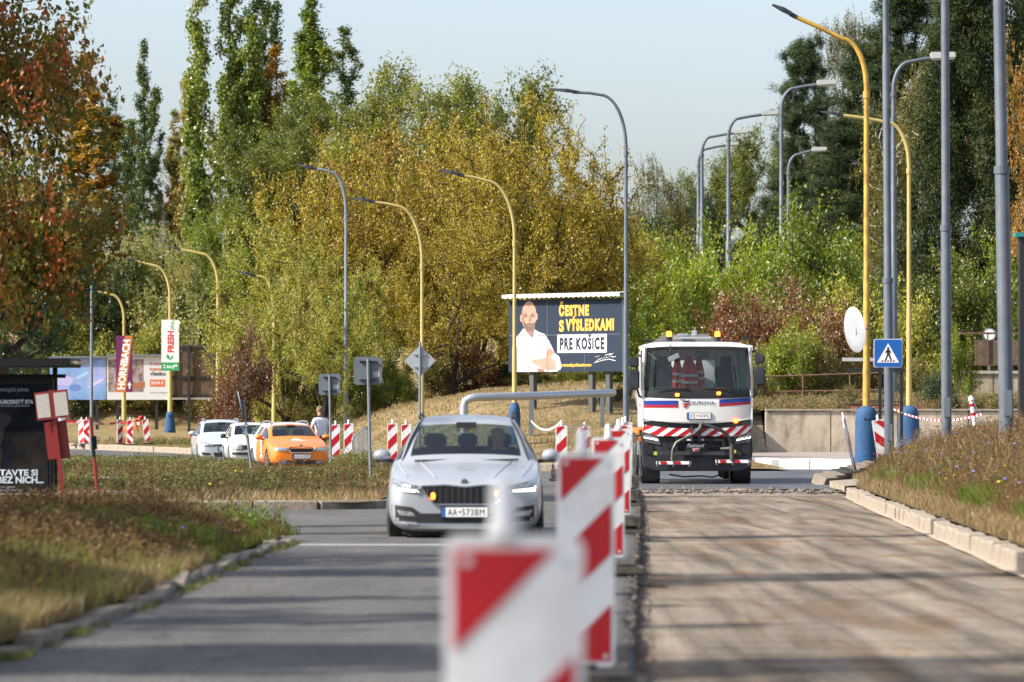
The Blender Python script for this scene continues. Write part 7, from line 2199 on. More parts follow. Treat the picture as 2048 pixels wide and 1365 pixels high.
def grow(targets, trunk, rng, step=0.6, up=0.9, wob=0.10):
    """connect target points to a growing skeleton; returns nodes, parents, tip indices"""
    cap = len(trunk)+len(targets)*30
    P = np.zeros((cap, 3)); par = np.full(cap, -1, int)
    n = len(trunk)
    P[:n] = np.array([t[0] for t in trunk]); par[:n] = [t[1] for t in trunk]
    base = P[0]
    order = np.argsort(np.linalg.norm(targets-base-np.array([0, 0, 0.0]), axis=1))
    tips = []
    for ti in order:
        t = targets[ti]
        d = P[:n]-t
        dist = np.linalg.norm(d, axis=1)
        cost = dist+up*np.maximum(0, d[:, 2]+0.35*np.hypot(d[:, 0], d[:, 1]))
        cost[0] += 0.2
        j = int(np.argmin(cost)); L_ = dist[j]
        k = int(min(24, max(1, round(L_/step))))
        a = P[j].copy(); pr_ = j
        side = rng.normal(0, wob*L_, 3); side[2] = abs(side[2])*0.3-0.06*L_
        for s in range(1, k+1):
            u = s/k
            P[n] = a+(t-a)*u+side*math.sin(math.pi*u)*0.6
            par[n] = pr_; pr_ = n; n += 1
            if n >= cap-2: break
        tips.append(n-1)
        if n >= cap-30: break
    return P[:n], par[:n], np.array(tips), order[:len(tips)]

def tubes(P, par, tips, r_tip=0.012, expo=2.3, sides=5, rmax=None, minr=0.0):
    n = len(P)
    acc = np.zeros(n); acc[tips] = r_tip**expo
    for i in range(n-1, 0, -1):
        if acc[i] == 0: acc[i] = r_tip**expo
        if par[i] >= 0: acc[par[i]] += acc[i]
    r = acc**(1/expo)
    if rmax: r = np.minimum(r, rmax)
    e = np.nonzero(par >= 0)[0]
    e = e[r[e] >= minr]
    A = P[par[e]]; B = P[e]; ra = np.minimum(r[par[e]], r[e]*1.25); rb = r[e]
    d = B-A; L_ = np.linalg.norm(d, axis=1, keepdims=True); d = d/np.maximum(L_, 1e-6)
    h = np.where(np.abs(d[:, 2:3]) < 0.9, np.array([[0, 0, 1.0]]), np.array([[1.0, 0, 0]]))
    u = np.cross(d, h); u /= np.linalg.norm(u, axis=1, keepdims=True); w = np.cross(d, u)
    V = []
    for k in range(sides):
        t = 2*math.pi*k/sides; o = u*math.cos(t)+w*math.sin(t)
        V.append((A-d*ra[:, None]*0.3+o*ra[:, None], B+o*rb[:, None]))
    m = len(e)
    verts = np.zeros((m, sides*2, 3))
    for k in range(sides): verts[:, k] = V[k][0]; verts[:, sides+k] = V[k][1]
    f = np.array([(k, (k+1) % sides, sides+(k+1) % sides, sides+k) for k in range(sides)])
    F_ = f[None]+(np.arange(m)*sides*2)[:, None, None]
    return verts.reshape(-1, 3), F_.reshape(-1, 4)

def leaves(centres, size, rng, aspect=0.6, flat=0.3, droop=0.0, rnd=None, bunch=None):
    """diamond leaves, 2 triangles each"""
    n = len(centres)
    nrm = rng.normal(0, 1, (n, 3)); nrm[:, 2] = np.abs(nrm[:, 2])*(1+flat); nrm /= np.linalg.norm(nrm, axis=1, keepdims=True)
    a = rng.normal(0, 1, (n, 3)); a[:, 2] -= droop*2
    u = a-nrm*np.sum(a*nrm, 1, keepdims=True); u /= np.maximum(1e-6, np.linalg.norm(u, axis=1, keepdims=True))
    w = np.cross(nrm, u)
    s = (size*rng.uniform(0.6, 1.35, n))[:, None]
    V = np.stack([centres-u*s*0.5, centres+w*s*aspect*0.5+nrm*s*0.10, centres+u*s*0.5, centres-w*s*aspect*0.5+nrm*s*0.10], 1)
    F_ = np.arange(n*4).reshape(n, 4)
    return V.reshape(-1, 3), F_, (rng.random(n) if rnd is None else rnd)

def mesh_pair(kind, P, par, tips, lc, lsize, rng, lkw, tkw, extra=None):
    v, f = tubes(P, par, tips, **tkw)
    tm = np_mesh(kind+'_trunk', v, f.ravel(), np.full(len(f), 4), [], smooth=True)
    lv, lfc, rnd = leaves(lc, lsize, rng, **lkw)
    cm = np_mesh(kind+'_crown', lv, lfc.ravel(), np.full(len(lfc), 4), [], attrs={'rnd': rnd})
    cx_ = (np.percentile(lv[:, 0], 98.5)+np.percentile(lv[:, 0], 1.5))/2; cy_ = (np.percentile(lv[:, 1], 98.5)+np.percentile(lv[:, 1], 1.5))/2
    for q in (tm, cm):
        q.transform(Matrix.Translation((-cx_, -cy_, 0)))
    wd = (np.percentile(lv[:, 0], 98.5)-np.percentile(lv[:, 0], 1.5))
    return tm, cm, float(np.percentile(lv[:, 2], 99.7)), float(wd)

def clumpy(n, centres, sig, rng):
    c = centres[rng.integers(0, len(centres), n)]
    return c+rng.normal(0, 1, (n, 3))*sig

def around_tips(P, par, tips, per, sig, rng, back=3):
    """leaf centres scattered round the last few nodes of each twig"""
    out = []
    idx = [tips]
    cur = tips.copy()
    for _ in range(back):
        cur = np.where(par[cur] >= 0, par[cur], cur); idx.append(cur)
    idx = np.concatenate(idx)
    n = len(idx)*per
    ii = np.repeat(idx, per)
    t = rng.random(len(ii))[:, None]
    pp = par[ii]; pp = np.where(pp >= 0, pp, ii)
    base = P[ii]*(1-t)+P[pp]*t
    return base+rng.normal(0, 1, (len(ii), 3))*sig

def trunk_line(H, rng, lean=0.03, n=8, x=0, y=0, base=None):
    pts = []; off = rng.normal(0, lean*H, 2)
    for i in range(n):
        t = i/(n-1)
        pts.append(((x+off[0]*t*t+rng.normal(0, 0.01*H), y+off[1]*t*t, H*t), i-1))
    pts[0] = ((x, y, -0.6), -1)
    return pts

PROTO = {}
def proto(kind, seed, **kw):
    rng = np.random.default_rng(seed)
    if kind == 'spread':       # fan of many stems, thin foliage
        H, R = 11.0, 6.0
        trunk = [((0, 0, -0.5), -1)]
        for s in range(6):
            a = 2*math.pi*s/6+rng.normal(0, 0.3); q = rng.uniform(0.15, 0.42); last = 0; hh = rng.uniform(0.45, 0.75)*H
            for i in range(1, 7):
                t = i/6; trunk.append(((math.cos(a)*q*R*t**1.3, math.sin(a)*q*R*t**1.3, hh*t), last)); last = len(trunk)-1
        lc = []
        for _ in range(44):
            th = rng.uniform(0, 2*math.pi); ph = math.acos(rng.uniform(-0.55, 1)); r = rng.uniform(0.55, 1.0)
            lc.append((R*r*math.sin(ph)*math.cos(th), R*r*math.sin(ph)*math.sin(th), H*0.52+H*0.46*r*math.cos(ph)))
        T = clumpy(620, np.array(lc), np.array([0.95, 0.95, 0.8]), rng)
        T[:, 2] = np.clip(T[:, 2], 0.8, H*1.02)
        P, par, tips, _ = grow(T, trunk, rng, step=0.55, up=1.1)
        C = around_tips(P, par, tips, 20, 0.16, rng, back=3)
        return mesh_pair('spread', P, par, tips, C, 0.135, rng, dict(aspect=0.55), dict(r_tip=0.014, minr=0.012, rmax=0.26))
    if kind == 'ash':
        H, R = 12.0, 5.0
        trunk = trunk_line(H*0.7, rng)
        lc = []
        for _ in range(34):
            th = rng.uniform(0, 2*math.pi); ph = math.acos(rng.uniform(-0.75, 1)); r = rng.uniform(0.6, 1.0)
            lc.append((R*r*math.sin(ph)*math.cos(th), R*r*math.sin(ph)*math.sin(th), H*0.56+H*0.42*r*math.cos(ph)))
        T = clumpy(520, np.array(lc), np.array([0.75, 0.75, 0.62]), rng)
        P, par, tips, _ = grow(T, trunk, rng, step=0.7, up=0.8)
        C = around_tips(P, par, tips, 24, 0.25, rng, back=2)
        return mesh_pair('ash', P, par, tips, C, 0.20, rng, dict(aspect=0.5, droop=0.5), dict(r_tip=0.018, minr=0.02, rmax=0.28))
    if kind == 'poplar':
        H = 24.0; cols = kw.get('cols', 4)
        trunk = trunk_line(H*0.93, rng, lean=0.01, n=14)
        TT = []
        for c in range(cols):
            a = rng.uniform(0, 2*math.pi)+c*2.4; off = 0 if c == 0 else rng.uniform(0.9, 2.3); x, y = off*math.cos(a), off*math.sin(a)*0.8
            z1 = H if c == 0 else H*rng.uniform(0.55, 0.92); z0 = H*rng.uniform(0.06, 0.25)
            m = int(34*(z1-z0)/H*4)
            z = rng.uniform(0, 1, m)
            rad = (0.95 if cols == 1 else 0.78)*np.clip(np.minimum(1, (1-z)*4.2+0.12)*np.minimum(1, z*5+0.3), 0.1, 1)*(0.75+0.5*np.sin(z*23+c)**2)
            th = rng.uniform(0, 2*math.pi, m); q = np.sqrt(rng.uniform(0.1, 1, m))
            TT.append(np.stack([x+rad*q*np.cos(th), y+rad*q*np.sin(th), z0+(z1-z0)*z], 1))
        T = np.concatenate(TT)
        keep = vnoise(T[:, 0]*3+T[:, 1]*2, T[:, 2], 1.1, seed) > -0.28
        T = T[keep]
        P, par, tips, _ = grow(T, trunk, rng, step=0.6, up=2.4, wob=0.05)
        C = around_tips(P, par, tips, 24, 0.18, rng, back=2)
        return mesh_pair('poplar', P, par, tips, C, 0.20, rng, dict(aspect=0.8), dict(r_tip=0.016, minr=0.022, rmax=0.3))
    if kind == 'pine':
        H = 18.0
        trunk = trunk_line(H*0.96, rng, lean=0.02, n=14)
        TT = []
        z = H*0.28
        while z < H*0.98:
            t = (z/H-0.28)/0.72
            R = (3.4*(1-t)**0.7+0.5)*rng.uniform(0.7, 1.15)
            nb = rng.integers(3, 6)
            a0 = rng.uniform(0, 6.28)
            for b in range(nb):
                a = a0+b*6.28/nb+rng.normal(0, 0.25); rr = R*rng.uniform(0.55, 1.05)
                c = np.array([rr*math.cos(a), rr*math.sin(a), z+0.28*rr+rng.normal(0, 0.2)])
                TT.append(c+rng.normal(0, 1, (9, 3))*np.array([0.55, 0.55, 0.20]))
                TT.append(c*np.array([0.6, 0.6, 1])-np.array([0, 0, 0.1])+rng.normal(0, 1, (4, 3))*np.array([0.45, 0.45, 0.18]))
            z += rng.uniform(0.55, 0.95)
        T = np.concatenate(TT)
        P, par, tips, _ = grow(T, trunk, rng, step=0.7, up=0.25, wob=0.06)
        C = around_tips(P, par, tips, 60, 0.17, rng, back=1)
        return mesh_pair('pine', P, par, tips, C, 0.20, rng, dict(aspect=0.24), dict(r_tip=0.011, minr=0.02, rmax=0.25))
    if kind == 'spruce':
        H = 24.0
        trunk = trunk_line(H*0.97, rng, lean=0.004, n=16)
        TT = []
        z = H*0.06
        while z < H*0.98:
            t = z/H
            R = 4.6*(1-t)**0.85+0.25
            nb = rng.integers(5, 8); a0 = rng.uniform(0, 6.28)
            for b in range(nb):
                a = a0+b*6.28/nb+rng.normal(0, 0.2); rr = R*rng.uniform(0.75, 1.1)
                m = max(4, int(rr*4.2))
                s = np.linspace(0.25, 1, m)
                zz = z+0.05*rr*np.sin(s*3)-0.38*rr*s**1.5+0.10*rr*s**4
                TT.append(np.stack([rr*s*math.cos(a), rr*s*math.sin(a), zz], 1)+rng.normal(0, 0.10, (m, 3)))
            z += rng.uniform(0.55, 0.8)*(1-0.45*t)
        T = np.concatenate(TT)
        P, par, tips, _ = grow(T, trunk, rng, step=0.8, up=-0.1, wob=0.02)
        C0 = around_tips(P, par, tips, 34, 0.20, rng, back=1)
        C = C0.copy(); C[:, 2] -= rng.exponential(0.22, len(C))
        return mesh_pair('spruce', P, par, tips, C, 0.17, rng, dict(aspect=0.30, droop=1.2), dict(r_tip=0.008, minr=0.02, rmax=0.28))
    if kind == 'birch':
        H, R = 14.0, 3.9
        trunk = trunk_line(H*0.9, rng, lean=0.03, n=10)
        lc = []
        for _ in range(34):
            th = rng.uniform(0, 2*math.pi); ph = math.acos(rng.uniform(-0.4, 1)); r = rng.uniform(0.5, 1.0)
            lc.append((R*r*math.sin(ph)*math.cos(th), R*r*math.sin(ph)*math.sin(th), H*0.60+H*0.38*r*math.cos(ph)))
        T = clumpy(330, np.array(lc), np.array([0.6, 0.6, 0.7]), rng)
        P, par, tips, _ = grow(T, trunk, rng, step=0.7, up=0.9)
        # hanging strands
        S = P[tips][rng.integers(0, len(tips), 1100)]+rng.normal(0, 0.35, (1100, 3))
        Ls = rng.uniform(0.8, 3.2, 1100)
        m = 24
        t = rng.random((1100, m))
        C = S[:, None, :]+np.stack([0.10*np.sin(t*5+S[:, :1]), 0.10*np.cos(t*4), -t*Ls[:, None]], -1)+rng.normal(0, 0.05, (1100, m, 3))
        C = C.reshape(-1, 3)
        return mesh_pair('birch', P, par, tips, C, 0.15, rng, dict(aspect=0.6, droop=0.6), dict(r_tip=0.014, minr=0.018, rmax=0.2))
    if kind == 'bush':
        R, H = 2.6, 3.6
        trunk = [((0, 0, -0.4), -1)]
        for s in range(7):
            a = rng.uniform(0, 6.28); q = rng.uniform(0.1, 0.5); last = 0
            for i in range(1, 5):
                t = i/4; trunk.append(((math.cos(a)*q*R*t, math.sin(a)*q*R*t, H*0.6*t), last)); last = len(trunk)-1
        lc = []
        for _ in range(26):
            th = rng.uniform(0, 2*math.pi); ph = math.acos(rng.uniform(0.0, 1)); r = rng.uniform(0.5, 1.0)
            lc.append((R*r*math.sin(ph)*math.cos(th), R*r*math.sin(ph)*math.sin(th), 0.25+H*0.9*r*math.cos(ph)))
        T = clumpy(330, np.array(lc), np.array([0.36, 0.36, 0.34]), rng); T[:, 2] = np.clip(T[:, 2], 0.05, None)
        P, par, tips, _ = grow(T, trunk, rng, step=0.35, up=0.9)
        C = around_tips(P, par, tips, 20, 0.14, rng, back=2); C[:, 2] = np.maximum(C[:, 2], 0.02)
        # wispy shoots
        return mesh_pair('bush', P, par, tips, C, kw.get('ls', 0.10), rng, dict(aspect=0.6), dict(r_tip=0.008, minr=0.009, rmax=0.07))
    if kind == 'maple':
        H, R = 10.5, 5.2
        trunk = trunk_line(H*0.55, rng, lean=0.04)
        lc = []
        for _ in range(60):
            th = rng.uniform(0, 2*math.pi); ph = math.acos(rng.uniform(-0.65, 1)); r = rng.uniform(0.45, 1.0)
            lc.append((R*r*math.sin(ph)*math.cos(th), R*r*math.sin(ph)*math.sin(th), H*0.55+H*0.44*r*math.cos(ph)))
        T = clumpy(640, np.array(lc), np.array([0.60, 0.60, 0.45]), rng)
        P, par, tips, _ = grow(T, trunk, rng, step=0.4, up=0.5, wob=0.14)
        B_ = P[tips][rng.integers(0, len(tips), 5200)]+rng.normal(0, 0.20, (5200, 3))
        C = (B_[:, None, :]+rng.normal(0, 1, (5200, 11, 3))*np.array([0.09, 0.09, 0.11])).reshape(-1, 3)
        rnd = np.repeat(np.clip(rng.random(5200)*0.9+0.05, 0, 1), 11)
        return mesh_pair('maple', P, par, tips, C, 0.115, rng, dict(aspect=0.7, droop=0.9, rnd=rnd), dict(r_tip=0.007, minr=0.006, rmax=0.20))

def get_proto(key):
    if key not in PROTO:
        kind, seed = key.split(':')[0], int(key.split(':')[1])
        kw = {}
        if kind == 'poplar': kw['cols'] = {1: 5, 2: 4, 3: 9, 4: 1}.get(seed, 4)
        PROTO[key] = proto(kind, seed+40, **kw)
    return PROTO[key]

def place(key, px, ptop, wpx, D, leafm, label, bark=None, group=None, pbase=None, name=None, cat='tree', rot=None, X=None, g=None, tilt=0.0, rat=None):
    tm, cm, H, W = get_proto(key)
    x = wx(px, D) if X is None else X
    if g is None:
        if pbase is not None: g = wz(pbase, D)
        else: g = float(zfar(x, D)) if D > 126 else road_z(D)+0.1
    r = empty(name or {'spread': 'deciduous_tree', 'ash': 'ash_tree', 'poplar': 'poplar_tree', 'pine': 'pine_tree', 'spruce': 'spruce_tree', 'birch': 'birch_tree', 'bush': 'shrub', 'maple': 'maple_tree'}[key.split(':')[0]],
              (x, D, g), 0, label, cat, group)
    sz = (wz(ptop, D)-g)/H
    sx = (wpx/F*D)/W
    sx = max(sx, sz*rat) if rat else max(sx, sz*{'spread': 0.72, 'bush': 0.66, 'pine': 0.5}.get(key.split(':')[0], 0.0))
    r.scale = (sx, sx, sz)
    r.rotation_euler = (0, tilt, RNG.uniform(0, 6.28) if rot is None else rot)
    t = link('trunk', tm, r); c = link('crown', cm, r)
    kd = key.split(':')[0]
    lim = {'ash': 1.15, 'birch': 1.3, 'pine': 1.2}.get(kd)
    if lim and sz > lim*sx:
        k = lim*sx/sz
        for q in (t, c): q.scale = (1, 1, k); q.location = (0, 0, H*(1-k))
        rb = 0.20
        bl = MB().tube([(0, 0, -0.3), (0, 0, H*(1-k)+0.3)], [rb*1.15, rb], 8).mesh('bole', bark or M_bark)
        link('bole', bl, r)
    for o_, m_ in ((t, bark or M_bark), (c, leafm)):
        if not o_.data.materials: o_.data.materials.append(m_)
        o_.material_slots[0].link = 'OBJECT'
        o_.material_slots[0].material = m_
    return r
gp_ = 'poplars on the left skyline'
place('poplar:2', 186, 112, 100, 285, L_popor, 'orange brown poplar, leftmost on the skyline behind the red leaved maple', group=gp_)
place('poplar:4', 222, 196, 45, 290, L_popdk, 'short slim dark poplar just right of the orange brown poplar', group=gp_)
place('poplar:1', 287, 88, 90, 280, L_popdk, 'dark green poplar standing alone left of the concrete building', group=gp_)
place('poplar:4', 262, 240, 55, 284, L_pop, 'short green poplar at the left foot of the lone dark poplar', group=gp_)
place('poplar:1', 396, 50, 95, 275, L_popyl, 'yellowing poplar directly left of the tallest green poplar', group=gp_)
place('poplar:2', 352, 225, 50, 285, L_popyl, 'short yellow poplar right of the concrete building', group=gp_)
place('poplar:3', 452, -150, 150, 268, L_pop, 'tallest bright green poplar, its top out of the picture', group=gp_)
place('poplar:1', 512, -130, 130, 272, L_popdk, 'tall dark poplar with bare stems, right half of the tallest pair', group=gp_)
place('poplar:4', 549, 95, 50, 270, L_popor, 'thin half bare reddish poplar right of the tallest pair', group=gp_)
place('poplar:2', 627, -70, 84, 265, L_pop, 'tall poplar with an orange streak, right of the gap of sky', group=gp_)
place('poplar:4', 691, 55, 52, 262, L_popdk, 'slim dark pointed poplar, last of the poplars', group=gp_)
place('willow' if False else 'birch:2', 335, 455, 290, 265, L_willow, 'pale yellow green weeping willow behind the far billboards', name='willow_tree', group='pale trees behind the far billboards')
place('birch:1', 240, 480, 210, 268, L_willow, 'pale drooping tree behind the light blue billboard', name='willow_tree', group='pale trees behind the far billboards')
place('birch:1', 420, 500, 150, 262, L_willow, 'pale yellowish tree behind the dark board back', name='willow_tree', group='pale trees behind the far billboards')
ga = 'green trees on the skyline'
place('ash:1', 630, 186, 210, 240, L_green, 'round topped green tree in front of the tall poplar with the orange streak', group=ga)
place('ash:2', 545, 255, 200, 235, L_green, 'green tree in front of the reddish half bare poplar', group=ga)
place('ash:1', 470, 400, 160, 236, L_brg, 'green tree at the foot of the tallest poplar', group=ga)
place('ash:2', 735, 225, 150, 238, L_ashy, 'light green tree right of the slim dark pointed poplar', group=ga)
place('ash:1', 818, 132, 290, 225, L_ashy, 'pale green tree with a pointed yellowish top against the sky', group=ga)
place('ash:2', 965, 146, 280, 215, L_green, 'rounded rich green tree top above the ochre trees', group=ga)
gs = 'autumn trees on the dry slope'
place('spread:1', 1085, 205, 330, 165, L_ochre, 'broad ochre tree rising behind the election billboard, bare twigs on its right', M_barkd, gs)
place('spread:2', 960, 240, 330, 170, L_ochre, 'ochre tree behind the yellow lamp with the blue foot', M_barkd, gs)
place('spread:3', 835, 262, 330, 168, L_rust, 'rusty brown tree behind the arm of the second yellow lamp', M_barkd, gs)
place('spread:1', 715, 285, 300, 166, L_ochre, 'ochre tree behind the grey lamp above the sign backs', M_barkd, gs, rot=2.0)
place('spread:2', 580, 435, 330, 160, L_ygreen, 'leaning yellow green tree spreading over the parked cars', M_barkd, gs, rot=1.2)
place('spread:3', 640, 520, 260, 152, L_ygreen, 'lower yellow green tree above the man in the white T-shirt', M_barkd, gs, rot=3.0)
place('spread:3', 1180, 380, 220, 172, L_ochre, 'darker ochre tree right behind the billboard corner', M_barkd, gs, rot=5)
place('spread:2', 900, 430, 300, 158, L_ochre, 'lower brown tree left of the billboard', M_barkd, gs, rot=4.2)
# far wall of trees closing the gaps
gb = 'dark trees filling the background'
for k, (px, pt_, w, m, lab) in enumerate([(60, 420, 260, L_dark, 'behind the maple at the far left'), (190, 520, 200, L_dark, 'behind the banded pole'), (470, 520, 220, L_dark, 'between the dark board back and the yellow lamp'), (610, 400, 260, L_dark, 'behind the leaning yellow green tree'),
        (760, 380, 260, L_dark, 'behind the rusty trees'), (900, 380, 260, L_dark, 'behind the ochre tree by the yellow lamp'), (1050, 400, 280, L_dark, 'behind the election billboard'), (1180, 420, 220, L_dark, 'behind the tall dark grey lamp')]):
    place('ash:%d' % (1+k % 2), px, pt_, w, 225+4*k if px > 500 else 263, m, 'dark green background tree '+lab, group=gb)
place('birch:2', 1318, 318, 120, 250, L_birch, 'grey green tree top between the dark grey lamp and the upper road lamps', group=gb)
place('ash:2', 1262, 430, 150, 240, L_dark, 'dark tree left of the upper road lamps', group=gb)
place('ash:1', 1440, 330, 170, 300, L_green, 'round green tree behind the pair of upper road lamps', group='green trees of the upper road')
place('ash:2', 1530, 262, 190, 310, L_green, 'taller green tree left of the first pine', group='green trees of the upper road')
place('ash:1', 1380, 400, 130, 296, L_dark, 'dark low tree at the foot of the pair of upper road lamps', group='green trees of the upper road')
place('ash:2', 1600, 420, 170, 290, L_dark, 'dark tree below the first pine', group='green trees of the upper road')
place('ash:1', 1690, 380, 160, 280, L_green, 'green tree behind the smallest upper road lamps', group='green trees of the upper road')
gpn = 'pines on the right skyline'
place('pine:1', 1612, 80, 150, 285, L_pine, 'first pine on the skyline, standing alone with an open crown', M_barkd, gpn)
place('birch:1', 1700, 28, 110, 290, L_birch, 'feathery grey green larch like tree left of the tall pines', name='larch_tree', group='feathery trees on the right')
place('pine:2', 1740, 90, 210, 270, L_pine, 'dark pine behind the bright ochre lamp', M_barkd, gpn)
place('pine:1', 1815, -60, 230, 275, L_pine, 'tallest dark pine between the two grey poles', M_barkd, gpn)
place('pine:2', 1690, 240, 190, 262, L_pine, 'lower pine with brown needles left of the bright ochre lamp', M_barkd, gpn)
place('pine:1', 1905, -40, 150, 268, L_pine, 'dark pine behind the second grey pole from the right', M_barkd, gpn)
gbr = 'weeping birches on the right'
place('birch:1', 1832, 150, 180, 215, L_birch, 'weeping birch behind the grey lamp with pale head', M_barkp, gbr)
place('birch:2', 1888, 60, 160, 210, L_birch, 'taller weeping birch behind the blue grey pole', M_barkp, gbr)
place('birch:2', 1785, 420, 150, 195, L_birch, 'low olive birch behind the bright ochre lamp', M_barkp, gbr)
place('spruce:1', 1965, -250, 340, 190, L_spruce, 'large dark drooping spruce at the right edge', M_barkd, 'spruces on the right')
place('spruce:2', 2065, -60, 220, 200, L_spruce, 'second dark spruce cut off by the right picture edge', M_barkd, 'spruces on the right')
place('maple:2', 2125, 30, 230, 150, L_orng, 'sparse orange leaved tree at the right edge in front of the spruces', g=3.0)
# shrubs
def shrub(px, top, w, D, m, label, group, seed=None, **k):
    s = seed or (1+(int(px) % 4))
    return place('bush:%d' % s, px, top, w, D, m, label, group=group, cat='shrub', **k)
gS = 'shrubs of the left slope'
for px, top, w, D, m, lab in [
    (478, 650, 75, 149, L_brred, 'red brown shrub between the dark board back and the overgrown lamp post'),
    (555, 690, 130, 170, L_ygreen, 'yellow green shrub behind the orange car roof'),
    (620, 740, 110, 160, L_mix, 'dark mixed shrub behind the man in the white T-shirt'),
    (720, 700, 120, 152, L_green, 'green shrub behind the larger grey sign back'),
    (780, 690, 110, 154, L_brg, 'fresh green shrub left of the diamond sign back'),
    (850, 680, 130, 158, L_mix, 'green and brown shrub behind the diamond sign back'),
    (930, 650, 150, 164, L_brred, 'reddish brown thicket left of the yellow lamp'),
    (1000, 690, 120, 166, L_dark, 'dark shrub in the shade left of the billboard post'),
    (690, 620, 150, 166, L_ygreen, 'tall yellow green shrub behind the smaller grey sign back'),
    (1075, 730, 120, 160, L_mix, 'shrub seen under the billboard, left post'),
    (1165, 735, 120, 158, L_ygreen, 'shrub seen under the billboard, right posts'),
    (1232, 770, 70, 130, L_mix, 'low shrub at the right end of the silver pipe'),
    (1235, 640, 90, 160, L_mix, 'shrub behind the right edge of the billboard')]:
    shrub(px, top, w, D, m, lab, gS, rat=0.40 if px == 478 else None)
gW = 'undergrowth behind the far billboards'
for k, (px, top, w, m, lab) in enumerate([(20, 640, 150, L_dark, 'behind the bus shelter roof'), (120, 700, 120, L_mix, 'below the light blue billboard, left half'), (185, 770, 90, L_ygreen, 'below the light blue billboard, right half'), (235, 790, 80, L_ygreen, 'at the foot of the purple sign lamp'),
         (300, 775, 90, L_mix, 'dark one beside the blue foot of the supermarket lamp'), (372, 780, 90, L_green, 'under the dark board back'), (410, 760, 80, L_mix, 'left of the white estate car')]):
    shrub(px, top, w, 262, m, 'shrub in the undergrowth '+lab, gW)
for k, (px, top, w, m, n_) in enumerate([(95, 660, 120, L_dark, 'above the bus shelter roof end'), (150, 640, 120, L_ygreen, 'above the light blue billboard'), (210, 600, 130, L_willow, 'between the thin pole and the purple sign'), (280, 610, 130, L_ygreen, 'between the purple sign and the supermarket sign'),
        (345, 590, 130, L_willow, 'behind the supermarket sign'), (400, 600, 130, L_willow, 'above the dark board back'), (455, 640, 120, L_mix, 'right of the dark board back'), (240, 520, 120, L_willow, 'high on the slope under the lone dark poplar'), (320, 500, 140, L_ygreen, 'high on the slope below the concrete building'), (410, 500, 130, L_mix, 'high on the slope below the yellowing poplar')]):
    shrub(px, top, w, 259+1.5*(k % 3)+(12 if top < 560 else 0), m, 'slope shrub '+n_, 'shrubs on the slope behind the far billboards')
gR = 'shrubs of the right bank'
for px, top, w, D, m, lab in [
    (1295, 560, 120, 158, L_brg, 'green shrub right of the dark grey lamp, above the truck cab left side'),
    (1345, 470, 150, 185, L_yell, 'yellow green shrub above the truck roof, left side'),
    (1300, 440, 110, 205, L_birch, 'olive shrub right of the dark grey lamp pole, higher up'),
    (1420, 450, 170, 192, L_brg, 'bright shrub at the foot of the pair of upper road lamps'),
    (1400, 560, 170, 165, L_yell, 'light yellow green shrub directly behind the truck roof'),
    (1480, 460, 140, 186, L_yell, 'yellow shrub under the third upper road lamp'),
    (1550, 450, 150, 184, L_yell, 'golden green shrub left of the bright tall shrub'),
    (1635, 400, 90, 172, L_brg, 'tall bright green shoots in front of the smallest upper road lamp'),
    (1630, 470, 180, 176, L_brg, 'broad bright green shrub below the tall shoots'),
    (1700, 500, 150, 172, L_yell, 'yellow green shrub left of the bright ochre lamp'),
    (1485, 590, 140, 158, L_red, 'crimson tinged shrub right of the truck roof'),
    (1620, 565, 170, 156, L_red, 'large crimson shrub left of the white mirror disc'),
    (1545, 560, 130, 164, L_mix, 'mixed shrub between the two crimson shrubs'),
    (1560, 640, 160, 153, L_yell, 'yellow green shrub behind the rusty railing'),
    (1655, 660, 150, 153.5, L_mix, 'mixed shrub below the white mirror disc'),
    (1745, 560, 140, 160, L_ygreen, 'shrub behind the bright ochre lamp'),
    (1800, 560, 150, 162, L_dark, 'dark green shrub behind the pedestrian sign'),
    (1860, 520, 170, 175, L_green, 'green shrub behind the second blue lamp foot'),
    (1930, 500, 150, 178, L_green, 'green shrub between the two thick poles'),
    (2010, 470, 140, 182, L_brg, 'leafy shrub behind the thick right pole'),
    (1918, 645, 45, 154, L_brg, 'bright leafy sapling at the left end of the slatted fence'),
    (2044, 560, 60, 174, L_brg, 'green shrub at the picture edge beyond the fence')]:
    shrub(px, top, w, D, m, lab, gR, rat=0.35 if px == 1918 else None)
gL = 'low plants on the terrace wall'
for px, top, w, D, m, lab in [(1500, 700, 70, 146, L_mix, 'low weeds behind the truck mirror'), (1690, 770, 60, 143, L_mix, 'small plant by the planks'), (1850, 720, 90, 144, L_mix, 'low green plant right of the second blue foot'), (1880, 735, 70, 142, L_dark, 'dark low plant at the foot of the garden wall'), (1990, 790, 110, 143, L_mix, 'low plants below the garden wall')]:
    shrub(px, top, w, D, m, lab, gL)
for Y_, n_ in ((2.3, 'nearest'), (13.1, 'second nearest')):
    r = place('ash:2', 0, 0, 100, Y_, L_green, 'round crowned roadside tree left of the road, %s to the camera' % n_, X=-15.5, g=road_z(Y_)); r.scale = (0.42, 0.42, 1.42)
for X_, Y_, n_ in ((-10.5, 23.5, 'nearer'), (-10.0, 35.0, 'farther')):
    r = place('spread:1', 0, 0, 100, Y_, L_ochre, 'thin leaved low tree beside the left verge, the %s of two' % n_, X=X_, g=road_z(Y_)); r.scale = (0.42, 0.5, 0.66)
# the near maple and green tree at the left edge
place('maple:1', 0, -330, 900, 66, L_maple, 'maple with clusters of red leaves hanging over the bus shelter', M_barkd, X=wx(-320, 66), g=road_z(66)+0.1, rot=0.6)
place('ash:2', 60, 300, 340, 78, L_dark, 'darker green tree behind the bus shelter below the maple', M_barkd, X=wx(10, 78), rot=2.0)
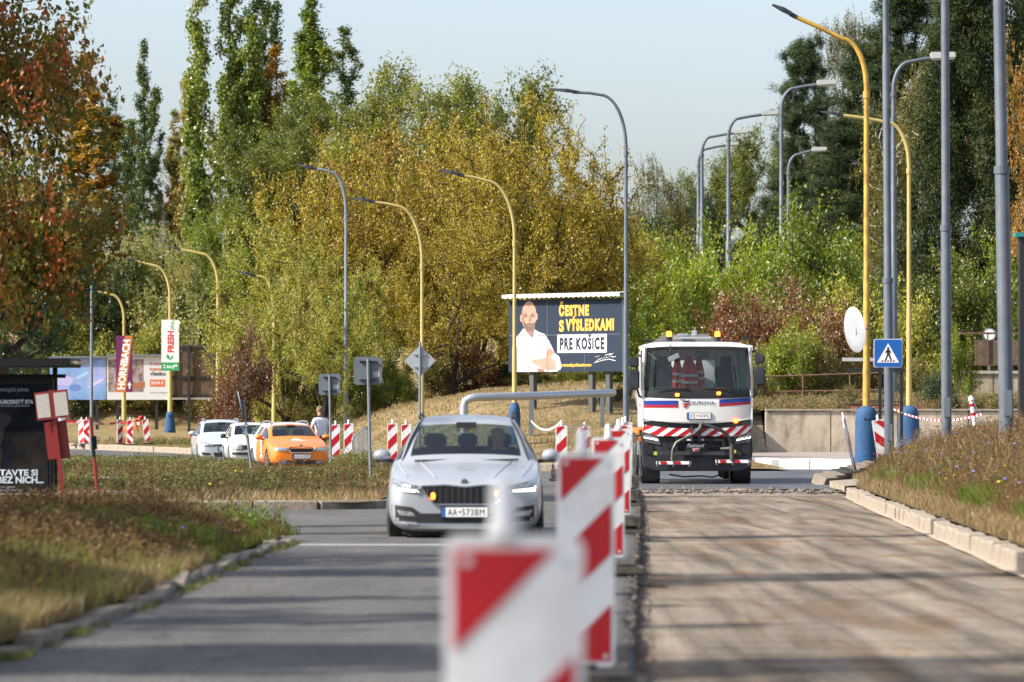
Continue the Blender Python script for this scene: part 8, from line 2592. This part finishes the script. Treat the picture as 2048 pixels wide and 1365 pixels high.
# avenue trees left of the picture whose shadows cross the road
gv = 'slender avenue trees left of the road'
for k, (X_, Y_, W_, H_) in enumerate([(-15.5, 16.4, 1.9, 18), (-15.5, 20.6, 1.0, 14.5), (-15, 24.0, 1.3, 13.5), (-16, 28.6, 1.9, 18), (-15.5, 33.0, 1.6, 13), (-17, 41.0, 1.3, 19), (-15.5, 45.0, 1.2, 14)]):
    tm, cm, H, W = get_proto('poplar:%d' % (4 if k % 2 else 2))
    r = place('poplar:%d' % (4 if k % 2 else 2), 0, 0, 100, Y_, L_pop, 'slender roadside poplar left of the open lane, %s from the camera' % ['first', 'second', 'third', 'fourth', 'fifth', 'sixth', 'seventh', 'eighth', 'ninth'][k], group=gv, X=X_, g=road_z(Y_))
    r.scale = (W_/W, W_/W, H_/H)
r = place('ash:1', 0, 0, 100, 33.0, L_green, 'round roadside tree shading the left verge', X=-12.5, g=road_z(33)); r.scale = (0.55, 0.75, 0.62)
# ------------------------------------------------------------------ grass and weeds (nobody could count them)
G_dry = leaf_mat('dry grass', lf((0.14, 0.09, 0.045), (0.25, 0.18, 0.09), (0.35, 0.255, 0.14), (0.20, 0.185, 0.075)), 0.8, 0.6, 0.35, gloss=0.02)
G_brown = leaf_mat('brown weeds', lf((0.05, 0.03, 0.016), (0.12, 0.07, 0.034), (0.24, 0.15, 0.07), (0.15, 0.15, 0.045)), 0.8, 0.6, 0.3, gloss=0.02)
G_green = leaf_mat('green grass', lf((0.05, 0.07, 0.015), (0.10, 0.15, 0.025), (0.18, 0.24, 0.04), (0.28, 0.25, 0.08)), 0.8, 0.6, 0.4, gloss=0.02)
G_olive = leaf_mat('olive weeds', lf((0.03, 0.04, 0.014), (0.09, 0.105, 0.03), (0.19, 0.19, 0.065), (0.36, 0.30, 0.14)), 0.6, 0.6, 0.35, gloss=0.02)
G_blue = mat('chicory blue', (0.22, 0.26, 0.70), 0.8)
G_yelf = mat('yellow flowers', (0.75, 0.55, 0.03), 0.8)
def blades(n, XY, zf, h, w, lean, rng, curve=0.3):
    X, Y = XY
    Z = zf(X, Y)-0.02
    hh = h(X, Y)*rng.uniform(0.45, 1.2, n)
    a = rng.uniform(0, 6.28, n); d = np.stack([np.cos(a), np.sin(a), np.zeros(n)], 1)
    b = rng.uniform(0, 6.28, n); l = np.stack([np.cos(b), np.sin(b), np.zeros(n)], 1)*(lean*rng.random(n)*hh)[:, None]
    p0 = np.stack([X, Y, Z], 1); mid = p0+l*0.35+np.array([0, 0, 1])*(hh*0.6)[:, None]; tip = p0+l+np.array([0, 0, 1])*hh[:, None]
    ww = (w*rng.uniform(0.6, 1.4, n))[:, None]
    V = np.stack([p0-d*ww/2, p0+d*ww/2, mid+d*ww*0.38, mid-d*ww*0.38, tip], 1).reshape(-1, 3)
    i = np.arange(n)*5
    F4 = np.stack([i, i+1, i+2, i+3], 1); F3 = np.stack([i+3, i+2, i+4], 1)
    return V, F4, F3
def grass(name, n, area, zf, h, w, lean, material, label, seed, cat='grass'):
    rng = np.random.default_rng(seed)
    X, Y = area(n, rng); n = len(X)
    V, F4, F3 = blades(n, (X, Y), zf, h, w, lean, rng)
    r = rng.random(n)
    flat = np.concatenate([F4.ravel(), F3.ravel()]); sizes = np.concatenate([np.full(n, 4), np.full(n, 3)])
    me = np_mesh(name, V, flat, sizes, [material], attrs={'rnd': np.concatenate([r, r])})
    return tag(link(name, me), label, cat, kind='stuff')
def weeds(name, n, area, zf, h, material, label, seed, leaf=0.035, heads=True, headm=None, nl=16, spread=0.16, headsize=0.02):
    """branched stalks with small leaves and seed heads"""
    rng = np.random.default_rng(seed)
    X, Y = area(n, rng); n = len(X)
    Z = zf(X, Y)-0.02; hh = h(X, Y)*rng.uniform(0.55, 1.2, n)
    base = np.stack([X, Y, Z], 1); ln = rng.normal(0, 0.12, (n, 3))*hh[:, None]; ln[:, 2] = 0
    top = base+ln; top[:, 2] += hh
    Vs = []; Fs = []; off = 0
    # stalks as crossed ribbons + 3 side shoots
    def ribbons(A, B, w):
        nonlocal off
        m = len(A)
        a = rng.uniform(0, 6.28, m); d = np.stack([np.cos(a), np.sin(a), np.zeros(m)], 1)*w
        V = np.stack([A-d, A+d, B+d*0.6, B-d*0.6], 1).reshape(-1, 3); F_ = np.arange(m*4).reshape(m, 4)+off
        off += m*4; Vs.append(V); Fs.append(F_)
    ribbons(base, top, 0.005)
    ends = [top]
    for k in range(4):
        t = rng.uniform(0.3, 0.8, n)[:, None]; s = base+(top-base)*t
        a = rng.uniform(0, 6.28, n); e = s+np.stack([np.cos(a)*spread, np.sin(a)*spread, rng.uniform(0.1, 0.3, n)], 1)*hh[:, None]*np.array([1.6, 1.6, 1.2])
        ribbons(s, e, 0.0035); ends.append(e)
    E = np.concatenate(ends)
    # small leaves along everything
    t = rng.random((n, nl))[..., None]**0.8
    C = base[:, None]+(top-base)[:, None]*t+rng.normal(0, 1, (n, nl, 3))*np.array([spread, spread, 0.08])*(hh[:, None, None])
    C = C.reshape(-1, 3); C[:, 2] = np.maximum(C[:, 2], np.repeat(Z, nl))
    lv, lf_, _ = leaves(C, leaf, rng, aspect=0.5)
    Vs.append(lv); Fs.append(lf_+off); off += len(lv)
    V = np.concatenate(Vs); F_ = np.concatenate(Fs)
    me = np_mesh(name, V, F_.ravel(), np.full(len(F_), 4), [material], attrs={'rnd': rng.random(len(F_))})
    o = tag(link(name, me), label, 'weeds', kind='stuff')
    return o, E
def dots(name, P, s, material, label, rng, cat='flowers'):
    octv = np.array([(1,0,0),(-1,0,0),(0,1,0),(0,-1,0),(0,0,0.6),(0,0,-0.6)], float)
    octf = np.array([(0,2,4),(2,1,4),(1,3,4),(3,0,4),(2,0,5),(1,2,5),(3,1,5),(0,3,5)])
    n = len(P); S = s*rng.uniform(0.6, 1.4, n)
    V = P[:, None]+octv[None]*S[:, None, None]; Fc = octf[None]+(np.arange(n)*6)[:, None, None]
    me = np_mesh(name, V.reshape(-1, 3), Fc.ravel(), np.full(n*8, 3), [material], attrs={'rnd': rng.random(n*8)})
    return tag(link(name, me), label, cat, kind='stuff')
def area(y0, y1, xl, xr, dens=None, edge=None):
    def f(n, rng):
        Y = y0+(y1-y0)*rng.random(n*2); a = xl(Y); b = xr(Y)
        X = a+(b-a)*rng.random(n*2)
        if dens is not None:
            k = rng.random(n*2) < dens(X, Y); X, Y = X[k], Y[k]
        return X[:n], Y[:n]
    return f
K = lambda v: (lambda Y: np.full_like(Y, v))
rngw = np.random.default_rng(99)
# left verge
lx0 = lambda Y: -1024/F*Y-0.6
la = area(18, 43, lx0, lambda Y: ledge(Y)-0.08)
near = lambda X, Y: 0.10+0.16*sstep((Y-24)/10)
grass('left_grass', 42000, la, zleft, lambda X, Y: 0.13+0.10*sstep((ledge(Y)-X)/1.0), 0.010, 0.7, G_green, 'green and dry grass of the shaded left verge', 1)
grass('left_straw_grass', 30000, area(18, 34, lx0, lambda Y: ledge(Y)-0.05, dens=lambda X, Y: np.clip(0.6+2*vnoise(X, Y, 1.2, 31), 0.1, 1)), zleft, lambda X, Y: 0.15+0.05*sstep((ledge(Y)-X)/1.0), 0.008, 0.8, G_dry, 'straw coloured grass at the near end of the left verge', 41)
grass('left_dry_grass', 34000, la, zleft, lambda X, Y: 0.14+0.09*sstep((ledge(Y)-X)/1.0), 0.008, 0.8, G_brown, 'reddish brown dry grass of the left verge', 2)
o, E = weeds('left_weeds', 5200, area(31, 43, lx0, lambda Y: ledge(Y)-0.25, dens=lambda X, Y: 0.35+0.65*sstep((Y-32)/5)), zleft, lambda X, Y: (0.18+0.13*sstep((ledge(Y)-X)/1.5))*(1+0.9*vnoise(X, Y, 1.2, 53)), G_brown, 'tall dark brown weeds with seed heads on the left verge', 3, leaf=0.035, nl=20)
k = rngw.random(len(E)) < 0.5
dots('left_seed_heads', E[k], 0.018, G_brown, 'brown seed heads of the left verge weeds', rngw, 'seed heads')
o, E = weeds('left_green_weeds', 1300, area(34, 43, lx0, lambda Y: ledge(Y)-0.2, dens=lambda X, Y: np.clip(vnoise(X, Y, 1.4, 7)*3+0.3, 0, 1)), zleft, lambda X, Y: 0.27+0*X, G_green, 'green weeds among the brown ones on the left verge', 4, leaf=0.045, nl=26)
dots('left_chicory', E[rngw.random(len(E)) < 0.012], 0.016, G_blue, 'few blue chicory flowers on the left verge', rngw)
# grass and weeds in the kerb joints
grass('kerb_grass', 11000, area(18, 42, lambda Y: ledge(Y)-0.1, lambda Y: ledge(Y)+0.14, dens=lambda X, Y: np.clip(vnoise(X, Y, 0.35, 9)*3+0.1, 0, 1)), lambda X, Y: rz_np(Y), lambda X, Y: 0.07+0*X, 0.008, 0.9, G_olive, 'tufts growing out of the left kerb joints', 5)
# island
ia = area(60, 102, K(-15.0), lambda Y: mid_right(Y)-0.15)
grass('island_dry_grass', 60000, ia, zmid, lambda X, Y: 0.13+0.05*np.clip(vnoise(X, Y, 3, 8)*2, -1, 1), 0.014, 0.9, G_dry, 'straw coloured dry grass of the island', 6)
ia2 = area(62, 101, K(-15.0), lambda Y: mid_right(Y)-0.4, dens=lambda X, Y: np.clip(0.55+1.6*vnoise(X, Y, 5, 14), 0.05, 1)*sstep((-2.0-X+0.02*(Y-60))/1.6))
o, E = weeds('island_weeds', 3600, ia2, zmid, lambda X, Y: (0.15+0.12*sstep((-3.4-X)/2)*(1-0.9*sstep((Y-72)/18)))*(1+1.1*vnoise(X, Y, 2.2, 52)), G_olive, 'olive green and dry weeds of the island', 7, leaf=0.055, nl=26, spread=0.2)
dots('island_seed_heads', E[rngw.random(len(E)) < 0.10], 0.024, G_brown, 'seed heads of the island weeds', rngw, 'seed heads')
dots('island_yellow_flowers', E[rngw.random(len(E)) < 0.003], 0.03, G_yelf, 'few small yellow flowers on the island', rngw)
# denser bushy weeds right before the parked cars
ib = area(94, 103, K(-8.6), lambda Y: np.full_like(Y, -3.7))
weeds('car_side_weeds', 1700, ib, zmid, lambda X, Y: np.interp(X, [-8.6, -7.2, -6.5, -4.7, -4.2, -3.7], [0.20, 0.30, 0.10, 0.10, 0.42, 0.48]), G_olive, 'bushy green weeds growing up in front of the orange car', 8, leaf=0.06, nl=60, spread=0.28)
ib = area(96, 103, K(-15.5), K(-8.0))
weeds('far_island_weeds', 2400, ib, zmid, lambda X, Y: 0.36+0*X, G_olive, 'pale green weeds at the far side of the island', 9, leaf=0.06, nl=50, spread=0.28)
# right verge
rx1 = lambda Y: 1024/F*Y+0.8
ra = area(29, 100, lambda Y: redge(Y)+0.2, rx1)
def rh(X, Y): return 0.16+0.10*sstep((X-redge(Y))/1.2)
grass('right_dry_grass', 46000, ra, zright, rh, 0.011, 0.8, G_dry, 'pale dry grass along the right kerb', 10)
grass('right_brown_grass', 42000, area(29, 100, lambda Y: redge(Y)+0.5, rx1), zright, lambda X, Y: rh(X, Y)*1.5, 0.009, 0.7, G_brown, 'brown dry stalks of the right bank', 11)
grass('right_green_grass', 44000, area(29, 78, lambda Y: redge(Y)+0.5, rx1, dens=lambda X, Y: np.clip(vnoise(X, Y, 1.6, 15)*5+0.5*sstep((X-redge(Y)-0.8)/1.0)*sstep((58-Y)/10), 0, 1)), zright, lambda X, Y: 0.30+0*X, 0.013, 0.7, G_green, 'fresh green grass clumps on the right bank', 12)
o, E = weeds('right_weeds', 8500, area(42, 99, lambda Y: redge(Y)+0.7, rx1), zright, lambda X, Y: (0.34+0.16*sstep((X-redge(Y)-1)/1.5))*(1+0.8*vnoise(X, Y, 1.5, 51)), G_brown, 'brown weeds of the right bank', 13, leaf=0.035, nl=18, spread=0.18)
dots('right_chicory', E[rngw.random(len(E)) < 0.010], 0.022, G_blue, 'blue chicory flowers among the weeds of the right bank', rngw)
dots('right_yellow_flowers', E[rngw.random(len(E)) < 0.003], 0.024, G_yelf, 'few yellow flowers on the right bank', rngw)
o, E = weeds('right_olive_weeds', 2400, area(46, 99, lambda Y: redge(Y)+0.8, rx1, dens=lambda X, Y: np.clip(vnoise(X, Y, 2.2, 16)*4+0.3, 0, 1)), zright, lambda X, Y: 0.34+0*X, G_olive, 'olive weeds between the brown stalks of the right bank', 14, leaf=0.045, nl=24)
for nm, n_, ar, zf_, h_, m_, lb in (('left_tall_stalks', 420, area(24, 43, lx0, lambda Y: ledge(Y)-0.3), zleft, 0.36, G_brown, 'single tall dry stalks sticking out of the left verge'),
        ('island_tall_stalks', 900, area(61, 100, K(-14.0), lambda Y: mid_right(Y)-0.5), zmid, 0.40, G_brown, 'single tall brown stalks standing on the island'),
        ('right_tall_stalks', 700, area(40, 99, lambda Y: redge(Y)+0.8, rx1), zright, 0.62, G_dry, 'single tall dry stalks standing on the right bank')):
    o, E = weeds(nm, n_, ar, zf_, lambda X, Y, h_=h_: h_+0*X, m_, lb, 60+n_ % 7, leaf=0.03, nl=8, spread=0.12)
    dots(nm.replace('stalks', 'seed_heads'), E[rngw.random(len(E)) < 0.7], 0.018, G_brown, 'seed heads on the '+lb, rngw, 'seed heads')
# far slope
fa = area(112, 185, K(-26), K(7.6), dens=lambda X, Y: (Y > ykerb(X)+0.4)*np.clip(1.3-(Y-115)/70, 0.15, 1))
grass('slope_dry_grass', 60000, fa, zfar, lambda X, Y: 0.13+0.07*np.clip(vnoise(X, Y, 3, 18)*2, -1, 1), 0.028, 0.9, G_dry, 'straw coloured grass of the far slope', 15)
grass('slope_green_grass', 9000, area(113, 185, K(-26), K(7.6), dens=lambda X, Y: (Y > ykerb(X)+0.6)*np.clip(vnoise(X, Y, 5, 19)*4-0.2, 0, 1)), zfar, lambda X, Y: 0.16+0*X, 0.03, 0.9, G_green, 'greener patches of the far slope', 16)
o, E = weeds('terrace_weeds', 1800, area(141, 156, K(7.6), K(21)), zfar, lambda X, Y: 0.45+0.5*np.clip(vnoise(X, Y, 1.5, 20)+0.1, 0, 1), G_dry, 'dry tall weeds behind the retaining wall', 17, leaf=0.07, nl=26, spread=0.2)
weeds('terrace_green_weeds', 900, area(141.5, 155, K(7.8), K(21), dens=lambda X, Y: np.clip(vnoise(X, Y, 2, 23)*4+0.4, 0, 1)), zfar, lambda X, Y: 0.5+0*X, G_olive, 'green weeds behind the retaining wall', 18, leaf=0.08, nl=34, spread=0.25)
weeds('slope_edge_weeds', 1200, area(136, 175, K(-24), K(-6), dens=lambda X, Y: (Y > ykerb(X)+6)*1.0), zfar, lambda X, Y: 0.35+0*X, G_olive, 'scattered weeds on the flat far grass', 19, leaf=0.07, nl=26, spread=0.25)
